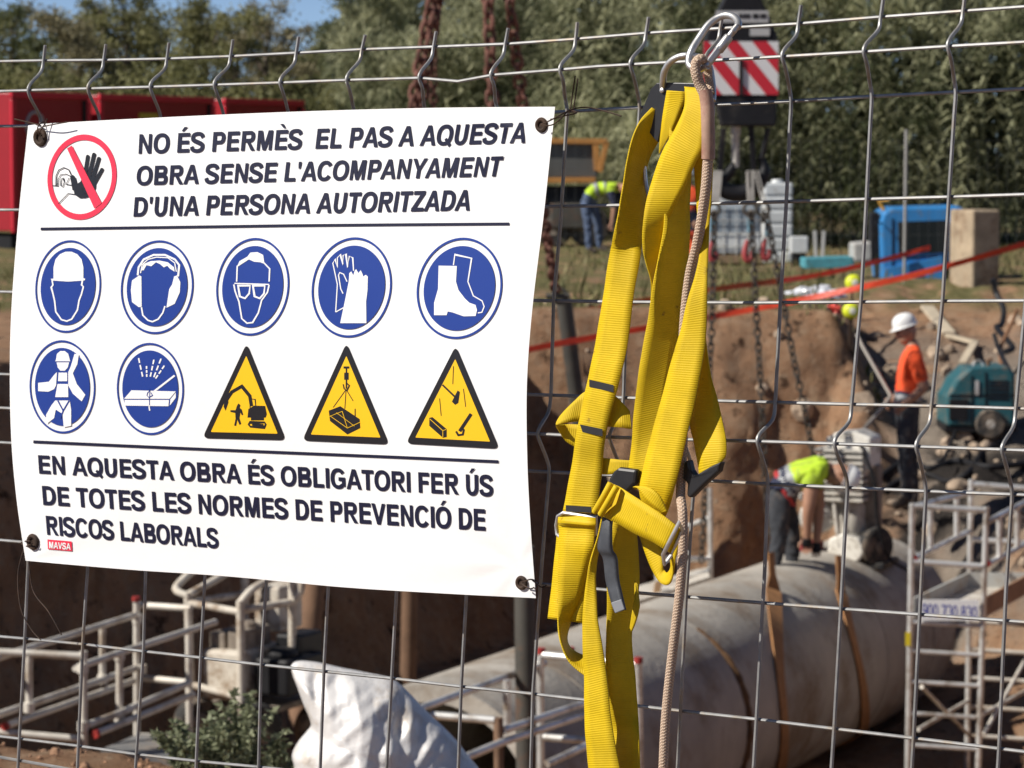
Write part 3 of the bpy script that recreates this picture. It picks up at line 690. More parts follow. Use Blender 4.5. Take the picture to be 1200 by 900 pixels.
# back plate with its two slots
pl = MB(); OFFP = BASEOFF + .012
out = [(765, 104), (771.5, 97.5), (778, 96.5), (818, 97.5), (824, 101), (830, 118), (828, 128), (800, 128), (781, 126), (777, 150), (773, 167), (769, 163), (752, 141), (752.5, 134)]
pl.prism([PL(x, y, OFFP) for x, y in out], FN * .0035)
plate = pl.build('back_plate', M_plast, harness, bevel=.001)
rv = MB(); c = PL(776.5, 106, OFFP + .004); rv.lathe(c, FN, [(0, .0028), (.002, .0026), (.003, .001)], 12); rv.build('rivet', M_chrome, plate, smooth=True)
# straps
ribbon('shoulder_strap', [(764, 126, 784, 140, .018, .0), (752, 140, 774, 163, .026, .002), (743, 160, 763, 182, .030, .0), (735, 190, 757, 203, .030, -.004), (728, 230, 757, 236, .028, -.006), (719, 275, 752.5, 280, .024, -.002), (715, 298, 750, 303, .014, .008), (707.5, 350, 742, 353, .012), (697, 410, 734, 413, .014), (690, 441, 726, 447, .015), (677, 505, 709.5, 511, .016, .014), (669, 550, 705, 554, .017, .011), (660, 600, 700, 602, .016, .012)])
for q in (((690.5, 449), (719, 455.5), 8.5), ((677, 501), (706, 507), 8.5), ((663, 595.5), (693, 597.5), 7)):
    f = Flat(BASEOFF + .0175, place=PL); f.fill([(q[0][0], q[0][1] - q[2] / 2), (q[1][0], q[1][1] - q[2] / 2), (q[1][0], q[1][1] + q[2] / 2), (q[0][0], q[0][1] + q[2] / 2)]); f.build('stitch_patch', M_dweb, harness)
ribbon('leg_strap', [(655, 603, 699, 607, .016), (655, 611, 699, 615, .021), (656, 618, 698, 620, .016), (655, 640, 695, 642, .018), (654.4, 667, 688, 668, .020, .012), (654, 700, 680, 698, .022, .008), (654.6, 733, 668, 732, .024, .004), (659, 756, 665, 750, .026, .0), (668, 776, 672, 762, .026, .0), (688, 793, 690, 770, .022, .004), (702, 795, 704, 772, .018)])
ribbon('strap_tail', [(653, 612, 694, 612, .004), (652, 640, 690, 645, .002), (647, 690, 686, 694, .004), (642.5, 724.5, 682, 730, .006)])
# wide strap from the top with its half turn
ribbon('chest_strap', [(802, 102, 825, 104, .014), (803, 107, 825.5, 108, .022), (802, 128, 825, 140, .028), (791, 152, 823.5, 172, .030), (777, 177, 815, 190, .030), (765, 210, 806, 212, .030, .026), (756, 240, 792, 240, .034, .022), (752.5, 268, 777, 270, .036, .018), (753.5, 292, 774.5, 292, .032, .016), (758, 310, 770, 308, .026, .012), (764, 332, 767, 330, .016, .008), (763, 360, 764, 358, .006, .0)], nx=7)
ribbon('chest_strap_fold', [(782, 106, 803, 107.5, .020), (779, 122, 803, 118, .018), (776, 145, 798, 130, .016), (774, 168, 787, 156, .014), (773, 181, 776, 176, .012)])
ribbon('centre_strap', [(786, 106, 816, 107, .010, .004), (784, 170, 812, 178, .018, .0), (779, 240, 808.5, 240, .024, -.004), (776, 280, 808, 280, .026, -.004), (766, 333, 802.5, 328, .026, -.004), (757, 387, 797, 377, .026, -.002), (748.5, 440, 791, 424, .026, .0), (743, 479, 782, 470, .022, .004), (739.6, 522, 772, 515, .016, .008), (736, 556, 766, 556, .010), (735, 572, 764, 575, .004)])
ribbon('long_front_strap', [(806, 106, 826, 107, .006), (811, 160, 834, 165, .008), (815, 215, 834, 220, .010), (819, 262, 831.5, 270, .014), (821, 290, 830, 300, .018), (816, 320, 829, 322, .022), (807, 351, 828.5, 345, .025), (797.5, 388, 827, 386, .026), (787.7, 422, 823, 424, .027), (775, 468.6, 814.5, 472, .028), (763, 511, 804.5, 515, .029), (754, 550, 796, 553, .029), (750, 572, 789, 578, .028), (752, 585, 783, 598, .022), (757, 590, 779, 607, .016)])
ribbon('strap_loop', [(745, 570, 742, 571, .042), (756, 570.5, 748, 573, .044), (766, 574, 756, 585, .045), (775, 584, 768, 595, .044), (782, 600, 776, 601, .040)])
ribbon('side_strap', [(819, 350, 826, 360, .012), (816, 395, 828, 405, .008), (812, 425, 832.5, 440, .004), (807, 470, 839.5, 466, .004), (809, 500, 848, 500, .008), (814, 520, 851, 519, .012), (818, 538, 850, 535, .014), (821, 558, 842, 546, .014)])
ribbon('back_loop', [(740, 503, 738, 482, .004, .0), (727, 501, 728, 470, .010, .002), (713, 500, 720, 463, .008, .0), (697, 497, 704, 455, .004, -.004), (682, 494, 686, 459, .006, .0), (666, 495, 671, 472, .016, .008), (655, 497.5, 657, 487, .022, .016), (652, 499, 652, 496, .020), (655, 505, 656, 498, .010), (665, 518, 667, 497, .0), (690, 530, 692, 498, -.006)])
ribbon('waist_strap', [(700, 556, 700, 536, .004), (716, 556, 714, 537.5, .006), (728, 552, 728, 539, .006), (745, 552, 745, 540, .002)])
mb = MB(); mb.prism([PL(x, y, BASEOFF + .012) for x, y in [(724, 552), (731, 547), (752, 549.5), (750, 566), (740, 577), (728, 572), (718, 566), (719, 560)]], FN * .009); mb.build('pad', M_plast, harness, bevel=.003)
ribbon('thigh_strap', [(702, 601, 719, 567, .030), (708, 605, 727, 571, .042), (725, 614, 742, 581, .046), (745, 626, 759, 592, .047), (765, 635, 777, 604, .046), (781, 645, 794, 617, .042), (786, 648, 799, 621, .030)])
mb = MB()
mb.tube([PL(697, 600, BASEOFF + .046), PL(707, 583, BASEOFF + .05), PL(716, 566, BASEOFF + .046)], .0035, 10); mb.tube([PL(704, 603, BASEOFF + .05), PL(714, 586, BASEOFF + .054), PL(723, 570, BASEOFF + .05)], .0035, 10)
mb.build('strap_roll', M_web, harness, smooth=True)
mb = MB(); mb.tube([PL(796, 612, BASEOFF + .052), PL(786, 632, BASEOFF + .052), PL(777, 650, BASEOFF + .052), PL(778.5, 661, BASEOFF + .046), PL(788, 649, BASEOFF + .036), PL(800, 622, BASEOFF + .036)], .0022, 8, closed=True); mb.build('strap_ring', M_chrome, harness, smooth=True)
ribbon('hanging_loop', [(748, 624, 766, 628, .018), (758, 652, 775, 645, .020), (766, 671, 777, 662, .022), (774.5, 683, 779, 668, .026, .02), (783, 685, 783, 671, .03, .024), (788, 678, 787, 664, .034, .028), (792, 655, 786, 648, .036), (797, 635, 788, 632, .036)])
mb = MB(); mb.tube([PL(660, 601, BASEOFF + .02), PL(654, 605, BASEOFF + .018), PL(652, 616, BASEOFF + .014), (PL(653, 626, BASEOFF + .014)), PL(658, 630, BASEOFF + .016), PL(680, 632, BASEOFF + .008), PL(698, 626, BASEOFF + .008), PL(699, 606, BASEOFF + .010)], .0022, 8, closed=True); mb.build('leg_ring', M_chrome, harness, smooth=True)
ribbon('lower_front_strap', [(706.7, 604, 710, 606, .038, .034), (701, 628, 705, 628, .040, .032), (691, 658, 699, 660, .040, .032), (685, 690, 698.5, 694, .038, .034), (683, 724, 700.5, 726, .036), (684, 765, 706.5, 762, .036), (685.5, 810, 712, 803, .036), (686, 850, 716, 846, .036), (688, 885, 722, 884, .036), (693, 925, 731, 925, .034), (700, 970, 741, 972, .03)])
ribbon('lower_back_strap', [(722, 592, 745, 598, .008, -.004), (718, 625, 747, 632, .012, -.014), (713, 655, 749, 658, .014, -.018), (711, 690, 748.5, 692, .014, -.018), (711, 730, 741, 735, .014, -.014), (711, 762, 742, 765, .014, -.014), (711, 800, 746, 800, .014, -.012), (712, 838, 748, 838, .012, -.006), (712.5, 860, 748.5, 860, .006, .008), (713, 890, 749, 890, .008, .012), (720, 940, 752, 940, .01), (728, 985, 756, 985, .01)])
ribbon('back_curl', [(744, 680, 748, 684, .0), (744.5, 692, 749.5, 706, .006), (743, 706, 748.5, 716, .012), (740, 722, 744, 730, .014), (738, 736, 740, 740, .012)])
ribbon('webbing_tab', [(709, 606, 718, 609, .036), (704.5, 625, 717, 628, .040), (701.5, 642, 717.5, 645, .040), (708, 654, 723, 655, .036), (711, 680, 725, 680, .036), (715.5, 700, 728.5, 697, .038), (721.5, 718, 732.5, 714.5, .040)], m=M_gplast, th=.004)
mb = MB(); mb.prism([PL(x, y, BASEOFF + .043) for x, y in [(717, 706), (729, 702), (733, 714), (722, 718.5)]], FN * .002); mb.build('tab_end', mat('pale_rubber', (.22, .23, .25), rough=.5), harness, bevel=.0008)
mb = MB(); mb.prism([PL(x, y, BASEOFF + .010) for x, y in [(807, 541), (813, 538), (816, 551), (820, 557), (838, 546), (851, 540), (848, 552), (830, 568), (815, 583), (811, 580), (812, 566), (806, 560)]], FN * .010); mb.build('side_buckle', M_plast, harness, bevel=.0025)
mb = MB(); mb.tube([PL(x, y, BASEOFF + o) for x, y, o in spline([(754, 186, .002), (755.5, 200, .0), (757, 216, .0), (760, 232, .004)], 4)], .0022, 6); mb.build('wire_loop', M_chrome, harness, smooth=True)
# D-ring of the plate
mb = MB(); O = BASEOFF + .012
mb.tube([PL(x, y, O + o) for x, y, o in spline([(777, 106, .0), (777, 96, .006), (778.5, 84, .010), (785, 73, .012), (795, 66.8, .012), (805, 65, .010), (816, 66, .004), (826, 70, -.002), (831.5, 79, -.006), (834, 92, -.006), (835.5, 108, -.004), (835, 118, .0)], 6)], .0034, 12)
mb.build('ring', M_chrome, harness, smooth=True)
# carabiner through the top wire
carab = thing('carabiner', 'steel screw-gate carabiner clipping the harness ring to the top of the fence', 'carabiner')
fr = MB(); CO = BASEOFF + .022
fr.tube([PL(x, y, CO + o) for x, y, o in spline([(829, 77, .006), (818, 81.5, .004), (808.5, 77, .002), (807.5, 68, .0), (811, 58, -.004), (818, 46.5, -.012), (829, 30.5, -.022), (840, 21.5, -.03), (851, 17.8, -.034), (860, 20, -.032), (865, 26, -.026), (864.5, 32, -.020)], 6)], [.0037] * 67, 12)
fr.build('frame', M_chrome, carab, smooth=True)
g = MB(); a = PL(864, 30, CO - .020); b = PL(828, 77.5, CO + .006); ax = b - a; ln = ax.length
g.lathe(a, ax, [(0, .0030), (ln * .14, .0036), (ln * .15, .0032), (ln * .26, .0032), (ln * .27, .0046), (ln * .30, .0050), (ln * .60, .0050), (ln * .62, .0045), (ln * .63, .0036), (ln * .88, .0036), (ln, .0032)], 14)
g.build('screw_gate', mat('brushed_steel', (.5, .49, .47), rough=.4, metal=.9, bump=.0002, bscale=400), carab, smooth=True)
mb = MB(); c0 = a.lerp(b, .72)
mb.box(c0 + FN * .002, (.006, .006, .020), ax.to_track_quat('Z', 'Y').to_matrix()); mb.build('gate_hinge', M_chrome, g and carab, bevel=.0012)
# lanyard rope
def rope_mat():
    m = bpy.data.materials.new('braided_rope'); m.use_nodes = True; t = m.node_tree; b = t.nodes['Principled BSDF']; b.inputs['Roughness'].default_value = .85
    uv = t.nodes.new('ShaderNodeUVMap'); w1_ = t.nodes.new('ShaderNodeTexWave'); w1_.inputs['Scale'].default_value = 1.0; w1_.wave_type = 'BANDS'; w1_.bands_direction = 'DIAGONAL'; w1_.inputs['Distortion'].default_value = .6
    mp = t.nodes.new('ShaderNodeMapping'); mp.inputs['Scale'].default_value = (4, 190, 1); t.links.new(uv.outputs[0], mp.inputs[0]); t.links.new(mp.outputs[0], w1_.inputs[0])
    w2_ = t.nodes.new('ShaderNodeTexWave'); w2_.bands_direction = 'DIAGONAL'; mp2 = t.nodes.new('ShaderNodeMapping'); mp2.inputs['Scale'].default_value = (-4, 190, 1); t.links.new(uv.outputs[0], mp2.inputs[0]); t.links.new(mp2.outputs[0], w2_.inputs[0]); w2_.inputs['Scale'].default_value = 1.0
    ad = t.nodes.new('ShaderNodeMath'); ad.operation = 'MULTIPLY'; t.links.new(w1_.outputs[1], ad.inputs[0]); t.links.new(w2_.outputs[1], ad.inputs[1])
    rp = t.nodes.new('ShaderNodeValToRGB'); rp.color_ramp.elements[0].color = (*srgb(168, 142, 120), 1); rp.color_ramp.elements[1].color = (*srgb(216, 197, 176), 1); t.links.new(ad.outputs[0], rp.inputs[0]); t.links.new(rp.outputs[0], b.inputs['Base Color'])
    bp = t.nodes.new('ShaderNodeBump'); bp.inputs['Distance'].default_value = .0007; t.links.new(ad.outputs[0], bp.inputs['Height']); t.links.new(bp.outputs[0], b.inputs['Normal'])
    return m
M_ropem = rope_mat()
lany = thing('lanyard_rope', 'pinkish beige braided lanyard rope hanging from the carabiner down past the harness', 'rope')
def rope(name, pts, r, m, parent, n=12):
    mb = MB(); pts = spline(pts, 6); mb.tube([PL(q[0], q[1], q[2] + BASEOFF) for q in pts], [r * (q[3] if len(q) > 3 else 1) for q in pts], n)
    o = mb.build(name, m, parent, smooth=True); me = o.data; ul = me.uv_layers.new(name='uv'); L = len(pts); vl = [0]
    for i in range(1, L): vl.append(vl[-1] + (PL(*pts[i][:2]) - PL(*pts[i - 1][:2])).length)
    for p in me.polygons:
        js = [me.loops[l].vertex_index % n for l in p.loop_indices]; wrap = max(js) - min(js) > n / 2
        for l in p.loop_indices:
            vi = me.loops[l].vertex_index; j = vi % n; j = j + n if wrap and j < n / 2 else j
            ul.data[l].uv = (j / n, vl[min(vi // n, L - 1)])
    return o
rope('rope', [(833, 110, .014, .8), (830.5, 92, .010, .8), (829, 80, .012, .85), (825, 70.5, .028, .9), (819.5, 69.5, .034, .95), (815, 76, .036, 1), (816, 88, .036, 1), (820.5, 100, .032, 1.05), (826, 112, .03, 1.1), (828.5, 135, .03, 1.1), (829.5, 160, .03, 1.05), (830, 182, .03, 1), (829, 196, .03, 1), (827, 222, .03, 1), (822.5, 255, .026, 1), (816, 290, .020, 1), (808, 325, .012, 1), (802, 380, .006, 1), (800, 450, .004, 1), (800, 510, .006, 1), (799, 545, .012, .95), (797.5, 580, .018, .95), (800, 603, .03, .95), (800, 648, .034, .95), (796, 700, .034, .95), (787.5, 770, .032, .95), (780.5, 838, .03, .95), (777.5, 895, .03, .95), (776, 960, .028, .95), (775, 1060, .028, .95)], .0052, M_ropem, lany)
rope('heat_shrink_sleeve', [(826, 106, .030), (828.5, 120, .030), (829.5, 140, .031), (830, 165, .031), (830, 186, .030)], .0068, mat('pink_sleeve', srgb(166, 134, 114), rough=.6, var=.2, vscale=40, dirt=srgb(140, 96, 84), dscale=30, damt=.5), lany)
# ================================================================== the ground with the excavation in it: one sheet out to the horizon
PIT = [(-12, 9.4), (-3, 8.75), (-1.45, 8.62), (-0.95, 8.4), (-0.5, 8.05), (1.0, 7.6), (6, 7.2), (13, 8.6), (14, 20), (13, 28.6), (6.4, 28.8), (5.4, 29.3), (4.75, 30.3), (3.8, 31.8), (3.62, 33.0), (-0.1, 32.9), (-5.0, 22)]
BENCH = [(3.62, 28.0), (3.62, 33.0), (3.9, 39.5), (14, 39.5), (16, 28)]
def sdf(poly, X, Y):
    """signed distance, positive inside"""
    d = np.full(X.shape, 1e9); ins = np.zeros(X.shape, bool); n = len(poly)
    for i in range(n):
        x0, y0 = poly[i]; x1, y1 = poly[(i + 1) % n]; ex, ey = x1 - x0, y1 - y0
        t = np.clip(((X - x0) * ex + (Y - y0) * ey) / (ex * ex + ey * ey), 0, 1)
        d = np.minimum(d, np.hypot(X - x0 - t * ex, Y - y0 - t * ey))
        c = ((y0 > Y) != (y1 > Y)); xi = x0 + (Y - y0) * ex / (ey if ey else 1e-9); ins ^= c & (X < xi)
    return np.where(ins, d, -d)
def sstep(a, b, x): t = np.clip((x - a) / (b - a), 0, 1); return t * t * (3 - 2 * t)
PIPE_A = np.array([-0.6, 20.0]); PIPE_D = np.array([2.77, 6.0]); PIPE_D /= np.hypot(*PIPE_D)
def height(X, Y):
    X = np.asarray(X, float); Y = np.asarray(Y, float); Z0 = X * 0
    base = fbm(X, Y, Z0, .35, 4) * .09 + fbm(X, Y, Z0 + 3, 2.3, 4) * .035
    base = base + sstep(60, 140, Y) * fbm(X, Y, Z0, .02, 2) * 1.0
    near = np.exp(-((Y - 8.2) / 1.6) ** 2); base = base * (1 - .5 * near) + near * fbm(X, Y, Z0, 9, 3) * .02
    ramp = np.clip(-2.0 + .2 * (Y - 29), -2.3, 0) + sstep(7.5, 12, X) * .8
    ramp = np.minimum(ramp, 0) + fbm(X, Y, Z0 + 7, 1.1, 4) * .22 + fbm(X, Y, Z0 + 9, 4, 3) * .06
    d2 = sdf(BENCH, X, Y) + fbm(X, Y, Z0 + 2, .9, 4) * .25
    w2 = sstep(-.35, .45, d2); h = base * (1 - w2) + ramp * w2
    d1 = sdf(PIT, X, Y); far = sstep(14, 20, Y)
    d1 = d1 + (fbm(X, Y, Z0 + 5, .6, 3) * .40 + fbm(X, Y, Z0 + 8, 3.2, 4) * .07) * far + fbm(X, Y, Z0 + 5, 2.5, 3) * .12 * (1 - far)
    w1 = np.clip((d1 + .25) / 1.35, 0, 1); w1 = .35 * w1 + .65 * sstep(0, 1, w1)
    floor = -3.6 + fbm(X, Y, Z0 + 1, .7, 4) * .25 + .9 * sstep(2.6, .4, np.abs(d1 - .9)) * .5
    h = h * (1 - w1) + floor * w1
    return h + fbm(X, Y, h * 1.5, 1.6, 4) * .10 * sstep(.02, .3, w1) * far
xs = np.unique(np.concatenate([np.array([-900, -500, -300, -180, -110, -70, -45, -30, -20]), np.arange(-15, -6, .3), np.arange(-6, 7.2, .055), np.arange(7.2, 15, .3), np.array([18, 24, 34, 50, 75, 110, 180, 300, 500, 900])]))
ys = np.unique(np.concatenate([np.array([-300, -120, -50, -20, -8, -3, 0, 2, 4, 5.5]), np.arange(6.5, 9.4, .06), np.arange(9.6, 20, .3), np.arange(20, 27, .12), np.arange(27, 35, .045), np.arange(35, 42, .12), np.arange(42, 62, .5), np.array([64, 68, 74, 82, 95, 120, 160, 230, 330, 500, 800, 1400])]))
GX, GY = np.meshgrid(xs, ys); GZ = height(GX, GY)
# lumps also push the steep faces sideways
gy, gx = np.gradient(GZ); 
jit = fbm(GX, GY, GZ * 1.3, 2.0, 5, .6) * .26 * sstep(.05, .25, np.hypot(gx, gy)) * sstep(18, 24, GY)
VX = GX + jit; VY = GY + fbm(GX + 40, GY, GZ * 1.3, 2.0, 5, .6) * .30 * sstep(.05, .25, np.hypot(gx, gy)) * sstep(18, 24, GY)
nx_, ny_ = len(xs), len(ys)
co = np.stack([VX, VY, GZ], -1).reshape(-1, 3)
idx = np.arange(nx_ * ny_).reshape(ny_, nx_)
fc = np.stack([idx[:-1, :-1], idx[:-1, 1:], idx[1:, 1:], idx[1:, :-1]], -1).reshape(-1, 4)
me = bpy.data.meshes.new('ground'); me.vertices.add(len(co)); me.vertices.foreach_set('co', co.ravel())
me.loops.add(fc.size); me.loops.foreach_set('vertex_index', fc.ravel().astype(np.int32))
me.polygons.add(len(fc)); me.polygons.foreach_set('loop_start', np.arange(0, fc.size, 4, dtype=np.int32)); me.polygons.foreach_set('use_smooth', np.ones(len(fc), bool))
me.update(); me.validate()
ground = link(bpy.data.objects.new('ground', me)); tag(ground, 'reddish earth ground with a deep excavated trench cut into it', 'ground', kind='structure')
def soil_mat():
    m = bpy.data.materials.new('soil'); m.use_nodes = True; t = m.node_tree; b = t.nodes['Principled BSDF']; b.inputs['Roughness'].default_value = .95; b.inputs['Specular IOR Level'].default_value = .15
    tc = t.nodes.new('ShaderNodeTexCoord'); P_ = tc.outputs['Object']
    def nz(s, d=8, r=.65):
        n = t.nodes.new('ShaderNodeTexNoise'); n.inputs['Scale'].default_value = s; n.inputs['Detail'].default_value = d; n.inputs['Roughness'].default_value = r; t.links.new(P_, n.inputs['Vector']); return n.outputs[0]
    def ramp(x, stops):
        r = t.nodes.new('ShaderNodeValToRGB'); e = r.color_ramp.elements
        for i, (p, c) in enumerate(stops):
            q = e[i] if i < 2 else e.new(p); q.position = p; q.color = (*c, 1)
        t.links.new(x, r.inputs[0]); return r.outputs[0]
    def mix(f, a, c):
        x = t.nodes.new('ShaderNodeMix'); x.data_type = 'RGBA'
        for k, v in ((0, f), (6, a), (7, c)):
            if hasattr(v, 'is_linked'): t.links.new(v, x.inputs[k])
            else: x.inputs[k].default_value = v if k == 0 else (*v, 1)
        return x.outputs[2]
    def mr(x, a, b_, c=0, d=1):
        r = t.nodes.new('ShaderNodeMapRange'); r.interpolation_type = 'SMOOTHSTEP'; t.links.new(x, r.inputs[0]); r.inputs[1].default_value = a; r.inputs[2].default_value = b_; r.inputs[3].default_value = c; r.inputs[4].default_value = d; return r.outputs[0]
    def mm(op, a, c):
        n = t.nodes.new('ShaderNodeMath'); n.operation = op; n.use_clamp = op != 'ADD' or True
        for i, v in enumerate((a, c)):
            if isinstance(v, (int, float)): n.inputs[i].default_value = v
            else: t.links.new(v, n.inputs[i])
        return n.outputs[0]
    sp = t.nodes.new('ShaderNodeSeparateXYZ'); t.links.new(P_, sp.inputs[0])
    ge = t.nodes.new('ShaderNodeNewGeometry'); sn = t.nodes.new('ShaderNodeSeparateXYZ'); t.links.new(ge.outputs['Normal'], sn.inputs[0])
    red = ramp(nz(.9), [(.28, (.23, .125, .070)), (.72, (.45, .275, .165)), (.5, (.37, .215, .125))])
    red = mix(mr(nz(7), .42, .75), red, (.42, .29, .19))
    red = mix(mr(nz(3.3, 6, .7), .57, .66), red, (.075, .04, .024))
    red = mix(mr(nz(16, 6, .7), .58, .68), red, (.10, .055, .034))
    red = mix(mr(nz(24, 4), .62, .70), red, (.46, .34, .23))
    grey = ramp(nz(1.7), [(.3, (.20, .165, .135)), (.7, (.40, .335, .27))])
    # grey spoil on the bench
    wb = mm('MULTIPLY', mm('MULTIPLY', mr(sp.outputs[0], 3.6, 4.4), mr(sp.outputs[1], 28.6, 29.5)), mm('MULTIPLY', mr(sp.outputs[1], 37.5, 35, 0, 1), mr(nz(.8), .3, .5)))
    c = mix(wb, red, grey)
    # near-black patch with noisy edges across the slope, around the hoses
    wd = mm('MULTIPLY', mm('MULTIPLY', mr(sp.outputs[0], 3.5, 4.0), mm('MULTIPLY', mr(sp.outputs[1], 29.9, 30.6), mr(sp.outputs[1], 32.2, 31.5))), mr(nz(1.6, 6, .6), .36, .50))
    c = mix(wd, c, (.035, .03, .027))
    # thin dry grass on the level top beyond the trench
    flat = mr(sn.outputs[2], .86, .96); top = mr(sp.outputs[2], -.3, -.1)
    g = mm('MULTIPLY', mm('MULTIPLY', flat, top), mm('MULTIPLY', mr(sp.outputs[1], 32.6, 34), mr(nz(1.1), .36, .52)))
    c = mix(g, c, ramp(nz(5), [(.3, (.10, .10, .035)), (.7, (.24, .21, .10))]))
    t.links.new(c, b.inputs['Base Color'])
    n1 = nz(6, 10, .7); bp = t.nodes.new('ShaderNodeBump'); bp.inputs['Distance'].default_value = .16; bp.inputs['Strength'].default_value = .8; t.links.new(n1, bp.inputs['Height'])
    bp2 = t.nodes.new('ShaderNodeBump'); bp2.inputs['Distance'].default_value = .02; bp2.inputs['Strength'].default_value = .8; t.links.new(nz(60, 6, .7), bp2.inputs['Height']); t.links.new(bp.outputs[0], bp2.inputs['Normal'])
    t.links.new(bp2.outputs[0], b.inputs['Normal'])
    return m
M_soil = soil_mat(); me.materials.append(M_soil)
def gz(x, y): return float(height(np.array([x]), np.array([y]))[0])
# ---- loose clods and pebbles on the near lip, and rubble on the bench
def scatter_rocks(name, pts, m, label):
    base = bmesh.new(); bmesh.ops.create_icosphere(base, subdivisions=2, radius=1); bv = np.array([v.co[:] for v in base.verts]); bf = [tuple(v.index for v in f.verts) for f in base.faces]; base.free()
    V = []; F = []; k = 0; rs = np.random.RandomState(5)
    for x, y, z, r in pts:
        s = r * (.6 + .8 * rs.rand(3)); q = bv * (1 + .35 * (rs.rand(len(bv), 1) - .5)) * s; a = rs.rand() * 6.3; ca, sa = math.cos(a), math.sin(a)
        q = np.stack([q[:, 0] * ca - q[:, 1] * sa + x, q[:, 0] * sa + q[:, 1] * ca + y, q[:, 2] + z + r * .2], -1); V.append(q); F += [tuple(i + k for i in f) for f in bf]; k += len(q)
    me = bpy.data.meshes.new(name); me.from_pydata(np.concatenate(V).tolist(), [], F); me.materials.append(m); o = link(bpy.data.objects.new(name, me)); tag(o, label, 'soil', kind='stuff'); return o
rs = np.random.RandomState(11); pts = []
for _ in range(1500):
    x = rs.uniform(-2.6, 1.2); y = rs.uniform(7.3, 8.9); r = .003 + .016 * rs.rand() ** 3; pts.append((x, y, gz(x, y), r))
scatter_rocks('loose_soil', pts, mat('clods', (.30, .17, .10), rough=1, var=.5, vscale=6), 'loose reddish clods and pebbles on the trench lip')
pts = []
for _ in range(150):
    x = rs.uniform(3.9, 7.5); y = rs.uniform(29, 37); r = .02 + .09 * rs.rand() ** 3; pts.append((x, y, gz(x, y), r))
for _ in range(170):
    x = rs.uniform(-1, 7.5); y = rs.uniform(30.5, 35); r = .02 + .12 * rs.rand() ** 3; pts.append((x, y, gz(x, y), r))
scatter_rocks('rubble', pts, mat('rubble_stone', (.34, .26, .19), rough=1, var=.5, vscale=3), 'broken clods and stones lying on the dug slope')
# ================================================================== vegetation
def leaf_mat(name, a, b_, trans=.25, rough=.6):
    m = bpy.data.materials.new(name); m.use_nodes = True; t = m.node_tree; b = t.nodes['Principled BSDF']; b.inputs['Roughness'].default_value = rough; b.inputs['Specular IOR Level'].default_value = .3
    at = t.nodes.new('ShaderNodeAttribute'); at.attribute_name = 'tone'
    r = t.nodes.new('ShaderNodeValToRGB'); r.color_ramp.elements[0].color = (*a, 1); r.color_ramp.elements[1].color = (*b_, 1); t.links.new(at.outputs['Fac'], r.inputs[0]); t.links.new(r.outputs[0], b.inputs['Base Color'])
    tr = t.nodes.new('ShaderNodeBsdfTranslucent'); t.links.new(r.outputs[0], tr.inputs[0]); ms = t.nodes.new('ShaderNodeMixShader'); ms.inputs[0].default_value = trans
    t.links.new(b.outputs[0], ms.inputs[1]); t.links.new(tr.outputs[0], ms.inputs[2]); t.links.new(ms.outputs[0], t.nodes['Material Output'].inputs[0]); return m
def leafmesh(name, V, F, tone, m, parent=None):
    me = bpy.data.meshes.new(name); V = np.asarray(V, np.float32); F = np.asarray(F, np.int32)
    me.vertices.add(len(V)); me.vertices.foreach_set('co', V.ravel()); me.loops.add(F.size); me.loops.foreach_set('vertex_index', F.ravel())
    me.polygons.add(len(F)); me.polygons.foreach_set('loop_start', np.arange(0, F.size, F.shape[1], dtype=np.int32)); me.update()
    a = me.attributes.new('tone', 'FLOAT', 'POINT'); a.data.foreach_set('value', np.asarray(tone, np.float32)); me.materials.append(m)
    return link(bpy.data.objects.new(name, me), parent)
def quads(C, U_, W_):
    """leaf quads: centres, half-length and half-width vectors -> kite shapes"""
    V = np.stack([C - U_, C - .1 * U_ + W_, C + U_, C - .1 * U_ - W_], 1); n = len(C)
    return V.reshape(-1, 3), np.arange(4 * n).reshape(n, 4)
def rdir(rs, n, flat=1.0):
    v = rs.normal(size=(n, 3)); v[:, 2] *= flat; return v / np.linalg.norm(v, axis=1, keepdims=True)
M_bark = mat('bark', (.13, .10, .075), rough=.95, var=.3, vscale=5)
M_tree = [leaf_mat('leaves_olive', (.085, .09, .035), (.29, .28, .12), trans=.4), leaf_mat('leaves_dark', (.06, .075, .032), (.21, .225, .10), trans=.4), leaf_mat('leaves_dry', (.13, .12, .06), (.32, .28, .165), trans=.35)]
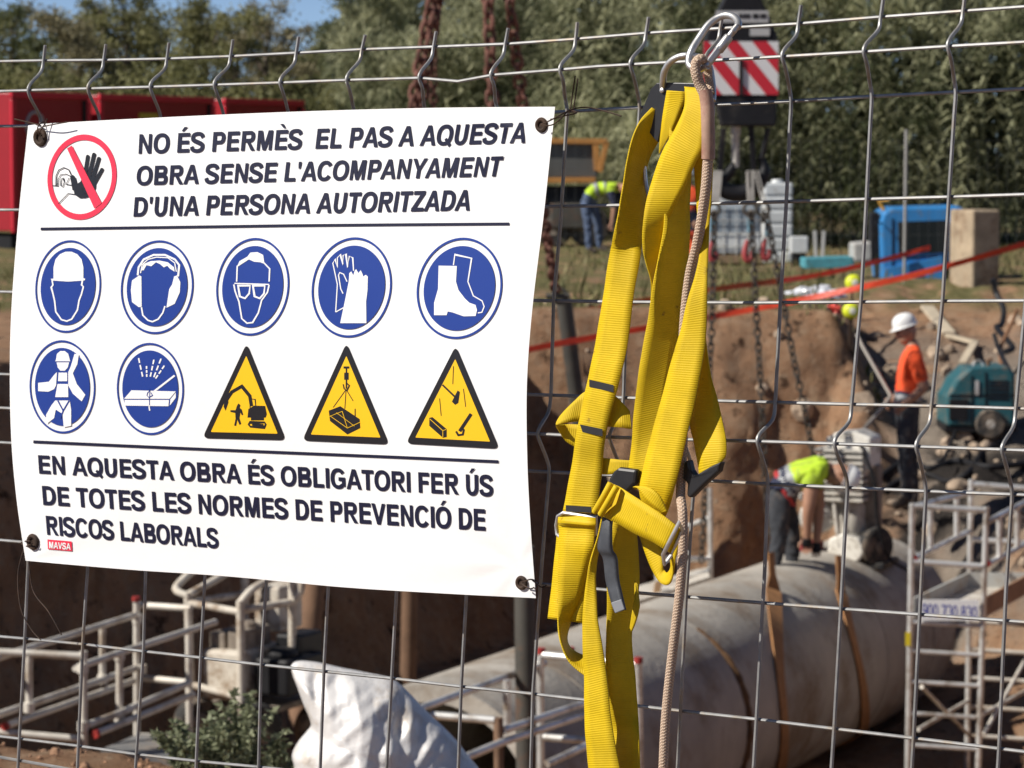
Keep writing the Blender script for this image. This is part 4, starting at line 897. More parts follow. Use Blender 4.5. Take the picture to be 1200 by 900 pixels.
def tree(x, y, h, wd, k, seed, label, dens=1.0, bare=0.0, zlow=.12):
    rs = np.random.RandomState(seed); z0 = gz(x, y); t = thing('tree', label, 'tree', 'trees along the site edge', (x, y, z0))
    mb = MB(); lean = rs.uniform(-.25, .25, 2) * h * .25
    tp = [(0, 0, -.2), (lean[0] * .3, lean[1] * .3, h * .3), (lean[0] * .7, lean[1] * .7, h * .6), (lean[0], lean[1], h * .93)]
    tp = spline(tp, 4); mb.tube(tp, [.16 * h / 6 * (1 - .93 * i / (len(tp) - 1)) + .01 for i in range(len(tp))], 8)
    cl = []
    for i in range(int(26 + 10 * wd)):
        f = rs.uniform(zlow, 1.0); r = wd * (.55 + .45 * math.sin(math.pi * min(1, f * .92 + .1))) * rs.uniform(.15, 1.0); a = rs.uniform(0, 6.283)
        c = np.array([lean[0] * f + math.cos(a) * r, lean[1] * f + math.sin(a) * r, h * f]); cl.append((c, rs.uniform(.25, .62) * (1 - .35 * f) * (wd / 1.8) ** .5, rs.rand()))
        if i % 2 == 0:
            b0 = Vector((lean[0] * f * .8, lean[1] * f * .8, h * f * .8)); mb.tube([b0, b0.lerp(Vector(c), .5) + Vector((0, 0, .12)), Vector(c) + Vector((0, 0, .25))], [.035, .02, .006], 5)
    mb.build('trunk', M_bark, t, smooth=True)
    C = []; T = []
    for c, r, tone in cl:
        n = int(330 * dens * r / .45 * (1 - bare * rs.rand()))
        p = rs.normal(size=(n, 3)) * np.array([r, r, r * .75]) * .62 + c; C.append(p); T.append(np.clip(tone * .6 + rs.rand(n) * .5, 0, 1))
    C = np.concatenate(C); T = np.concatenate(T); C[:, 2] = np.maximum(C[:, 2], .05); n = len(C)
    u = rdir(rs, n) * rs.uniform(.04, .10, (n, 1)); w_ = np.cross(u, rdir(rs, n)); w_ = w_ / (np.linalg.norm(w_, axis=1, keepdims=True) + 1e-9) * rs.uniform(.018, .04, (n, 1))
    V, F = quads(C, u, w_); leafmesh('crown', V, F, np.repeat(T, 4), M_tree[k], t)
TR = [ # px, Y, top py, halfwidth m, material, label
 (-60, 88, -6, 2.2, 0, 'olive tree beyond the red container at the picture edge', .1), (25, 92, 2, 2.0, 1, 'dark tree rising over the first bright red end panel', .2), (95, 86, 12, 1.9, 2, 'thin dry tree over the first black gap between red containers', .5),
 (160, 90, -4, 2.3, 0, 'broad olive tree over the middle red container', .2), (235, 87, 3, 2.2, 0, 'yellowish tree above the far end of the middle red container', .2), (300, 91, 8, 1.9, 2, 'sparse tree with bare twigs left of the patch of sky', .5), (352, 96, 32, 2.0, 0, 'low olive tree below the patch of blue sky', .1), (405, 90, 26, 1.6, 1, 'low dark tree right of the sky patch', .1),
 (452, 84, -8, 2.0, 0, 'leafy tree between the sky patch and the thick rusty chain', .1), (520, 80, -30, 2.2, 1, 'dark green tree behind the thick rusty chains', .1), (590, 82, -24, 2.2, 0, 'green tree behind the thin pair of rusty chains', .1), (655, 79, -20, 2.0, 1, 'dark tree behind the twisted wire at the banner corner', .1)]
TR += [(-20, 104, 14, 2.6, 2, 'pale dry tree half hidden at the picture edge behind the nearer olive tree', .1), (62, 106, 18, 2.7, 0, 'hazy olive tree behind the first black gap between red containers', .1), (128, 108, 10, 2.7, 2, 'pale tree filling the gap between the thin dry tree and the broad olive tree', .1), (198, 105, 16, 2.8, 0, 'rounded olive tree behind the yellow label of the middle red container', .1), (268, 107, 20, 2.7, 2, 'pale rounded tree behind the second black gap between red containers', .1), (322, 108, 34, 2.4, 0, 'low rounded tree closing the hedge line under the sky patch', .1), (380, 106, 34, 2.4, 2, 'lowest pale tree right under the middle of the sky patch', .1), (430, 104, 14, 2.4, 0, 'olive tree rising where the sky patch ends', .1)]
for i, (px, Y, ty, wd, k, lab, bare) in enumerate(TR):
    p = P(px, 190, Y); top = P(px, ty, Y).z; tree(p.x, Y, top - gz(p.x, Y), wd, k, 40 + i, lab, 1.15, bare)
# undergrowth along the foot of the trees
rs = np.random.RandomState(3); C = []; T = []
for i in range(900):
    px = rs.uniform(-80, 760); Y = rs.uniform(70, 100); p = P(px, 190, Y); r = rs.uniform(.3, .8); hh = (rs.uniform(.2, 3.9) if Y > 80 else rs.uniform(.2, 2.6)) * (1 if px < 500 else 1.2); hh *= .8 if 330 < px < 420 else 1; n = int(150 * r / .5)
    q = rs.normal(size=(n, 3)) * np.array([r, r, r * .7]) * .6 + np.array([p.x, Y, gz(p.x, Y) + hh]); C.append(q); T.append(np.clip(rs.rand() * .6 + rs.rand(n) * .45, 0, 1))
C = np.concatenate(C); T = np.concatenate(T); n = len(C); u = rdir(rs, n) * rs.uniform(.05, .13, (n, 1)); w_ = np.cross(u, rdir(rs, n)); w_ = w_ / (np.linalg.norm(w_, axis=1, keepdims=True) + 1e-9) * .045
V, F = quads(C, u, w_); tag(leafmesh('undergrowth', V, F, np.repeat(T, 4), M_tree[0]), 'mass of grey green scrub under the distant trees', 'scrub', kind='stuff')
# giant cane bank: bent blades on tall stems
def reeds():
    rs = np.random.RandomState(8); V = []; F = []; T = []; k = 0
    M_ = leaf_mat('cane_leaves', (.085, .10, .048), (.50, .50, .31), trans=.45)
    ns = 950
    for i in range(ns):
        px = rs.uniform(430, 1290); Y = rs.uniform(57, 68)
        if px < 640: Y = rs.uniform(66, 76)
        elif px < 745: Y = rs.uniform(62.5, 71)
        p = P(px, 190, Y); z0 = gz(p.x, Y); front = (Y - (57 if px > 745 else 62.5 if px > 640 else 66)) / 11
        h = rs.uniform(1.2, 6.8) if front < .35 else rs.uniform(3.2, 7.4)
        if px < 640: h *= .8
        lean = rs.normal(size=2) * .09; clump = fbm(np.array([p.x * .9]), np.array([Y * .3]), np.array([0.]), 1.0, 3)[0]
        tone0 = np.clip(.42 + clump * 1.5 + rs.normal() * .12, 0, 1)
        stem = lambda f: np.array([p.x + lean[0] * h * f * f, Y + lean[1] * h * f * f, z0 + h * f])
        # stem
        a, b = stem(0), stem(1); w_ = .008
        V += [a + [w_, 0, 0], a - [w_, 0, 0], b - [w_ * .4, 0, 0], b + [w_ * .4, 0, 0]]; F.append((k, k + 1, k + 2, k + 3)); T += [tone0 * .35] * 4; k += 4
        nl = int(h * 6.5)
        for j in range(nl):
            f = .12 + .88 * (j + rs.rand()) / nl; c = stem(f); az = rs.uniform(0, 6.283); L = rs.uniform(.35, .75); up = rs.uniform(.25, .9); d = np.array([math.cos(az), math.sin(az), 0]); s_ = np.array([-d[1], d[0], 0]) * rs.uniform(.018, .034)
            p1 = c + d * L * .45 + np.array([0, 0, up * L * .45]); p2 = c + d * L * .95 + np.array([0, 0, up * L * .45 - L * .38 * rs.uniform(.2, 1.2)])
            t = float(np.clip(tone0 + rs.normal() * .16, 0, 1))
            V += [c - s_ * .5, c + s_ * .5, p1 + s_, p1 - s_, p2]; 
            F.append((k, k + 1, k + 2, k + 3)); F.append((k + 3, k + 2, k + 4, k + 4)); T += [t] * 5; k += 5
    # arching plumes of long leaves: light and dark tufts over the whole face of the bank
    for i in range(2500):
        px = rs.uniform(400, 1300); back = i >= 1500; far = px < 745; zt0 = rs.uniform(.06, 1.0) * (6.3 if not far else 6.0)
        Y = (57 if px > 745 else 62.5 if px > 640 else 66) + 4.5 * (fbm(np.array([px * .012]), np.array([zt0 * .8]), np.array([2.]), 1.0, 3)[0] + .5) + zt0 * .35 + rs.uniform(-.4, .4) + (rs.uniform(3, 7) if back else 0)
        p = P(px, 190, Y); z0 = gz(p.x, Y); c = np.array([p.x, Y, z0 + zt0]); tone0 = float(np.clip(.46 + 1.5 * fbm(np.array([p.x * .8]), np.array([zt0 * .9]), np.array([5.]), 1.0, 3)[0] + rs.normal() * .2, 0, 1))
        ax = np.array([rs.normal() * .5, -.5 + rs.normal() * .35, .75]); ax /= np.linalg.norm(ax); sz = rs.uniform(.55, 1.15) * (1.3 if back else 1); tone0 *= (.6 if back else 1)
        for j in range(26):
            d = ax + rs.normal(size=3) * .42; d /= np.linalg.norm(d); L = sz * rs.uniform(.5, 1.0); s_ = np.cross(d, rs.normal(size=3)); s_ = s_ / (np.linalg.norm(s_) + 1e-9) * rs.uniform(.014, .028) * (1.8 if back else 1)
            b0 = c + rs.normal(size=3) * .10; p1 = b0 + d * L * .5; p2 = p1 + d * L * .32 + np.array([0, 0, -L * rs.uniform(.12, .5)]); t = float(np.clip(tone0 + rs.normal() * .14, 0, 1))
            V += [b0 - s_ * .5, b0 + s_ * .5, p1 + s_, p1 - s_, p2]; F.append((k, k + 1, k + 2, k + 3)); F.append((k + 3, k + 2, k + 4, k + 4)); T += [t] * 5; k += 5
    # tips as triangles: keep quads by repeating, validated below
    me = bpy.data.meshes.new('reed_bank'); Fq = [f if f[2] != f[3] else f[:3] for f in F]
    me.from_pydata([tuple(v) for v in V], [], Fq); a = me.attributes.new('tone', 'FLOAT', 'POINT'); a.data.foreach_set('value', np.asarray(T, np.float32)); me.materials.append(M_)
    tag(link(bpy.data.objects.new('reed_bank', me)), 'tall dense bank of pale green giant cane behind the site', 'reeds', kind='stuff')
reeds()
# dry grass on the far lip
rs = np.random.RandomState(21); n = 9000; X = rs.uniform(-8, 14, n); Y = 32.9 + 22 * rs.rand(n) ** 1.6
keep = (sdf(PIT, X, Y) < -.12) & (sdf(BENCH, X, Y) < .4) & (fbm(X, Y, X * 0, .55, 3) > -.12); X = X[keep]; Y = Y[keep]; Z = height(X, Y); n = len(X)
h = rs.uniform(.05, .22, n) * (1 + .8 * (rs.rand(n) > .93)); a = rs.uniform(0, 6.283, n); tl = rs.normal(size=(n, 2)) * .35
C = np.stack([X + tl[:, 0] * h * .5, Y + tl[:, 1] * h * .5, Z + h * .5], 1); u = np.stack([tl[:, 0] * h * .5, tl[:, 1] * h * .5, h * .5], 1); w_ = np.stack([np.cos(a), np.sin(a), a * 0], 1) * rs.uniform(.008, .022, (n, 1))
V, F = quads(C, u, w_); tag(leafmesh('grass', V, F, np.repeat(rs.rand(n), 4), leaf_mat('dry_grass', (.07, .085, .02), (.30, .26, .12))), 'thin dry grass on the level ground beyond the trench', 'grass', kind='stuff')
# weeds on the near lip
M_weed = leaf_mat('weed_leaves', (.13, .15, .085), (.34, .36, .22), trans=.25)
def weed(x, y, spread, h, n, seed, label, name='weed'):
    rs = np.random.RandomState(seed); z0 = gz(x, y); t = thing(name, label, 'weed', loc=(x, y, z0)); mb = MB(); C = []; U_ = []; W_ = []; T = []
    for i in range(n):
        a = rs.uniform(0, 6.283); r = spread * rs.rand() ** .6; hh = h * rs.uniform(.45, 1.1) * (1 - .45 * (r / spread)); b = Vector((math.cos(a) * r * .35, math.sin(a) * r * .3, -.02)); e = Vector((math.cos(a) * r, math.sin(a) * r * .7, hh)); m_ = b.lerp(e, .5) + Vector((0, 0, hh * .18))
        pts = spline([tuple(b), tuple(m_), tuple(e)], 4); mb.tube(pts, [.0022 - .0014 * q / (len(pts) - 1) for q in range(len(pts))], 4)
        for q in pts[2:]:
            for _ in range(7):
                d = rdir(rs, 1, .6)[0]; L = rs.uniform(.006, .016); c = np.array(q) + d * L * .9; s_ = np.cross(d, rdir(rs, 1)[0]); s_ = s_ / (np.linalg.norm(s_) + 1e-9)
                C.append(c); U_.append(d * L); W_.append(s_ * L * .42); T.append(rs.rand())
    mb.build('stems', mat('weed_stem', (.12, .13, .06)), t); V, F = quads(np.array(C), np.array(U_), np.array(W_)); leafmesh('leaves', V, F, np.repeat(T, 4), M_weed, t)
def lipY(px): return 8.0 if px > 150 else 8.3
for i, (px, py, sp_, h, n, lab) in enumerate([(228, 912, .11, .15, 24, 'low grey green weed at the edge of the trench, nearest the bare soil'), (283, 914, .14, .235, 40, 'tallest grey green leafy weed in front of the muddy machine wheel'), (328, 916, .10, .19, 26, 'leafy weed touching the white sack'), (96, 868, .022, .045, 7, 'tiny green sprig on bare soil below the scaffold rails')]):
    Y = lipY(px); p = P(px, py, Y); weed(p.x, Y, sp_, h, n, 60 + i, lab)
# ================================================================== things in and around the excavation
M_alu = mat('aluminium_tube', (.74, .73, .70), rough=.4, metal=.55, var=.15, vscale=6, dirt=(.32, .25, .18), dscale=4, damt=.5)
M_dalu = mat('dusty_aluminium', (.64, .60, .53), rough=.6, metal=.2, var=.15, vscale=5, dirt=(.36, .28, .2), dscale=3, damt=.55)
M_redcap = mat('red_cap', (.33, .03, .025), rough=.6, var=.3, vscale=20)
M_conc = mat('pipe_concrete', (.375, .345, .30), rough=.9, var=.24, vscale=1.6, dirt=(.21, .155, .105), dscale=1.1, damt=.55, bump=.010, bscale=11)
M_rustpile = mat('rusty_pile', (.15, .085, .05), rough=.9, var=.4, vscale=3, bump=.004, bscale=20)
M_darkpile = mat('dark_steel_pile', (.07, .065, .055), rough=.7, metal=.2, var=.3, vscale=3, dirt=(.14, .07, .04), dscale=4, damt=.4)
M_black = mat('black_paint', (.010, .010, .012), rough=.55, var=.3, vscale=6, dirt=(.045, .04, .034), dscale=4, damt=.25, spec=.3)
M_rubber = mat('tyre_rubber', (.03, .029, .028), rough=.9, dirt=(.20, .155, .115), dscale=6, damt=.6)
M_glass = mat('dark_glass', (.015, .02, .022), rough=.12, spec=.6)
def tubes(parent, items, r=.024, m=None):
    """items: (part name, p, q) with p, q = (px, py, Y)"""
    for it in items:
        mb = MB(); mb.tube([P(*p) for p in it[1:]], r, 10); mb.build(it[0], m or M_alu, parent, smooth=True)
def pbox(mb, x0, y0, x1, y1, Y, depth, m=0):
    a = P(x0, y0, Y); b = P(x1, y1, Y); mb.box(((a.x + b.x) / 2, Y + depth / 2, (a.z + b.z) / 2), (abs(b.x - a.x), depth, abs(a.z - b.z)), None, m)
# ---------------------------------------------------------------- the concrete pipe
D3 = Vector((PIPE_D[0], PIPE_D[1], 0)); PR = .86; PZ = -1.85 - PR
def pipe_at(px):
    """point of the pipe axis seen at picture column px"""
    k = (px - 600) / 3600; s = PIPE_D[0] / PIPE_D[1]; Y = (PIPE_A[1] * s - PIPE_A[0]) / (s - k); return Vector((k * Y, Y, PZ))
pipe = thing('concrete_pipe', 'huge grey concrete pipe lying in the trench bottom under the drilling machine', 'pipe', loc=tuple(pipe_at(505)))
J = [(pipe_at(x) - pipe_at(505)).length for x in (600, 757, 934, 992)]; LEN = (pipe_at(1019) - pipe_at(505)).length
prof = [(0, PR - .12), (0, PR)]; t = 0
bounds = sorted(J) + [LEN]
for j in bounds:
    while t < j - .3: t += .2; prof.append((t, PR))
    if j < LEN: prof += [(j - .012, PR), (j - .01, PR - .02), (j + .01, PR - .02), (j + .012, PR)]; t = j + .05; prof.append((t, PR))
prof += [(LEN, PR), (LEN, PR - .12), (.02, PR - .12)]
mb = MB(); mb.lathe((0, 0, 0), D3, prof, 64); mb.f = mb.f[:-2]; mb.m = mb.m[:-2]; mb.build('pipe_shell', M_conc, pipe, smooth=True)
mb = MB(); o0 = pipe_at(505)
nx3 = Vector((D3.y, -D3.x, 0)); c = D3 * J[1]
def arc(c, r, a0, a1, n=24): return [c + (Vector((0, 0, 1)) * math.cos(R(a0 + (a1 - a0) * i / n)) + nx3 * math.sin(R(a0 + (a1 - a0) * i / n))) * r for i in range(n + 1)]
mb.tube(arc(c, PR - .008, 30, 165, 40), [.020 + .022 * min(1, i / 8) + .006 * math.sin(i * 2.1) for i in range(41)], 8); mb.build('joint_seal', mat('rusty_seal', (.12, .065, .03), rough=1, var=.5, vscale=8, bump=.01, bscale=12), pipe, smooth=True)
M_strap = mat('orange_brown_strap', (.33, .16, .06), rough=.8, var=.25, vscale=8)
def pipe_strap(path, w_, lab):
    """a flat strap laid down over the pipe's side, then on round underneath"""
    A0 = pipe_at(505); pts = []
    for px, py in spline(path, 8):
        r = ray(px, py); rp = r - D3 * r.dot(D3); o_ = CAM - A0; op = o_ - D3 * o_.dot(D3); rad_ = PR + .012
        a = rp.dot(rp); b = 2 * op.dot(rp); c = op.dot(op) - rad_ ** 2; dsc = b * b - 4 * a * c
        if dsc < 0: continue
        q = CAM + r * ((-b - math.sqrt(dsc)) / (2 * a)); pts.append(q)
    lift = [pts[0] + Vector((-.02, .02, .30)), pts[0] + Vector((-.01, .0, .12))]
    c = A0 + D3 * (pts[-1] - A0).dot(D3); v = pts[-1] - c; a1 = math.atan2(v.dot(nx3), v.z); tail = [c - D3 * .05 * k + (Vector((0, 0, 1)) * math.cos(a1 + .16 * k) + nx3 * math.sin(a1 + .16 * k)) * (PR + .012) for k in range(1, 8)]
    pts = lift + pts + tail; k = len(pts); V = []; A0b = A0
    for i, p in enumerate(pts):
        a = pts[max(i - 1, 0)]; b = pts[min(i + 1, k - 1)]; tn = (b - a).normalized(); c = A0b + D3 * (p - A0b).dot(D3); nn = (p - c).normalized() if i >= 2 else nx3
        wv = tn.cross(nn).normalized(); nn = wv.cross(tn).normalized()
        V += [p - wv * w_ / 2 + nn * .008, p + wv * w_ / 2 + nn * .008, p + wv * w_ / 2 - nn * .006, p - wv * w_ / 2 - nn * .006]
    F = [(4 * i + j, 4 * i + (j + 1) % 4, 4 * i + 4 + (j + 1) % 4, 4 * i + 4 + j) for i in range(k - 1) for j in range(4)] + [(0, 1, 2, 3), (4 * k - 4, 4 * k - 3, 4 * k - 2, 4 * k - 1)]
    mb = MB(); mb.add(V, F); tag(mb.build('tension_strap', M_strap, smooth=True), lab, 'strap', 'tension straps round the pipe')
pipe_strap([(906, 690), (909, 730), (913, 780), (918, 830), (919, 870), (914, 905), (905, 930)], .14, 'orange brown strap down the pipe side below the bending worker')
pipe_strap([(985, 692), (996, 735), (1007, 780), (1013, 820), (1012, 852), (1003, 880), (990, 900)], .13, 'orange brown strap down the pipe side below the drilling machine')
# ---------------------------------------------------------------- piles
def pile(p, q, r, m, lab, name='steel_pile'):
    a = P(*p); b = P(*q); d = (b - a).normalized(); mb = MB(); mb.lathe(a, d, [(0, r * .72), (0, r), ((b - a).length + .6, r), ((b - a).length + .6, r * .6)], 18); tag(mb.build(name, m, smooth=True), lab, 'pile', 'shoring piles in the trench')
pile((661, 352, 31.2), (680, 500, 31.4), .082, M_darkpile, 'dark round pile with a rusty chain shackled to its top, beside the harness')
pile((486, 430, 26), (478, 800, 26), .07, M_rustpile, 'brown pile below the banner, straight above the white sack')
pile((614, 640, 18.2), (617, 920, 18.2), .062, M_darkpile, 'dark olive pile standing in front of the pipe below the banner corner')
pile((372, 640, 25), (357, 790, 24.6), .10, M_rustpile, 'thick slanting brown pile just behind the muddy white machine')
# ---------------------------------------------------------------- scaffolds
NS = 'aluminium scaffold guardrails'
s1 = thing('scaffold', 'dusty aluminium guardrail frames below the banner, beside the muddy white machine', 'scaffold', 'aluminium scaffolds in the trench', tuple(P(100, 866, 19)))
def world_children(par, fn):
    """build parts in world places under a thing whose origin is its base"""
    before = set(bpy.data.objects); fn()
    off = Vector(par.location)
    for o in set(bpy.data.objects) - before:
        if o.parent == par and o.type == 'MESH':
            o.data.transform(Matrix.Translation(-off))
def s1parts():
    tubes(s1, [('rail', (-60, 761, 19), (98, 769, 19)), ('post', (98, 763, 19), (98.5, 930, 19)), ('post', (34, 766, 19), (34, 830, 19)), ('rail', (-60, 853, 19), (92, 866, 19)),
      ('rail', (-70, 795, 18.4), (0, 770, 19), (158, 721, 20.7)), ('rail', (-70, 862, 18.5), (0, 837, 19), (160, 783, 20.7)), ('rail', (6, 851, 19), (156, 798, 20.7)),
      ('post', (160, 705, 20.75), (160.5, 900, 20.75)), ('post', (120, 730, 20.3), (120, 797, 20.3)), ('rail', (160, 709, 20.8), (224, 713, 20.6)),
      ('rail', (88, 783, 19), (144, 764, 19.6), (252, 729, 20.7)), ('post', (140, 768, 19.6), (140, 842, 19.6)), ('rail', (102, 850, 19), (140, 836, 19.5), (222, 800, 20.6)), ('rail', (112, 860, 19), (226, 814, 20.6)),
      ('post', (221, 712, 20.6), (222, 890, 20.6)), ('rail', (163, 794, 20.8), (223, 800, 20.6))], .0235, M_dalu)
    for q in ((5, 851.5, 18.985), (111, 860.5, 18.985), (159.5, 704, 20.75)):
        mb = MB(); c = P(*q); mb.lathe(c - Vector((.0, .01, 0)), Vector((.35, .8, .1)) if q[1] > 720 else (0, 0, 1), [(0, .015), (0, .027), (.03, .027), (.03, .01)], 12); mb.build('end_cap', M_redcap, s1, smooth=True)
    for q in ((97, 783, 18.99), (97, 851, 18.99), (140, 768, 19.58), (120, 796, 20.28), (34, 829, 18.98), (140, 840, 19.58), (166, 784, 20.72), (161, 725, 20.73)):
        mb = MB(); mb.lathe(P(*q) + Vector((0, 0, -.03)), (0, 0, 1), [(0, .03), (0, .034), (.06, .034), (.06, .03)], 12); mb.build('coupler', M_dalu, s1, smooth=True)
    mb = MB(); a = P(118, 878, 19.2); b = P(162, 860, 20.9); c = P(208, 862, 20.6); d = P(200, 890, 19.2)
    mb.prism([a, b, c, d], (0, 0, -.05)); mb.build('deck', mat('deck_board', (.20, .20, .20), rough=.7, var=.2, vscale=4, dirt=(.3, .24, .18), dscale=4), s1)
    mb = MB(); mb.prism([b + Vector((0, .02, 0)), c + Vector((0, .02, 0)), c + Vector((0, .04, 0)), b + Vector((0, .04, 0))], (0, 0, -.14)); mb.build('toe_board', M_dalu, s1)
world_children(s1, s1parts)
s2 = thing('scaffold', 'aluminium scaffold frames standing across the pipe between white sack and harness', 'scaffold', 'aluminium scaffolds in the trench', tuple(P(584, 930, 17)))
def s2parts():
    tubes(s2, [('rail', (440, 853, 16.6), (488, 832, 17), (638, 777, 18.6)), ('rail', (505, 838, 17.1), (580, 844, 17)), ('rail', (590, 856, 17), (686, 824, 18)), ('rail', (545, 888, 16.6), (591, 869, 17), (690, 836, 18)),
      ('post', (633, 768, 18.5), (634, 960, 18.5)), ('rail', (634, 767, 18.5), (748, 779, 18.2)), ('rail', (637, 864, 18.4), (750, 872, 18.2)), ('post', (594, 797, 17.9), (594, 856, 17.9)), ('post', (748, 776, 18.2), (750, 960, 18.2)),
      ('rail', (640, 896, 17.6), (700, 868, 18.3))], .0235, M_alu)
    mb = MB(); mb.tube([P(584, 841, 17), P(585, 950, 17)], .027, 12); mb.build('post', mat('brown_stained_post', (.20, .12, .075), rough=.7, metal=.2, var=.4, vscale=6), s2, smooth=True)
    for q in ((748, 777, 18.2), (668, 765, 18.4), (634, 766, 18.5)):
        mb = MB(); mb.lathe(P(*q), (0, 0, 1), [(0, .015), (0, .028), (.035, .028), (.035, .01)], 12); mb.build('end_cap', M_redcap, s2, smooth=True)
world_children(s2, s2parts)
s3 = thing('scaffold', 'low scaffold deck seen behind the pipe through the gap between harness and rope', 'scaffold', 'aluminium scaffolds in the trench', tuple(P(832, 700, 29.2)))
def s3parts():
    tubes(s3, [('post', (832, 572, 29.2), (833, 715, 29.2)), ('rail', (796, 620, 29.5), (832, 607, 29.2)), ('rail', (745, 700, 28.9), (832, 668, 29.2)), ('post', (770, 640, 28.8), (771, 720, 28.8)), ('rail', (768, 655, 28.8), (832, 655, 29.2))], .026)
    mb = MB(); mb.prism([P(735, 690, 28.4), P(828, 664, 29.6), P(832, 676, 28.6), P(748, 704, 27.8)], (0, 0, -.10)); mb.build('deck', M_dalu, s3)
    mb = MB(); mb.bar(P(772, 682, 28.2), P(762, 730, 28.2), .1, .06); mb.build('timber_leg', mat('timber', (.32, .2, .11), rough=.8, var=.3, vscale=8), s3)
world_children(s3, s3parts)
s4 = thing('scaffold', 'tall aluminium scaffold tower with rungs and a white number plate beside the pipe end', 'scaffold', 'aluminium scaffolds in the trench', tuple(P(1066, 930, 24)))
def s4parts():
    YF, YB = 24.0, 25.6
    tubes(s4, [('post', (1069, 590, YF), (1063, 940, YF)), ('post', (1156, 594, YF), (1145, 940, YF)), ('post', (1138, 562, YB), (1133, 900, YB)), ('post', (1212, 568, YB), (1207, 900, YB)),
      ('rail', (1069, 593, YF), (1156, 598, YF)), ('rail', (1068, 658, YF), (1155, 664, YF)), ('rail', (1138, 567, YB), (1212, 573, YB)), ('rail', (1137, 632, YB), (1211, 637, YB)),
      ('rail', (1070, 594, YF + .03), (1138, 577, YB)), ('rail', (1070, 655, YF + .05), (1137, 622, YB)), ('rail', (1156, 612, YF + .03), (1212, 583, YB)), ('rail', (1156, 662, YF + .05), (1212, 632, YB)),
      ('post', (1121, 582, 25.2), (1121, 628, 25.2)), ('post', (1090, 590, 24.5), (1090, 645, 24.5)), ('post', (1171, 604, 24.4), (1171, 652, 24.4)), ('post', (1192, 592, 25), (1192, 640, 25))], .024)
    tubes(s4, [('rung', (1067 - i * .6, y, YF), (1154 - i * 1.6, y + 5, YF)) for i, y in enumerate((729, 763, 799, 836, 873, 910))], .019)
    tubes(s4, [('rung', (1136, y, YB), (1210, y + 5, YB)) for y in (728, 761, 794, 828, 862)], .019, M_dalu)
    tubes(s4, [('brace', (1080, 805, YF + .1), (1136, 862, YB)), ('brace', (1076, 855, YF + .1), (1135, 821, YB)), ('brace', (1152, 862, YF + .1), (1209, 760, YB)), ('brace', (1150, 838, YF + .15), (1209, 806, YB))], .017, M_dalu)
    mb = MB(); z0 = P(1100, 716, YF).z
    a = P(1070, 716, YF + .04); b = P(1152, 720, YF + .04); c = P(1208, 690, YB - .05); d = P(1134, 686, YB - .05)
    a.z = b.z = c.z = d.z = z0 - .03
    mb.prism([a, b, c, d], (0, 0, -.04)); mb.build('deck', M_dalu, s4)
    M_toe = mat('grey_toe_board', (.42, .43, .41), rough=.6, var=.12, vscale=4, dirt=(.34, .26, .18), dscale=3)
    M_wood = mat('wood_toe_board', (.30, .17, .095), rough=.8, var=.25, vscale=5)
    for p, q, m in ((a, d, M_toe), (d, c, M_toe), (c, b, M_wood)):
        mb = MB(); mb.bar(p + Vector((0, 0, .05)), q + Vector((0, 0, .05)), .022, .15, 0); mb.build('toe_board', m, s4)
    fp = MB(); pa = P(1079, 703, YF - .03); pb = P(1147, 727, YF - .03); fp.box(((pa.x + pb.x) / 2, YF - .03, (pa.z + pb.z) / 2), (pb.x - pa.x, .02, pa.z - pb.z)); plate = fp.build('number_plate', mat('plate_white', (.78, .78, .78), rough=.45), s4)
    M_pl = mat('plate_blue', (.03, .05, .34), rough=.45)
    def place(px, py, lift): return P(px, py, YF - .041 - lift)
    global SV, SH
    keep = SV, SH; SV, SH = .165, .145
    fl_ = text_line('900 730 830', (1081, 722), (1145, 725.5), 14.5, 14.5, 0, 0, M_pl, lift=.0, parent=s4, place=place); SV, SH = keep
    st = MB(); pbox(st, 1061, 741, 1067, 757, YF - .03, .004); st.build('sticker', mat('yellow_sticker', (.7, .55, .02)), s4)
    for q in ((1156, 661, YF - .01), (1070, 655, YF - .01)):
        mb = MB(); mb.lathe(P(*q), (.3, .9, .1), [(0, .01), (0, .03), (.04, .03), (.04, .01)], 12); mb.build('end_cap', M_redcap, s4, smooth=True)
world_children(s4, s4parts)
for o in list(s4.children):
    if o.name.startswith('lettering'):
        pl_ = [c for c in s4.children if c.name.startswith('number_plate')][0]; o.parent = pl_
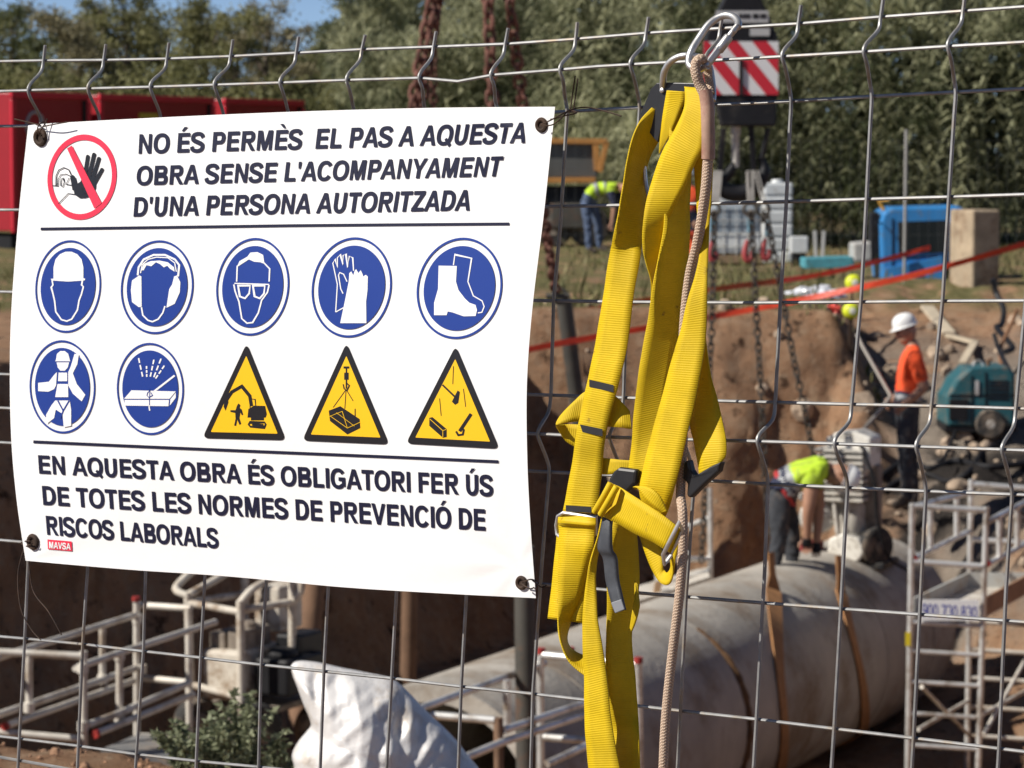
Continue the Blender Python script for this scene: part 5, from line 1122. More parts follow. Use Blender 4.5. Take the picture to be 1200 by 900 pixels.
# ---------------------------------------------------------------- muddy white machine with wheels
M_cream = mat('muddy_cream_paint', (.58, .53, .45), rough=.7, var=.12, vscale=6, dirt=(.30, .22, .15), dscale=7, damt=.62)
M_mud = mat('muddy_steel', (.25, .21, .17), rough=.85, var=.3, vscale=7, dirt=(.12, .09, .07), dscale=9, damt=.5)
mach = thing('site_machine', 'muddy cream wheeled machine with a tube frame, standing below the banner', 'machine', loc=tuple(P(260, 870, 21.3)))
def machparts():
    Y = 21.2
    for i, (nm, pts) in enumerate([('frame_post', [(226, 700, Y), (230, 812, Y)]), ('frame_post', [(292, 705, Y), (294, 830, Y)]), ('frame_post', [(253, 668, Y + .5), (254, 760, Y + .5)]), ('frame_post', [(321, 678, Y + .4), (321, 790, Y + .4)]),
        ('frame_bar', [(226, 712, Y), (292, 718, Y)]), ('frame_bar', [(229, 806, Y), (294, 816, Y)]), ('frame_bar', [(292, 716, Y), (322, 704, Y + .4)]), ('frame_bar', [(226, 712, Y), (254, 700, Y + .5)]),
        ('handle_loop', [(227, 704, Y), (212, 699, Y), (207, 690, Y + .1), (216, 670, Y + .3), (236, 668, Y + .4), (240, 676, Y + .4), (228, 702, Y)]), ('handle_loop', [(292, 708, Y), (300, 690, Y + .1), (312, 676, Y + .3), (330, 670, Y + .4), (331, 692, Y + .4), (320, 706, Y + .4)])]):
        mb = MB(); q = spline(pts, 4) if len(pts) > 2 else pts; mb.tube([P(*p) for p in q], .026, 10); mb.build(nm, M_cream, mach, smooth=True)
    mb = MB(); pbox(mb, 238, 764, 288, 822, Y + .06, .5); mb.build('tank_box', M_cream, mach, bevel=.03)
    mb = MB(); pbox(mb, 242, 744, 262, 766, Y + .12, .3); pbox(mb, 265, 740, 285, 766, Y + .12, .34); mb.lathe(P(276, 742, Y + .3), (0, 0, 1), [(0, .05), (.06, .06), (.08, .03)], 12); mb.build('engine', M_mud, mach, bevel=.015)
    mb = MB(); pbox(mb, 296, 770, 338, 812, Y + .15, .45); mb.lathe(P(318, 768, Y + .3), (0, 0, 1), [(0, .10), (.05, .10), (.07, .06)], 16); pbox(mb, 300, 742, 330, 772, Y + .4, .3); mb.build('pump_housing', M_black, mach, bevel=.02)
    mb = MB(); pbox(mb, 256, 690, 288, 742, Y + .6, .3); mb.build('upper_panel', M_cream, mach, bevel=.02)
    mb = MB(); pbox(mb, 236, 826, 320, 834, Y + .1, .6); mb.build('chassis', M_mud, mach, bevel=.01)
    for (px, py, yy, r) in ((234, 846, Y + .05, .155), (312, 852, Y - .05, .20), (250, 842, Y + .75, .155), (326, 846, Y + .75, .18)):
        mb = MB(); c = P(px, py, yy); ax = Vector((.85, -.5, 0)).normalized(); mb.lathe(c - ax * .06, ax, [(0, r * .6), (0, r * .86), (.02, r * .97), (.04, r), (.08, r), (.10, r * .97), (.12, r * .86), (.12, r * .6)], 26); w_ = mb.build('wheel', M_rubber, mach, smooth=True)
        mb = MB(); mb.lathe(c - ax * .05, ax, [(0, r * .58), (.02, r * .5), (.08, r * .5), (.115, r * .35), (.13, r * .15)], 16); mb.build('rim', M_mud, w_, smooth=True)
def fix_sub(par):
    off = Vector(par.location)
    for o in par.children:
        for c in o.children:
            if c.type == 'MESH': c.data.transform(Matrix.Translation(-off))
world_children(mach, machparts); fix_sub(mach); mach.rotation_euler.z = R(-27); mach.scale = (1.1, 1.1, 1.02)
# ---------------------------------------------------------------- drilling machine on the pipe
M_grey = mat('dusty_grey_casting', (.56, .53, .47), rough=.7, var=.2, vscale=9, dirt=(.25, .2, .16), dscale=9, damt=.5)
M_lgrey = mat('pale_grey_paint', (.72, .69, .62), rough=.55, var=.1, vscale=8, dirt=(.32, .28, .22), dscale=8, damt=.4)
drill = thing('drilling_machine', 'dusty grey drilling machine with a finned motor bolted on top of the pipe', 'machine', loc=tuple(P(985, 666, 27.4)))
def drillparts():
    Y = 27.2
    mb = MB(); pbox(mb, 925, 657, 1042, 665, Y, .45); mb.build('base_plate', M_black, drill, bevel=.01)
    mb = MB(); mb.prism([P(x, y, Y) for x, y in [(978, 514), (990, 507), (1012, 505), (1028, 512), (1028, 545), (1020, 556), (1008, 548), (985, 538)]], (0, .32, 0)); mb.build('motor_hood', M_lgrey, drill, bevel=.02)
    mb = MB()
    for i in range(9): pbox(mb, 970, 526 + i * 7.2, 1022, 529.5 + i * 7.2, Y - .06, .34)
    pbox(mb, 978, 526, 1014, 590, Y + .0, .26); mb.build('finned_motor', M_grey, drill, bevel=.003)
    mb = MB(); pbox(mb, 1011, 544, 1029, 640, Y + .12, .14); mb.build('column', M_mud, drill, bevel=.01)
    mb = MB(); mb.lathe(P(968, 606, Y + .05), (.2, -1, 0), [(-.16, .10), (-.14, .145), (.06, .15), (.09, .13), (.10, .06), (.13, .05)], 24)
    mb.lathe(P(999, 604, Y + .15), (0, 0, 1), [(-.16, .11), (-.12, .13), (.10, .13), (.16, .09)], 20); mb.build('gear_drum', M_grey, drill, smooth=True)
    mb = MB(); mb.prism([P(x, y, Y - .06) for x, y in [(985, 632), (1000, 624), (1018, 630), (1025, 644), (1018, 656), (990, 656), (984, 645)]], (0, .25, 0)); mb.build('gearbox', M_lgrey, drill, bevel=.02)
    mb = MB(); ax = Vector((1, -.5, 0)).normalized(); c = P(1028, 638, Y + .1); mb.lathe(c - ax * .05, ax, [(0, .10), (0, .15), (.02, .175), (.08, .175), (.10, .15), (.10, .08)], 24); w_ = mb.build('wheel', M_rubber, drill, smooth=True)
    mb = MB(); mb.lathe(c - ax * .03, ax, [(0, .1), (.06, .09), (.085, .04)], 16); mb.build('hub', M_mud, w_, smooth=True)
    mb = MB(); pbox(mb, 950, 636, 974, 652, Y - .05, .16); mb.build('red_guard', mat('dusty_red', (.36, .05, .05), rough=.6, var=.2, vscale=9), drill, bevel=.012)
    mb = MB(); pbox(mb, 921, 650, 950, 668, Y - .10, .18); mb.lathe(P(940, 668, Y - .12), (1, 0, 0), [(-.06, .05), (.06, .05)], 14); mb.build('clamp_block', M_black, drill, bevel=.012)
    for a, b in (((988, 560, Y - .02), (962, 590, Y - .05)), ((1006, 585, Y - .03), (1002, 630, Y - .05)), ((975, 570, Y - .02), (972, 640, Y - .06)), ((984, 545, Y), (996, 640, Y - .05))):
        mb = MB(); mb.tube([P(*a), P(*b)], .016, 8); mb.build('rod', M_grey, drill, smooth=True)
    mb = MB(); pts = spline([(1018, 520, Y - .02), (1034, 560, Y - .06), (1036, 610, Y), (1042, 650, Y + .1), (1052, 664, Y + .3)], 6); mb.tube([P(*p) for p in pts], .014, 8); mb.build('cable', M_black, drill, smooth=True)
    mb = MB(); mb.lathe(P(966, 579, Y - .02), (0, 0, 1), [(0, .03), (.05, .035), (.07, .02)], 12); pbox(mb, 950, 580, 985, 588, Y, .2); pbox(mb, 958, 566, 972, 580, Y + .02, .1); mb.build('valve_block', M_lgrey, drill, bevel=.005)
world_children(drill, drillparts); fix_sub(drill); drill.rotation_euler.z = R(-22); drill.scale = (1.12, 1.12, 1.0)
# ---------------------------------------------------------------- teal generator
gen = thing('generator', 'teal wheeled generator standing on the grey slope behind the scaffold tower', 'generator', loc=tuple(P(1150, 515, 32.2)))
def genparts():
    Y = 32.0; M_teal = mat('teal_paint', (.014, .095, .115), rough=.55, var=.2, vscale=5, dirt=(.17, .14, .105), dscale=4, damt=.5)
    mb = MB(); mb.prism([P(x, y, Y) for x, y in [(1109, 466), (1120, 446), (1136, 432), (1184, 430), (1190, 440), (1190, 500), (1109, 500)]], (0, .75, 0)); mb.build('body', M_teal, gen, bevel=.035)
    mb = MB(); pbox(mb, 1113, 468, 1134, 492, Y - .015, .03); mb.build('control_panel', M_black, gen, bevel=.005)
    mb = MB()
    for a_, b_ in (((1139, 440), (1139, 497)), ((1155, 436), (1155, 497)), ((1187, 440), (1187, 480)), ((1112, 463), (1190, 463))): mb.bar(P(*a_, Y - .004), P(*b_, Y - .004), .012, .012, up=(0, 1, 0))
    mb.build('panel_seam', M_black, gen)
    mb = MB(); mb.tube([P(1158, 431, Y + .3), P(1158, 422, Y + .3), P(1163, 421, Y + .3)], .025, 8); mb.build('exhaust', M_rustpile, gen, smooth=True)
    mb = MB(); mb.torus(P(1146, 428, Y + .35), .05, .012, Vector((1, 0, 0)), Vector((0, 0, 1)), 14, 6); mb.build('lifting_eye', M_alu, gen, smooth=True)
    mb = MB(); pbox(mb, 1143, 446, 1147, 463, Y - .015, .03); mb.build('latch', M_alu, gen)
    mb = MB(); pbox(mb, 1108, 498, 1192, 506, Y + .02, .68); mb.build('chassis', M_black, gen)
    mb = MB()
    for i in range(5): pbox(mb, 1158, 446 + i * 5, 1182, 448 + i * 5, Y - .01, .02)
    mb.build('vent', M_black, gen)
    for px, yy in ((1161, Y - .06), (1122, Y + .2), (1166, Y + .72)):
        mb = MB(); r = .155 if px != 1122 else .09; c = P(px, 497 if px != 1122 else 506, yy); mb.lathe(c, (0, 1, 0), [(0, r * .55), (0, r * .9), (.02, r), (.07, r), (.09, r * .9), (.09, r * .5)], 26); w_ = mb.build('wheel', M_rubber, gen, smooth=True)
        mb = MB(); mb.lathe(c + Vector((0, .01, 0)), (0, 1, 0), [(-.012, r * .2), (-.006, r * .5), (.05, r * .5)], 16); mb.build('rim', M_grey, w_, smooth=True)
    mb = MB(); pts = [P(1188, 438, Y + .2), P(1200, 424, Y + .2), P(1204, 424, Y + .2)]; mb.tube(pts, .018, 8); mb.build('tow_bar', M_black, gen, smooth=True)
world_children(gen, genparts); fix_sub(gen)
# ---------------------------------------------------------------- hoses, boards, rods on the slope
def ground_pt(px, py, Y0=24, Y1=60):
    """first place where the ray meets the ground"""
    lo = None; r = ray(px, py); ys_ = np.arange(Y0, Y1, .04); pts = [(CAM + r * (y / r.y)) for y in ys_]; h = height(np.array([p.x for p in pts]), np.array([p.y for p in pts]))
    for p, hh in zip(pts, h):
        if p.z <= hh: return Vector((p.x, p.y, hh))
    return pts[-1]
def hose(pts, r, lab, m=None, name='hose', lift=.03):
    q = [ground_pt(*p) + Vector((0, 0, lift)) if len(p) == 2 else P(*p) for p in pts]; mb = MB(); mb.tube([Vector(v) for v in spline([tuple(v) for v in q], 6)], r, 8)
    tag(mb.build(name, m or M_black, smooth=True), lab, name.replace('_', ' '))
hose([(1030, 566), (1060, 548), (1090, 553), (1120, 545), (1160, 552), (1215, 546)], .035, 'thick black hose lying across the slope just above the scaffold tower')
hose([(1035, 580), (1055, 566), (1085, 560), (1110, 570), (1135, 560), (1150, 535), (1170, 525)], .028, 'black hose winding from the machine on the pipe up to the generator')
hose([(1120, 505, 32), (1112, 525, 31.4), (1105, 538, 31), (1098, 540, 31)], .02, 'short black cable hanging from the generator control panel', name='cable')
hose([(1163, 327, 36), (1168, 345, 36), (1176, 362, 35.8), (1174, 380, 35.6), (1168, 384, 35.4), (1180, 398, 35), (1187, 408, 34.8), (1178, 412, 34.6)], .035, 'black cable looping down the slope above the generator', name='cable')
hose([(1192, 362, 34.5), (1186, 378, 34.5), (1178, 395, 34.3), (1172, 412, 34), (1174, 432, 33.6)], .022, 'thin brown rusty cable on the slope above the generator', mat('brown_cable', (.2, .1, .05), rough=.9), name='cable')
hose([(1165, 392, 34.2), (1170, 408, 34), (1178, 425, 33.4), (1184, 436, 33)], .028, 'black hose plugged into the generator top')
M_timber = mat('weathered_timber', (.45, .38, .28), rough=.85, var=.25, vscale=6)
def board(p, q, w_, lab):
    a = ground_pt(*p) + Vector((0, 0, .06)); b = ground_pt(*q) + Vector((0, 0, .06)); mb = MB(); mb.bar(a, b, w_, .04); tag(mb.build('board', M_timber, bevel=.004), lab, 'board', 'loose boards on the slope')
board((1086, 366), (1112, 398), .16, 'pale grey board sloping down beside the orange worker'); board((1110, 400), (1144, 408), .09, 'thin pale batten pointing at the generator'); board((1142, 408), (1128, 432), .09, 'short batten leaning down to the generator front')
mb = MB(); mb.tube([P(1004, 392, 30.2), P(1012, 408, 30.1), P(1044, 464, 29.8)], .017, 8); mb.tube([P(1044, 464, 29.8), P(1034, 478, 29.7), P(1008, 508, 29.6)], .02, 8); tag(mb.build('steel_rod', mat('rod_steel', (.35, .32, .28), rough=.6, metal=.4), smooth=True), 'bent pale rod held by the worker in orange', 'rod')
# ---------------------------------------------------------------- warning tapes
M_tape = mat('red_tape', (.78, .085, .035), rough=.45, var=.12, vscale=10, trans=.35); M_otape = mat('orange_tape', (.70, .16, .03), rough=.45, trans=.35)
def tape(pts, w_, m, lab):
    q = [P(*p) for p in spline(pts, 10)]; V = []; n = len(q)
    for i, p in enumerate(q):
        tw = .35 * math.sin(i * .23) + .15 * math.sin(i * .9); u = Vector((0, math.sin(tw), math.cos(tw))) * w_ / 2; V += [p - u, p + u]
    me = bpy.data.meshes.new('warning_tape'); me.from_pydata([tuple(v) for v in V], [], [(2 * i, 2 * i + 2, 2 * i + 3, 2 * i + 1) for i in range(n - 1)]); me.materials.append(m); o = link(bpy.data.objects.new('warning_tape', me)); tag(o, lab, 'tape', 'barrier tapes along the trench')
    md = o.modifiers.new('thickness', 'SOLIDIFY'); md.thickness = .0015; md.offset = 0
tape([(-60, 522, 24.5), (20, 514, 25), (180, 494, 25.8), (420, 452, 26.8), (622, 409, 27.4), (760, 384, 28.2), (905, 358, 28.6), (1060, 325, 28.2), (1205, 285, 28), (1290, 262, 28)], .058, M_tape, 'long red barrier tape crossing the whole view behind the harness')
tape([(820, 341, 34), (900, 331, 35), (960, 322, 36), (1030, 306, 37), (1090, 290, 37.5)], .062, M_tape, 'short red barrier tape ending at the blue cab')
tape([(500, 398, 33.6), (640, 371, 33.4), (720, 358, 33.6), (830, 340, 34), (910, 329, 34.6)], .062, M_otape, 'thin orange barrier tape running into the short red tape')
# ---------------------------------------------------------------- yellow round markers, plastic litter
M_lime = mat('lime_yellow', (.62, .68, .03), rough=.4)
for px, py, lab in ((999.5, 331.5, 'upper lime yellow round marker with white centre beside the red tape'), (996.5, 364.5, 'lower lime yellow round marker with white centre, below the red tape')):
    c = P(px, py, 33.0); t = thing('round_marker', lab, 'marker', 'yellow round markers above the dug wall', tuple(c)); mb = MB(); mb.lathe((0, .06, 0), (.1, -1, .05), [(0, .05), (0, .07), (.03, .088), (.08, .09), (.12, .075), (.135, .05)], 24); mb.build('cap', M_lime, t, smooth=True)
    mb = MB(); mb.lathe((.016, -.068, .004), (.1, -1, .05), [(0, .04), (.012, .034), (.016, .01)], 18); mb.build('centre', mat('marker_white', (.75, .74, .62), rough=.5), t, smooth=True)
    g0 = gz(c.x, c.y + .07) - c.z; mb = MB(); mb.tube([(0, .07, .0), (0, .075, min(g0, -.08) - .15)], .012, 8); mb.build('stake', M_rust, t, smooth=True)
def crumple(name, c, size, m, lab, seed):
    bm = bmesh.new(); bmesh.ops.create_icosphere(bm, subdivisions=4, radius=1)
    for v in bm.verts:
        q = v.co * 2.2 + Vector((seed, 0, 0)); k = 1 + .5 * mnoise.noise(q) + .35 * abs(mnoise.noise(q * 2.3)); v.co = Vector((v.co.x * size[0] * k, v.co.y * size[1] * k, max(-.02, v.co.z * size[2] * k)))
    me = bpy.data.meshes.new(name); bm.to_mesh(me); bm.free(); me.materials.append(m); o = link(bpy.data.objects.new(name, me)); o.location = c; tag(o, lab, 'litter')
q = P(955, 334, 36.5); q.z = gz(q.x, q.y); crumple('plastic_sheet', q, (.30, .2, .11), mat('clear_plastic', (.62, .64, .68), rough=.25, var=.2, vscale=12), 'crumpled whitish plastic sheet lying beyond the trench, beside the yellow markers', 1)
q = P(976, 334, 36.3); q.z = gz(q.x, q.y); crumple('red_bag', q, (.085, .08, .10), mat('red_plastic', (.65, .06, .04), rough=.4), 'small red plastic bag on the end of the whitish plastic sheet', 5)
# ---------------------------------------------------------------- blue cab and stone block
cab = thing('blue_vehicle', 'bright blue vehicle cab with a dark side window parked in front of the cane', 'vehicle', loc=tuple(P(1080, 325, 42)))
def cabparts():
    Y = 42.0; M_b = mat('sky_blue_paint', (.035, .21, .50), rough=.4, var=.12, vscale=3, dirt=(.14, .17, .19), dscale=4, damt=.35)
    def outline(pts, y, d, nm, m, b=.03): mb = MB(); mb.prism([P(x, yy, y) for x, yy in pts], (0, d, 0)); return mb.build(nm, m, cab, bevel=b)
    outline([(1033, 330), (1031, 262), (1035, 249), (1046, 243), (1122, 241), (1131, 245), (1131, 254), (1124, 256), (1124, 330)], Y, 1.15, 'body', M_b, .05)
    outline([(1052, 260), (1110, 258), (1112, 296), (1053, 297)], Y - .02, .04, 'side_window', M_glass, .005)
    outline([(1036, 315), (1105, 300), (1108, 330), (1036, 333)], Y - .05, .06, 'lower_panel', M_b, .01)
    outline([(1021, 250), (1030, 248), (1031, 306), (1020, 306)], Y + .1, .35, 'exhaust_stack', M_black, .02)
    outline([(1000, 285), (1022, 283), (1024, 306), (1000, 308)], Y + .1, .6, 'engine_cover', mat('dusty_grey_cover', (.38, .37, .35), rough=.7, var=.2), .03)
    outline([(943, 303), (1000, 301), (1002, 313), (943, 315)], Y + .1, .7, 'drawbar', mat('teal_arm', (.07, .27, .32), rough=.6, var=.2), .02)
    mb = MB()
    for a_, b_ in (((1046, 256), (1046, 330)), ((1116, 256), (1116, 330)), ((1046, 302), (1116, 300))): mb.bar(P(*a_, Y - .006), P(*b_, Y - .006), .018, .014, up=(0, 1, 0))
    mb.build('door_seam', M_black, cab)
    mb = MB(); mb.bar(P(1106, 306, Y - .03), P(1113, 305.5, Y - .03), .03, .03); mb.build('door_handle', M_black, cab, bevel=.005)
    mb = MB(); mb.tube([P(1034, 262, Y - .02), P(1026, 260, Y - .25), P(1026, 266, Y - .25)], .012, 6); pbox(mb, 1022, 264, 1029, 282, Y - .28, .05); mb.build('mirror', M_black, cab, bevel=.01)
    for px in (1052, 1112):
        mb = MB(); c = P(px, 324, Y + .1); mb.lathe(c, (0, 1, 0), [(-.1, .10), (-.1, .15), (-.07, .17), (.10, .17), (.13, .14)], 22); w_ = mb.build('wheel', M_rubber, cab, smooth=True)
    mb = MB(); pts = [P(1036, 246, Y + .3), P(1030, 236, Y + .3), P(1042, 235, Y + .3)]; mb.tube(pts, .03, 8); mb.build('beacon_arm', mat('amber', (.6, .3, .04)), cab, smooth=True)
world_children(cab, cabparts); fix_sub(cab)
blk = MB(); c = P(1142, 290, 39.5)
g0 = gz(c.x, c.y); top = P(1142, 250, 39.5).z; rot = Matrix.Rotation(R(20), 3, 'Z'); blk.box((0, 0, (top - g0) / 2), (.40, .62, top - g0 + .1), rot)
o = blk.build('stone_block', mat('tan_stone', (.36, .28, .19), rough=.9, var=.25, vscale=4, dirt=(.17, .10, .055), dscale=2.5, damt=.5, bump=.02, bscale=6), bevel=.03); o.location = (c.x, c.y, g0); tag(o, 'tan stone block with a rough brown face, touching the blue cab', 'block')
# ---------------------------------------------------------------- water tanks and odds and ends beyond the trench
M_plasticw = mat('white_tank', (.62, .64, .64), rough=.4, var=.08, vscale=4, dirt=(.4, .38, .33), dscale=3, damt=.3)
M_plasticg = mat('grey_blue_tank', (.26, .30, .34), rough=.45, var=.1, vscale=3)
ibc = thing('caged_tank', 'square caged water tank behind the chain slings', 'tank', loc=tuple(P(868, 309, 48)))
def ibcparts():
    Y = 47.5; mb = MB(); pbox(mb, 834, 240, 892, 298, Y + .03, .95); mb.build('container', M_plasticg, ibc, bevel=.06)
    mb = MB(); pbox(mb, 836, 273, 890, 296, Y + .015, .02); mb.build('white_panel', M_plasticw, ibc, bevel=.004)
    mb = MB(); pbox(mb, 842, 226, 884, 240, Y + .1, .8); mb.build('lid', M_plasticw, ibc, bevel=.03)
    mb = MB(); pbox(mb, 832, 299, 894, 309, Y, 1.0); mb.build('pallet', mat('pallet_wood', (.25, .17, .1), rough=.9, var=.3), ibc, bevel=.01)
    for i in range(5):
        x = 834 + i * 14.5; mb = MB(); mb.tube([P(x, 240, Y), P(x, 299, Y)], .007, 6); mb.build('cage_bar', M_alu, ibc, smooth=True)
    for y in (240, 258, 273, 288):
        mb = MB(); mb.tube([P(833, y, Y - .01), P(893, y, Y - .01)], .007, 6); mb.build('cage_bar', M_alu, ibc, smooth=True)
world_children(ibc, ibcparts)
c = P(912, 311, 49); zt_ = P(911, 214, 49).z - c.z; mb = MB()
for k in range(6): mb.box((0, .3, zt_ * (k + .5) / 6), (.46, .55, zt_ / 6 - .012))
mb.box((0, .3, zt_ * .5), (.43, .52, zt_ - .04)); mb.lathe((0, .3, zt_ - .02), (0, 0, 1), [(0, .10), (.06, .10), (.07, .06)], 16)
o = mb.build('water_tank', M_plasticw, bevel=.03); o.location = c; tag(o, 'upright pale ribbed tank next to the caged tank', 'tank')
c = P(936, 300, 47); t = thing('utility_box', 'small white box on a dark stand beside the white tank', 'box', loc=tuple(c)); mb = MB(); mb.box((0, 0, .17), (.27, .25, .26)); mb.build('box', M_plasticw, t, bevel=.02); mb = MB(); mb.box((0, 0, -.07), (.2, .2, .24)); mb.build('stand', M_black, t, bevel=.01)
for px, lab in ((957, 'white picket next to the white box'), (963, 'white picket one step nearer the blue cab than its twin')):
    c = P(px, 306, 46); c.z = gz(c.x, c.y); mb = MB(); mb.bar((0, 0, -.1), ((960 - px) * -.01, 0, .55), .05, .03); o = mb.build('picket', mat('picket_white', (.5, .5, .48), rough=.7), bevel=.005); o.location = c; tag(o, lab, 'picket', 'two white pickets beyond the trench')
# far mesh fence
ff = thing('far_mesh_fence', 'thin grey mesh fence with one tall post in front of the giant cane', 'fence', loc=tuple(P(1060, 335, 40)))
def ffparts():
    Y = 40.0; mb = MB(); mb.tube([P(1062, 152, Y), P(1059.5, 338, Y)], .021, 10); mb.build('post', mat('post_grey', (.34, .33, .31), rough=.6, metal=.3), ff, smooth=True)
    mb = MB(); x = 640
    while x < 1300: mb.tube([P(x, 165, Y), P(x - 1, 336, Y)], .0009, 4); x += 11.5
    for y in (165, 195, 235, 275, 315): mb.tube([P(640, y, Y), P(1300, y, Y)], .0009, 4)
    mb.build('wire_mesh', mat('far_wire', (.13, .135, .13), rough=.7, metal=.2), ff)
world_children(ff, ffparts)
# ---------------------------------------------------------------- red containers
M_redc = mat('container_red', (.33, .006, .014), rough=.45, var=.08, vscale=1.5); M_redd = mat('container_red_edge', (.60, .015, .035), rough=.45)
CD = Vector((4.56, 8.6, 0)).normalized(); CN = Vector((CD.y, -CD.x, 0)); C0 = Vector((-9.16, 56.4, 0))
def along(px):
    k = (px - 600) / 3600; return (C0.x - k * C0.y) / (k * CD.y - CD.x)
def container(x0, x1, lab, mark):
    a = C0 + CD * along(x0); b = C0 + CD * along(x1); g0 = gz(a.x, a.y); a.z = g0; t = thing('red_container', lab, 'container', 'red site containers in a row', tuple(a)); L = (b - a).length; q = Matrix((CD, -CN, Vector((0, 0, 1)))).transposed()
    top = 2.9 - g0
    mb = MB(); mb.box(q @ Vector((L / 2, 1.1, top / 2 + .15)), (L, 2.2, top - .35), q); mb.build('body', M_redc, t, bevel=.02)
    mb = MB(); mb.box(q @ Vector((L / 2, 1.1, .1)), (L * .96, 2.1, .26), q); mb.build('skid', M_black, t)
    mb = MB()
    for h in (top - .06, .36): mb.box(q @ Vector((L / 2, -.02, h)), (L, .06, .12), q)
    for s in (.05, L - .05): mb.box(q @ Vector((s, -.025, top / 2 + .1)), (.12, .06, top - .5), q)
    mb.build('edge_frame', M_redd, t, bevel=.01)
    mb = MB(); mb.box(q @ Vector((L - .12, 1.1, top * .55)), (.2, 2.25, top * .8), q); mb.build('louvre', M_black, t)
    mb = MB(); mb.box(q @ Vector((-.01, 1.1, top * .62)), (.04, .9, .6), q); mb.build('white_panel', M_plasticw, t, bevel=.01)
    if mark == 'yellow': mb = MB(); mb.box(q @ Vector((L * .42, -.01, top * .86)), (.65, .03, .11), q); mb.build('yellow_label', mat('label_yellow', (.55, .38, .03)), t)
    if mark == 'round':
        mb = MB(); c = q @ Vector((L * .30, -.012, top * .78)); mb.torus(c, .26, .03, CD, Vector((0, 0, 1)), 24, 6); mb.build('round_mark', mat('mark_grey', (.4, .38, .38)), t, smooth=True)
    return t
container(14, 106, 'red container with a sunlit end panel, at the picture edge behind the banner corner', 'round'); container(117, 251, 'long red container with a yellow label showing above the banner lettering', 'yellow'); container(263, 356, 'red container with a black end, last of the row towards the sky patch', '')
# ---------------------------------------------------------------- orange framed machine
om = thing('tipper_trailer', 'dark trailer with an orange frame behind the bending worker in lime vest', 'trailer', loc=tuple(P(660, 290, 58)))
def omparts():
    Y = 58; M_o = mat('faded_orange', (.42, .19, .045), rough=.6, var=.2, vscale=3); M_dk = mat('dark_panel', (.085, .085, .08), rough=.5, var=.2, vscale=2)
    mb = MB(); pbox(mb, 560, 168, 700, 208, Y + .05, 1.8); mb.build('box_panel', M_dk, om, bevel=.02)
    for nm, p, q in (('frame_bar', (560, 164, Y), (712, 166, Y)), ('frame_bar', (560, 212, Y), (698, 211, Y)), ('frame_post', (698, 166, Y), (700, 200, Y)), ('frame_brace', (711, 166, Y), (703, 202, Y)), ('frame_post', (600, 165, Y), (600, 212, Y))):
        mb = MB(); mb.bar(P(*p), P(*q), .12, .10); mb.build(nm, M_o, om, bevel=.01)
    mb = MB(); pbox(mb, 560, 218, 700, 252, Y + .2, 1.2); mb.build('chassis', M_black, om, bevel=.03)
    mb = MB(); pbox(mb, 645, 238, 692, 268, Y - .1, .5); mb.build('tool_chest', M_darkpile, om, bevel=.03)
    for px in (590, 648, 690):
        mb = MB(); c = P(px, 265, Y + .1); mb.lathe(c, (0, 1, 0), [(0, .2), (0, .36), (.04, .4), (.22, .4), (.26, .36), (.26, .2)], 24); w_ = mb.build('wheel', M_rubber, om, smooth=True); mb = MB(); mb.lathe(c + Vector((0, -.01, 0)), (0, 1, 0), [(0, .05), (.0, .18), (.1, .2)], 16); mb.build('rim', M_mud, w_, smooth=True)
world_children(om, omparts); fix_sub(om)
# ---------------------------------------------------------------- crane hook block with its slings
def chain_mb(mb, pts, link_len, r, wd):
    q = [Vector(p) for p in pts]; seg = []; L = 0
    for a, b in zip(q, q[1:]): seg.append((L, a, b)); L += (b - a).length
    n = int(L / (link_len * .76)); 
    for i in range(n):
        s = (i + .5) * link_len * .76; 
        for l0, a, b in seg:
            if s <= l0 + (b - a).length: break
        d = (b - a).normalized(); c = a + d * (s - l0); x = d.cross(Vector((0, 1, 0))); x = x.normalized(); y = d.cross(x); rot = (i % 2) * math.pi / 2 + .35 * math.sin(i * .7) + .6; u = x * math.cos(rot) + y * math.sin(rot)
        h = link_len / 2 - wd / 2; path = []
        for k in range(12):
            t = 2 * math.pi * k / 12; path.append(c + d * (math.copysign(h, math.sin(t)) * (abs(math.sin(t)) > .01) + math.sin(t) * wd / 2) + u * (math.cos(t) * wd / 2))
        mb.tube(path, r, 6, closed=True)
M_hazr = mat('hazard_red', (.52, .02, .035), rough=.45); M_hazw = mat('hazard_white', (.66, .66, .66), rough=.5)
YH = 27.0
hook = thing('crane_hook_block', 'black crane hook block with red and white hazard stripes hanging over the trench', 'crane hook', loc=tuple(P(873, 100, YH)))
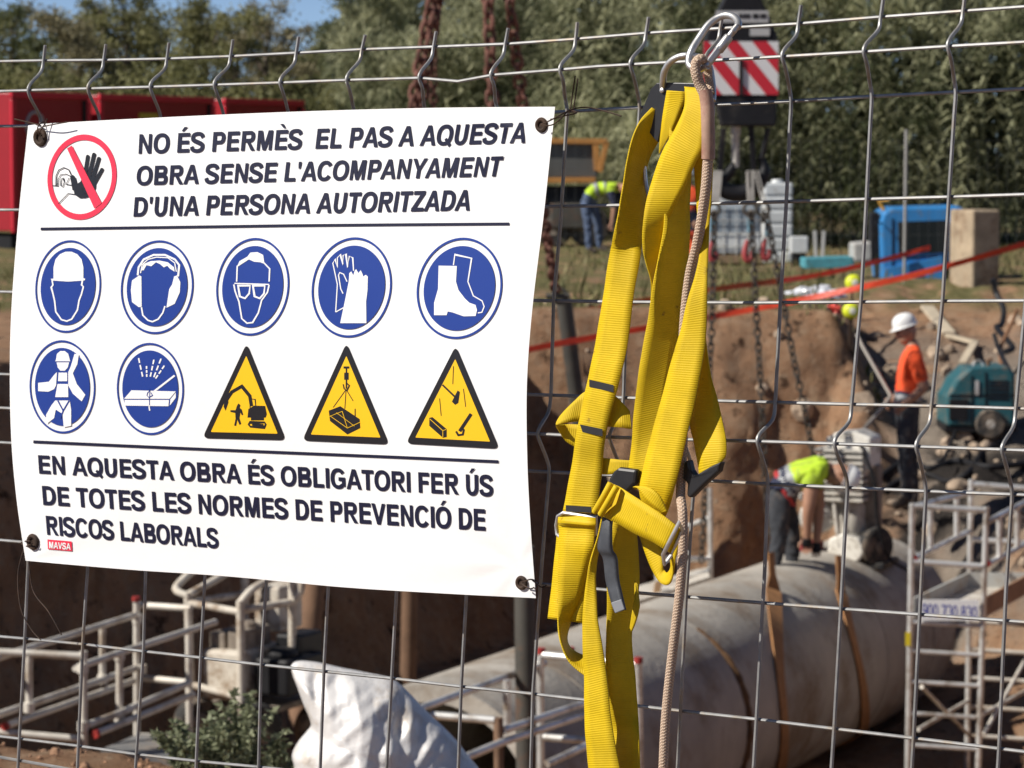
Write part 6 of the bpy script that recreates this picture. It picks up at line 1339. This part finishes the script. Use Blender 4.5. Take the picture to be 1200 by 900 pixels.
def hookparts():
    mb = MB(); mb.prism([P(x, y, YH) for x, y in [(851, -6), (890, -6), (903, 22), (911, 42), (913, 60), (909, 148), (846, 148), (838, 112), (826, 60), (828, 40)]], (0, .30, 0)); mb.build('housing', M_black, hook, bevel=.015)
    mb = MB(); mb.prism([P(x, y, YH) for x, y in [(851, -7), (856, -60), (886, -60), (890, -7)]], (0, .25, 0)); mb.build('upper_housing', M_black, hook, bevel=.01)
    W = P(912, 60, YH - .012).x - P(824, 60, YH).x
    mb = MB(); pbox(mb, 824.5, 48.5, 912, 111, YH - .012, .008); pn = mb.build('hazard_panel', M_hazw, hook)
    x0, x1, y0, y1 = 824.5, 912, 48.5, 111
    def clip(poly):
        def cl(pts, f, g):
            out = []
            for i in range(len(pts)):
                p, q = pts[i - 1], pts[i]; a, b = f(p), f(q)
                if (a >= 0) != (b >= 0): t = a / (a - b); out.append((p[0] + (q[0] - p[0]) * t, p[1] + (q[1] - p[1]) * t))
                if b >= 0: out.append(q)
            return out
        for f in (lambda p: p[0] - x0, lambda p: x1 - p[0], lambda p: p[1] - y0, lambda p: y1 - p[1]):
            poly = cl(poly, f, None)
            if not poly: return poly
        return poly
    for k in range(-2, 5):
        s = 812 + k * 34.5; pg = clip([(s, 48), (s + 17.5, 48), (s + 17.5 + 52, 112), (s + 52, 112)])
        if len(pg) > 2: mb = MB(); mb.prism([P(x, y, YH - .016) for x, y in pg], (0, .0035, 0)); mb.build('stripe', M_hazr, pn)
    mb = MB(); pbox(mb, 866.5, 70, 870.5, 111, YH - .03, .015); mb.build('guard_bar', M_black, hook)
    mb = MB(); pbox(mb, 839, 12.5, 900.5, 26.5, YH - .012, .008); lp = mb.build('load_plate', mat('plate_grey', (.42, .42, .42), rough=.5), hook)
    mb = MB(); pbox(mb, 879, 33, 902, 42, YH - .012, .008); mb.build('load_plate', mat('plate_grey_plain', (.42, .42, .42), rough=.5), hook)
    mb = MB()
    for x in (866, 871, 875.5, 882, 885.5, 891, 894.5): pbox(mb, x, 16, x + 3.4, 21.5, YH - .016, .003)
    mb.build('lettering', M_black, lp)
    mb = MB(); mb.lathe(P(862, 148, YH + .12), (0, 0, -1), [(0, .045), (.06, .045), (.08, .035), (.36, .035)], 16); mb.build('shank', M_grey, hook, smooth=True)
    pts = spline([(862, 190, YH + .12), (854, 203, YH + .12), (846, 211, YH + .12), (848, 222, YH + .12), (862, 227, YH + .12), (878, 224, YH + .12), (890, 214, YH + .12), (896, 200, YH + .12), (893, 188, YH + .12), (889, 182, YH + .12)], 5); n = len(pts)
    mb = MB(); mb.tube([P(*p) for p in pts], [.03 + .045 * math.sin(math.pi * min(1, i / n * 1.15)) ** .8 * (1 if i < n * .8 else .6) if i < n - 2 else .014 for i in range(n)], 12); mb.build('hook', M_black, hook, smooth=True)
    for p, q in (((848, 150), (843, 206)), ((900, 150), (893, 186)), ((880, 148), (884, 205))):
        mb = MB(); mb.bar(P(*p, YH + .06), P(*q, YH + .1), .05, .03); mb.build('side_link', M_black, hook, bevel=.005)
    for x in (858, 866, 876, 884):
        mb = MB(); a = P(x, -50, YH + .12); mb.tube([a, a + Vector((0, 0, 7))], .012, 6); mb.build('wire_rope', M_darkpile, hook, smooth=True)
world_children(hook, hookparts); fix_sub(hook)
M_web2 = mat('dirty_sling_webbing', (.46, .44, .40), rough=.85, var=.2, vscale=12); M_chain = mat('oily_chain', (.10, .085, .07), rough=.55, metal=.6, var=.4, vscale=8)
def sling(lab, top, mid, tagc, hk, path, strapx):
    t = thing('chain_sling', lab, 'chain sling', 'chain slings hanging from the crane hook', tuple(P(*top, YH)))
    def parts():
        for dx0, dx1 in strapx:
            mb = MB(); a = P(top[0] + dx0, top[1], YH + .05); b = P(mid[0] + dx1, mid[1], YH + .05); mb.bar(a, b, .045, .012); mb.build('webbing_loop', M_web2, t, bevel=.002)
        mb = MB(); c = P(mid[0], mid[1] + 5, YH + .05); mb.torus(c, .055, .016, Vector((1, 0, 0)), Vector((0, 0, 1)), 18, 8); c2 = P(mid[0] + 1, mid[1] + 14, YH + .05); mb.torus(c2, .04, .014, Vector((.6, .8, 0)), Vector((0, 0, 1)), 16, 8, sx=.6); mb.build('shackle', M_darkpile, t, smooth=True)
        mb = MB(); pbox(mb, tagc[0] - 3.5, tagc[1] - 9, tagc[0] + 3.5, tagc[1] + 9, YH + .02, .05); mb.build('tag', mat('tag_blue', (.12, .27, .36), rough=.5), t, bevel=.01)
        mb = MB(); pts = spline([(hk[0], hk[1] - 13, YH + .02), (hk[0] - 2, hk[1] - 4, YH + .02), (hk[0] - 3, hk[1] + 5, YH + .02), (hk[0], hk[1] + 11, YH + .02), (hk[0] + 4, hk[1] + 8, YH + .02), (hk[0] + 4, hk[1], YH + .02)], 4); mb.tube([P(*p) for p in pts], [.016 + .014 * math.sin(math.pi * i / (len(pts) - 1)) for i in range(len(pts))], 10); mb.build('grab_hook', mat('hook_red', (.34, .05, .05), rough=.5), t, smooth=True)
        mb = MB(); chain_mb(mb, [P(*p) for p in path], .085, .0095, .052); mb.build('chain', M_chain, t, smooth=True)
    world_children(t, parts)
sling('chain sling hanging half hidden behind the harness rope', (838, 200), (836, 240), (835, 264), (835, 294), [(837, 248, YH), (836, 300, YH), (834, 380, YH), (830, 470, YH), (826, 580, YH), (822, 660, YH)], ((0, 0), (6, 4)))
sling('chain sling hanging straight down in front of the caged tank', (877, 200), (879, 240), (880, 264), (876, 294), [(880, 248, YH), (883, 300, YH), (887, 380, YH), (892, 460, YH), (896, 560, YH), (905, 640, YH)], ((0, 0), (3, 2)))
sling('chain sling slanting down to the bending worker', (884, 200), (894, 240), (900, 268), (897, 292), [(897, 246, YH), (903, 275, YH), (908, 305, YH), (917, 350, YH), (930, 420, YH), (945, 490, YH), (955, 545, YH), (960, 575, YH)], ((0, 0), (4, 4)))
# rusty hoist chains at the other end of the trench
M_rchain = mat('rusty_chain', (.17, .075, .055), rough=.75, metal=.25, var=.45, vscale=8)
YC = 28.0
t = thing('lifting_ring', 'steel ring high over the banner from which the rusty chains hang', 'lifting ring', loc=tuple(P(560, -420, YC)))
mb = MB(); mb.torus((0, 0, .18), .2, .03, Vector((1, 0, 0)), Vector((0, 0, 1)), 24, 8); mb.build('ring', M_darkpile, t, smooth=True); mb = MB(); mb.tube([(0, 0, .36), (0, 0, 6)], .02, 8); mb.build('wire_rope', M_darkpile, t, smooth=True)
def rchain(paths, lab, ll=.15, r=.021, wd=.105):
    mb = MB()
    for p in paths: chain_mb(mb, [P(*q) for q in p], ll, r, wd)
    tag(mb.build('rusty_chain', M_rchain, smooth=True), lab, 'chain', 'rusty hoist chains')
rchain([[(574, -400, YC), (506, 0, YC), (484, 125, YC), (480, 300, 27.3), (485, 428, 26.2)], [(580, -400, YC), (513, 0, YC + .1), (492, 125, YC + .1), (486, 300, 27.4), (488, 428, 26.2)]], 'thick doubled rusty chain hanging behind the banner top')
rchain([[(560, -400, YC + .2), (509, 40, YC + .2), (508, 130, YC + .2), (510, 300, YC + .2)]], 'dark thin chain touching the doubled rusty chain', .10, .011, .06)
rchain([[(553, -400, YC), (572, 0, YC), (577, 125, YC), (588, 420, YC)]], 'straight rusty chain above the middle of the banner', .15, .021, .10)
rchain([[(548, -400, YC), (597, 0, YC), (613, 125, YC + .6), (640, 270, 30), (652, 345, 31)]], 'slanting rusty chain reaching down to the dark round pile', .15, .019, .095)
mb = MB(); c = P(656, 347, 31); mb.torus(c, .07, .022, Vector((1, 0, 0)), Vector((0, 0, 1)), 18, 8); mb.tube([c + Vector((-.14, -.02, 0)), c + Vector((.1, -.02, 0))], .03, 10); tag(mb.build('shackle', M_darkpile, smooth=True), 'heavy shackle joining the slanting rusty chain to the dark pile top', 'shackle')
# ---------------------------------------------------------------- white woven sack on the lip
def sack():
    Y = 7.9; out = [(341, 780), (345, 776), (352, 774.5), (362, 775), (375, 777), (390, 780.5), (405, 784), (425, 788), (445, 791.5), (458, 795), (470, 803), (482, 815), (495, 829), (508, 842), (522, 855), (536, 870), (550, 888), (562, 903), (572, 925), (575, 950), (520, 965), (450, 968), (390, 965), (348, 955), (340, 925), (345, 900), (342.5, 884), (349, 870), (359, 858), (364.5, 849), (362, 838), (355, 822), (348, 803), (343, 790)]
    out = spline(out + [out[0]], 8)[:-1]; n = len(out); cx, cy = 432, 878; RG = 60; V = []; F = []; sc_ = 7.9 / 3600
    rs = np.random.RandomState(4); CR = [(math.cos(t), math.sin(t), fr, ph, .30 / fr) for t, fr, ph in zip(rs.uniform(0, 3.14, 9), (6, 8, 11, 14, 18, 24, 31, 40, 52), rs.uniform(0, 9, 9))]
    for side in (1, -1):
        for j in range(RG + 1):
            rho = math.sin(j / RG * math.pi / 2)
            for i in range(n):
                x = cx + (out[i][0] - cx) * rho; y = cy + (out[i][1] - cy) * rho
                th = .19 * math.sqrt(max(0, 1 - rho ** 2.2)) * (.52 + .48 * min(1, (y - 770) / 100))
                p = P(x, y, Y); q = Vector(((x - cx) * sc_, side * 1.3, (y - cy) * sc_))
                f = lambda s, o: mnoise.noise(Vector((q.x * s + o, q.y + o * .3, q.z * s)))
                wx = q.x + .035 * f(6, 2); wz = q.z + .035 * f(6, 5); fold = .020 * f(3.2, 7)
                for ca, sa, fr, ph, am in CR:                # straight sharp creases, as in crumpled film
                    u = (wx * ca + wz * sa) * fr + ph; fold += am * (abs((u % 2) - 1) - .5) * (.35 + .9 * abs(f(7, ph)))
                k = (1 - rho ** 6)
                V.append(p + Vector((fold * .25 * k, -side * (th + (fold - .02) * k) , fold * .3 * k)))
    m = (RG + 1) * n
    for sd in range(2):
        for j in range(RG):
            for i in range(n):
                a = sd * m + j * n + i; b = sd * m + j * n + (i + 1) % n; q = (a, b, b + n, a + n); F.append(q if sd else tuple(reversed(q)))
    mb = MB(); mb.add(V, F); o = mb.build('white_sack', None or mat('woven_white', (.74, .72, .70), rough=.34, spec=.6, bump=.003, bscale=38, dirt=(.55, .47, .38), dscale=9, damt=.35, trans=.12), smooth=False)
    me = o.data; bm = bmesh.new(); bm.from_mesh(me); bmesh.ops.remove_doubles(bm, verts=bm.verts[:], dist=.0004); bmesh.ops.recalc_face_normals(bm, faces=bm.faces[:]); bm.to_mesh(me); bm.free()
    me.polygons.foreach_set('use_smooth', [True] * len(me.polygons))
    tag(o, 'crumpled white woven plastic sack on the trench lip under the banner', 'sack')
sack()
# ================================================================== people
M_skin = mat('skin', (.36, .19, .12), rough=.55, var=.08, vscale=20)
M_jean = mat('dark_work_trousers', (.035, .038, .045), rough=.9, var=.3, vscale=14, dirt=(.13, .10, .08), dscale=8, damt=.4)
M_blue_j = mat('blue_jeans', (.07, .10, .17), rough=.9, var=.25, vscale=12)
M_navy_c = mat('navy_cloth', (.018, .022, .05), rough=.9, var=.25, vscale=14)
M_grey_c = mat('grey_band', (.28, .29, .30), rough=.5, var=.1, vscale=20)
M_orange_c = mat('orange_cloth', (.80, .085, .018), rough=.85, var=.15, vscale=10, dirt=(.40, .09, .04), dscale=6, damt=.35)
M_lime_c = mat('lime_cloth', (.47, .68, .03), rough=.85, var=.15, vscale=10, dirt=(.25, .30, .06), dscale=6, damt=.35)
M_boot = mat('work_boots', (.05, .035, .025), rough=.8, var=.3, vscale=10, dirt=(.2, .15, .1), dscale=6, damt=.4)
M_hat = mat('white_hard_hat', (.78, .78, .76), rough=.3, var=.04, vscale=8)
M_hair = mat('dark_hair', (.02, .014, .01), rough=.8)
def person(label, J, look, clothes, scale=1.0, fingers=True, origin=None):
    """J: joint name -> world point. clothes: bone -> material slot function"""
    BN = [('pelvis', 'waist'), ('waist', 'chest'), ('chest', 'neck'), ('neck', 'head'), ('chest', 'shL'), ('shL', 'elL'), ('elL', 'wrL'), ('wrL', 'paL'), ('chest', 'shR'), ('shR', 'elR'), ('elR', 'wrR'), ('wrR', 'paR'),
          ('pelvis', 'hipL'), ('hipL', 'knL'), ('knL', 'anL'), ('anL', 'toL'), ('pelvis', 'hipR'), ('hipR', 'knR'), ('knR', 'anR'), ('anR', 'toR')]
    rad = dict(pelvis=(.15, .12), waist=(.145, .115), chest=(.165, .125), neck=(.06, .06), head=(.062, .07), sh=(.078, .075), el=(.05, .05), wr=(.032, .028), pa=(.042, .02), hip=(.098, .098), kn=(.066, .066), an=(.05, .05), to=(.045, .036))
    J = {k: Vector(v) for k, v in J.items()}
    for s in 'LR':
        d = (J['wr' + s] - J['el' + s]).normalized(); J.setdefault('pa' + s, J['wr' + s] + d * .085)
        sh = J['sh' + s]
    # extra loops along the thighs and calves keep the taper
    names = list(dict.fromkeys([n for b in BN for n in b])); ix = {n: i for i, n in enumerate(names)}
    me = bpy.data.meshes.new('body'); me.from_pydata([tuple(J[n]) for n in names], [(ix[a], ix[b]) for a, b in BN], []); o = bpy.data.objects.new('body_rig', me); col.objects.link(o)
    o.modifiers.new('skin', 'SKIN'); sv = me.skin_vertices[0].data
    for n in names:
        k = n if n in rad else n[:-1]; sv[ix[n]].radius = (rad[k][0] * scale, rad[k][1] * scale); sv[ix[n]].use_root = n == 'pelvis'
    sb = o.modifiers.new('sub', 'SUBSURF'); sb.levels = 3; sb.render_levels = 3
    dg = bpy.context.evaluated_depsgraph_get(); dg.update(); em = bpy.data.meshes.new_from_object(o.evaluated_get(dg))
    bpy.data.objects.remove(o); bpy.data.meshes.remove(me)
    mb = MB(); V = [v.co.copy() for v in em.vertices]; mb.v = [tuple(v) for v in V]
    info = []
    for p in em.polygons:
        c = p.center; best = None
        for a, b in BN:
            A, B = J[a], J[b]; d = B - A; t = max(0, min(1, (c - A).dot(d) / d.length_squared)); ra = rad[a if a in rad else a[:-1]][0]; rb = rad[b if b in rad else b[:-1]][0]
            q = (c - A - d * t).length / (ra + (rb - ra) * t)
            if best is None or q < best[0]: best = (q, a, b, t)
        info.append((*best, c.copy())); mb.f.append(tuple(p.vertices)); mb.m.append(clothes(best[1], best[2], best[3]))
    cloth = set(k for f_, m_ in zip(mb.f, mb.m) if m_ != 0 for k in f_) - set(k for f_, m_ in zip(mb.f, mb.m) if m_ == 0 for k in f_)
    for k in cloth:                              # creased cloth
        q = V[k] * 11; n_ = em.vertices[k].normal; mb.v[k] = tuple(V[k] + n_ * (.011 * (1 - 2.2 * abs(mnoise.noise(q))) + .006 * mnoise.noise(q * 2.3)))
    bpy.data.meshes.remove(em)
    nbody = len(mb.f)
    # head with a face
    up = (J['head'] - J['neck']).normalized(); fw = Vector(look); fw = (fw - up * fw.dot(up)).normalized(); sd_ = fw.cross(up)
    rot = Matrix((sd_, fw, up)).transposed(); hc = J['head'] + up * .075 * scale + fw * .015
    h = lambda x, y, z: hc + rot @ Vector((x, y, z)) * scale
    mb.ball(hc, (.076 * scale, .095 * scale, .118 * scale), 18, 0, rot)
    mb.ball(h(0, .028, -.066), (.055 * scale, .062 * scale, .055 * scale), 12, 0, rot)                    # jaw
    mb.ball(h(0, .088, -.026), (.013 * scale, .024 * scale, .020 * scale), 10, 0, rot); mb.ball(h(0, .092, -.012), (.008 * scale, .014 * scale, .028 * scale), 8, 0, rot)
    mb.ball(h(0, .080, .024), (.055 * scale, .017 * scale, .010 * scale), 10, 0, rot)                    # brow
    mb.ball(h(0, .080, -.064), (.024 * scale, .010 * scale, .0045 * scale), 8, 1, rot)                    # mouth
    for s in (-1, 1):
        mb.ball(h(s * .030, .083, .004), (.013 * scale, .010 * scale, .008 * scale), 8, 2, rot); mb.ball(h(s * .078, -.008, -.012), (.010 * scale, .022 * scale, .034 * scale), 8, 0, rot)
    # hands: five unequal bent fingers rooted in the palm
    if fingers:
        for s in 'LR':
            w_, p = J['wr' + s], J['pa' + s]; d = (p - w_).normalized(); el = (w_ - J['el' + s]).normalized()
            x = d.cross(Vector((0, 1, .3))).normalized(); n = d.cross(x)
            for i, L in enumerate((.070, .080, .074, .056)):
                b = p + x * (-.030 + .020 * i) * scale - d * .012; m1_ = b + (d * .75 + n * .35).normalized() * L * .5 * scale; m2_ = m1_ + (d * .35 + n * .9).normalized() * L * .5 * scale
                mb.tube([b, m1_, m2_], [.0095 * scale, .0088 * scale, .0065 * scale], 6, 0)
            b = w_ + d * .03 - x * .030 * scale; m1_ = b + (d * .5 - x * .7 + n * .2).normalized() * .04 * scale; m2_ = m1_ + (d * .9 + n * .4).normalized() * .030 * scale; mb.tube([b, m1_, m2_], [.012 * scale, .0105 * scale, .008 * scale], 6, 0)
    org = Vector(origin) if origin is not None else Vector((J['anL'] + J['anR']) / 2) - Vector((0, 0, .06))
    return mb, info, V, nbody, h, rot, org
def finish(label, mb, mats_, org, group=None):
    o = mb.build('person', mats_, smooth=True, origin=org); o.data.polygons.foreach_set('use_smooth', [True] * len(o.data.polygons)); tag(o, label, 'person', group); return o
def shell(o, mb, info, sel, name, m, out, org, band=None):
    """clothing: the chosen faces of the body pushed outwards"""
    bm = bmesh.new(); vs_ = {}; src = o.data; nv = [v.normal.copy() for v in src.vertices]; F = []
    for i, inf in enumerate(info):
        if sel(inf): F.append((mb.f[i], band(inf) if band else 0))
    for f, mi in F:
        q = []
        for k in f:
            if k not in vs_: vs_[k] = bm.verts.new(src.vertices[k].co + nv[k] * out)
            q.append(vs_[k])
        try: bm.faces.new(q).material_index = mi
        except ValueError: pass
    me = bpy.data.meshes.new(name); bm.to_mesh(me); bm.free()
    for x in (m if isinstance(m, (list, tuple)) else [m]): me.materials.append(x)
    me.polygons.foreach_set('use_smooth', [True] * len(me.polygons)); c = link(bpy.data.objects.new(name, me), o); s = c.modifiers.new('t', 'SOLIDIFY'); s.thickness = .004; s.offset = 1; return c
def hardhat(o, h, rot, org, m, scale=1.0):
    mb = MB(); up = rot @ Vector((0, 0, 1)); fw = rot @ Vector((0, 1, 0)); c = h(0, -.004, .040) - org; k = len(mb.v); N = 24; prof = [(0, 1.0), (.03, 1.0), (.06, .95), (.085, .84), (.105, .66), (.118, .42), (.124, .18), (.125, .02)]
    sd_ = rot @ Vector((1, 0, 0))
    for z, r in prof:
        for j in range(N):
            a = 2 * math.pi * j / N; mb.v.append(tuple(c + (sd_ * (.098 * r * math.cos(a)) + fw * (.122 * r * math.sin(a)) + up * z) * scale))
    for i in range(len(prof) - 1):
        for j in range(N): mb.f.append((k + i * N + j, k + (i + 1) * N + j, k + (i + 1) * N + (j + 1) % N, k + i * N + (j + 1) % N)); mb.m.append(0)
    ho = mb.build('hard_hat', m, o, smooth=True)
    b = MB(); A = []; B = []
    for j in range(N):
        a = 2 * math.pi * j / N; f = max(0, math.sin(a)); A.append(c + (sd_ * (.096 * math.cos(a)) + fw * (.12 * math.sin(a)) + up * .004) * scale); B.append(c + (sd_ * (.108 * math.cos(a)) + fw * (.132 * math.sin(a) + .034 * f) + up * (-.006 - .006 * f)) * scale)
    k = len(b.v)
    for p, q in zip(A, B): b.v += [tuple(p), tuple(q), tuple(q - up * .005), tuple(p - up * .005)]
    for j in range(N):
        i2 = (j + 1) % N
        for e in range(4): b.f.append((4 * j + e, 4 * i2 + e, 4 * i2 + (e + 1) % 4, 4 * j + (e + 1) % 4)); b.m.append(0)
    b.build('brim', m, ho, smooth=True)
    return ho
tors = lambda a, b: (a, b) in (('pelvis', 'waist'), ('waist', 'chest'), ('chest', 'neck')) or (a == 'chest' and b[:2] == 'sh')
# ---- worker in orange, standing on the slope, facing along the trench wall
Yw = 29.9
def S(px, py, dy=0.0): return P(px, py, Yw + dy)
ft = S(1064, 596)
Jo = dict(pelvis=S(1062, 480), waist=S(1064, 458), chest=S(1068, 428), neck=S(1069, 406), head=S(1066, 396), shL=S(1072, 421, -.17), elL=S(1083, 455, -.22), wrL=S(1060, 474, -.24), shR=S(1066, 421, .17), elR=S(1062, 452, .22), wrR=S(1046, 470, .10),
          hipL=S(1063, 486, -.09), knL=S(1061, 535, -.12), anL=S(1064, 584, -.13), toL=S(1046, 594, -.14), hipR=S(1064, 486, .09), knR=S(1067, 537, .10), anR=S(1070, 586, .12), toR=S(1056, 596, .12))
def cl_o(a, b, t):
    if a == 'neck' or a == 'chest' and b == 'neck' and t > .82: return 0
    if a == 'waist' or (a == 'chest') : return 3
    if a == 'pelvis' and b == 'waist': return 4 if t > .15 else 5
    if a[:2] == 'sh': return 3 if t < .78 else 0
    if a[:2] == 'el' or a[:2] == 'wr': return 0
    if a[:2] == 'an': return 6
    return 5
mb, info, V, nb, h, rot, org = person('', Jo, (-1, -.25, -.25), cl_o, 1.12)
wo_ = finish('worker in orange shirt and white hard hat standing on the slope holding a bent rod', mb, [M_skin, mat('lips', (.25, .09, .07)), M_hair, M_orange_c, M_navy_c, M_jean, M_boot], org)
hardhat(wo_, h, rot, org, M_hat)
shell(wo_, mb, info, lambda i: i[1] == 'pelvis' and i[2] == 'waist' and .5 < i[3] < .85, 'reflective_band', M_grey_c, .006, org)
# ---- worker in lime vest bending over the machine on the pipe
Yw = 26.35
Jg = dict(pelvis=S(914, 576), waist=S(924, 560), chest=S(947, 549, -.02), neck=S(966, 548, -.05), head=S(976, 552, -.06), shL=S(953, 557, -.20), elL=S(947, 598, -.24), wrL=S(946, 630, -.18), shR=S(953, 546, .16), elR=S(960, 592, .18), wrR=S(957, 636, .12),
          hipL=S(912, 584, -.10), knL=S(914, 628, -.12), anL=S(905, 670, -.14), toL=S(922, 678, -.16), hipR=S(916, 582, .10), knR=S(930, 625, .12), anR=S(928, 664, .14), toR=S(946, 668, .12))
def cl_g(a, b, t):
    if a == 'neck' or (a == 'chest' and b == 'neck' and t > .8): return 0
    if a in ('waist', 'chest') or (a, b) == ('pelvis', 'waist'): return 3
    if a[:2] == 'sh': return 3 if t < .35 else 0
    if a[:2] in ('el',): return 0
    if a[:2] == 'wr': return 6
    if a[:2] == 'an': return 5
    return 4
mb, info, V, nb, h, rot, org = person('', Jg, (.35, -.3, -.9), cl_g, 1.1)
wg = finish('worker in lime vest and white hard hat bending over the drilling machine on the pipe', mb, [M_skin, mat('lips', (.25, .09, .07)), M_hair, M_navy_c, M_jean, M_boot, M_black], org)
hardhat(wg, h, rot, org, M_hat)
AX = Vector(Jg['neck']) - Vector(Jg['pelvis'])
def along_back(c): return (c - Vector(Jg['pelvis'])).dot(AX) / AX.length_squared
def vest_band(i):
    f = along_back(i[4]); return 2 if .30 < f < .42 or .16 < f < .22 else (1 if f < .30 else 0)
shell(wg, mb, info, lambda i: (i[1], i[2]) in (('waist', 'chest'), ('pelvis', 'waist')) or (i[1] == 'chest' and i[2] == 'neck' and i[3] < .7) or (i[1] == 'chest' and i[2][:2] == 'sh') or (i[1][:2] == 'sh' and i[3] < .32), 'hi_vis_vest', [M_lime_c, M_navy_c, M_grey_c], .014, org, vest_band)
bt = MB(); ax_ = AX.normalized(); c_ = Vector(Jg['pelvis']) + AX * .12 - org; u_ = ax_.cross(Vector((0, 0, 1))).normalized(); v_ = ax_.cross(u_)
bt.tube([c_ + u_ * (.185 * math.cos(2 * math.pi * k / 20)) + v_ * (.165 * math.sin(2 * math.pi * k / 20)) for k in range(20)], .022, 8, closed=True, flat=.5); bt.build('red_harness_belt', mat('red_belt', (.40, .03, .03), rough=.6), wg, smooth=True)
# ---- far worker bending in lime vest, by the trailer
Yw = 53.0
Jf = dict(pelvis=S(688, 232), waist=S(694, 223), chest=S(714, 218), neck=S(725, 218, -.1), head=S(729, 219, -.15), shL=S(716, 222, -.18), elL=S(720, 243, -.22), wrL=S(717, 262, -.25), shR=S(722, 220, .18), elR=S(729, 242, .2), wrR=S(727, 260, .1),
          hipL=S(686, 236, -.10), knL=S(689, 264, -.12), anL=S(690, 291, -.14), toL=S(700, 296, -.2), hipR=S(694, 236, .10), knR=S(701, 264, .12), anR=S(703, 290, .2), toR=S(713, 294, .1))
def cl_f(a, b, t):
    if a == 'neck' or (a == 'chest' and b == 'neck' and t > .8): return 0
    if (a, b) in (('waist', 'chest'), ('chest', 'neck')) or (a == 'chest'): return 3
    if (a, b) == ('pelvis', 'waist'): return 3 if t > .4 else 4
    if a[:2] == 'sh': return 5 if t > .1 else 3
    if a[:2] in ('el', 'wr'): return 0
    if a[:2] == 'an': return 6
    return 4
mb, info, V, nb, h, rot, org = person('', Jf, (.3, -.3, -.9), cl_f)
wf = finish('worker in lime vest and blue jeans bending down far off beside the dark trailer', mb, [M_skin, mat('lips', (.25, .09, .07)), M_hair, M_lime_c, M_blue_j, M_navy_c, M_boot], org)
hardhat(wf, h, rot, org, mat('orange_hard_hat', (.75, .25, .02), rough=.35))
shell(wf, mb, info, lambda i: ((i[1], i[2]) == ('waist', 'chest') and (.15 < i[3] < .34 or .7 < i[3] < .86)), 'reflective_band', M_grey_c, .008, org)
# ---- far worker in orange and navy, mostly behind the harness
Yw = 50.0
Js = dict(pelvis=S(806, 257), waist=S(806, 246), chest=S(806, 229), neck=S(806, 217), head=S(806, 211), shL=S(796, 225), elL=S(793, 243), wrL=S(795, 260, -.1), shR=S(816, 225), elR=S(818, 243), wrR=S(815, 260, -.1),
          hipL=S(800, 260), knL=S(799, 283), anL=S(798, 303), toL=S(797, 307, -.15), hipR=S(811, 260), knR=S(812, 283), anR=S(813, 303), toR=S(813, 307, -.15))
def cl_s(a, b, t):
    if a == 'neck' or (a == 'chest' and b == 'neck' and t > .8): return 0
    if a in ('chest', 'waist') : return 3
    if a[:2] == 'sh': return 3 if t < .6 else 4
    if a == 'pelvis': return 4
    if a[:3] == 'hip': return 4 if t < .5 else 3
    if a[:2] == 'kn': return 3
    if a[:2] == 'an': return 5
    return 4 if a[:2] == 'el' else 0
mb, info, V, nb, h, rot, org = person('', Js, (0, -1, 0), cl_s)
ws = finish('worker in orange and navy work clothes standing by the tanks, mostly hidden by the harness', mb, [M_skin, mat('lips', (.25, .09, .07)), M_hair, M_orange_c, M_navy_c, M_boot], org)
hardhat(ws, h, rot, org, M_hat)
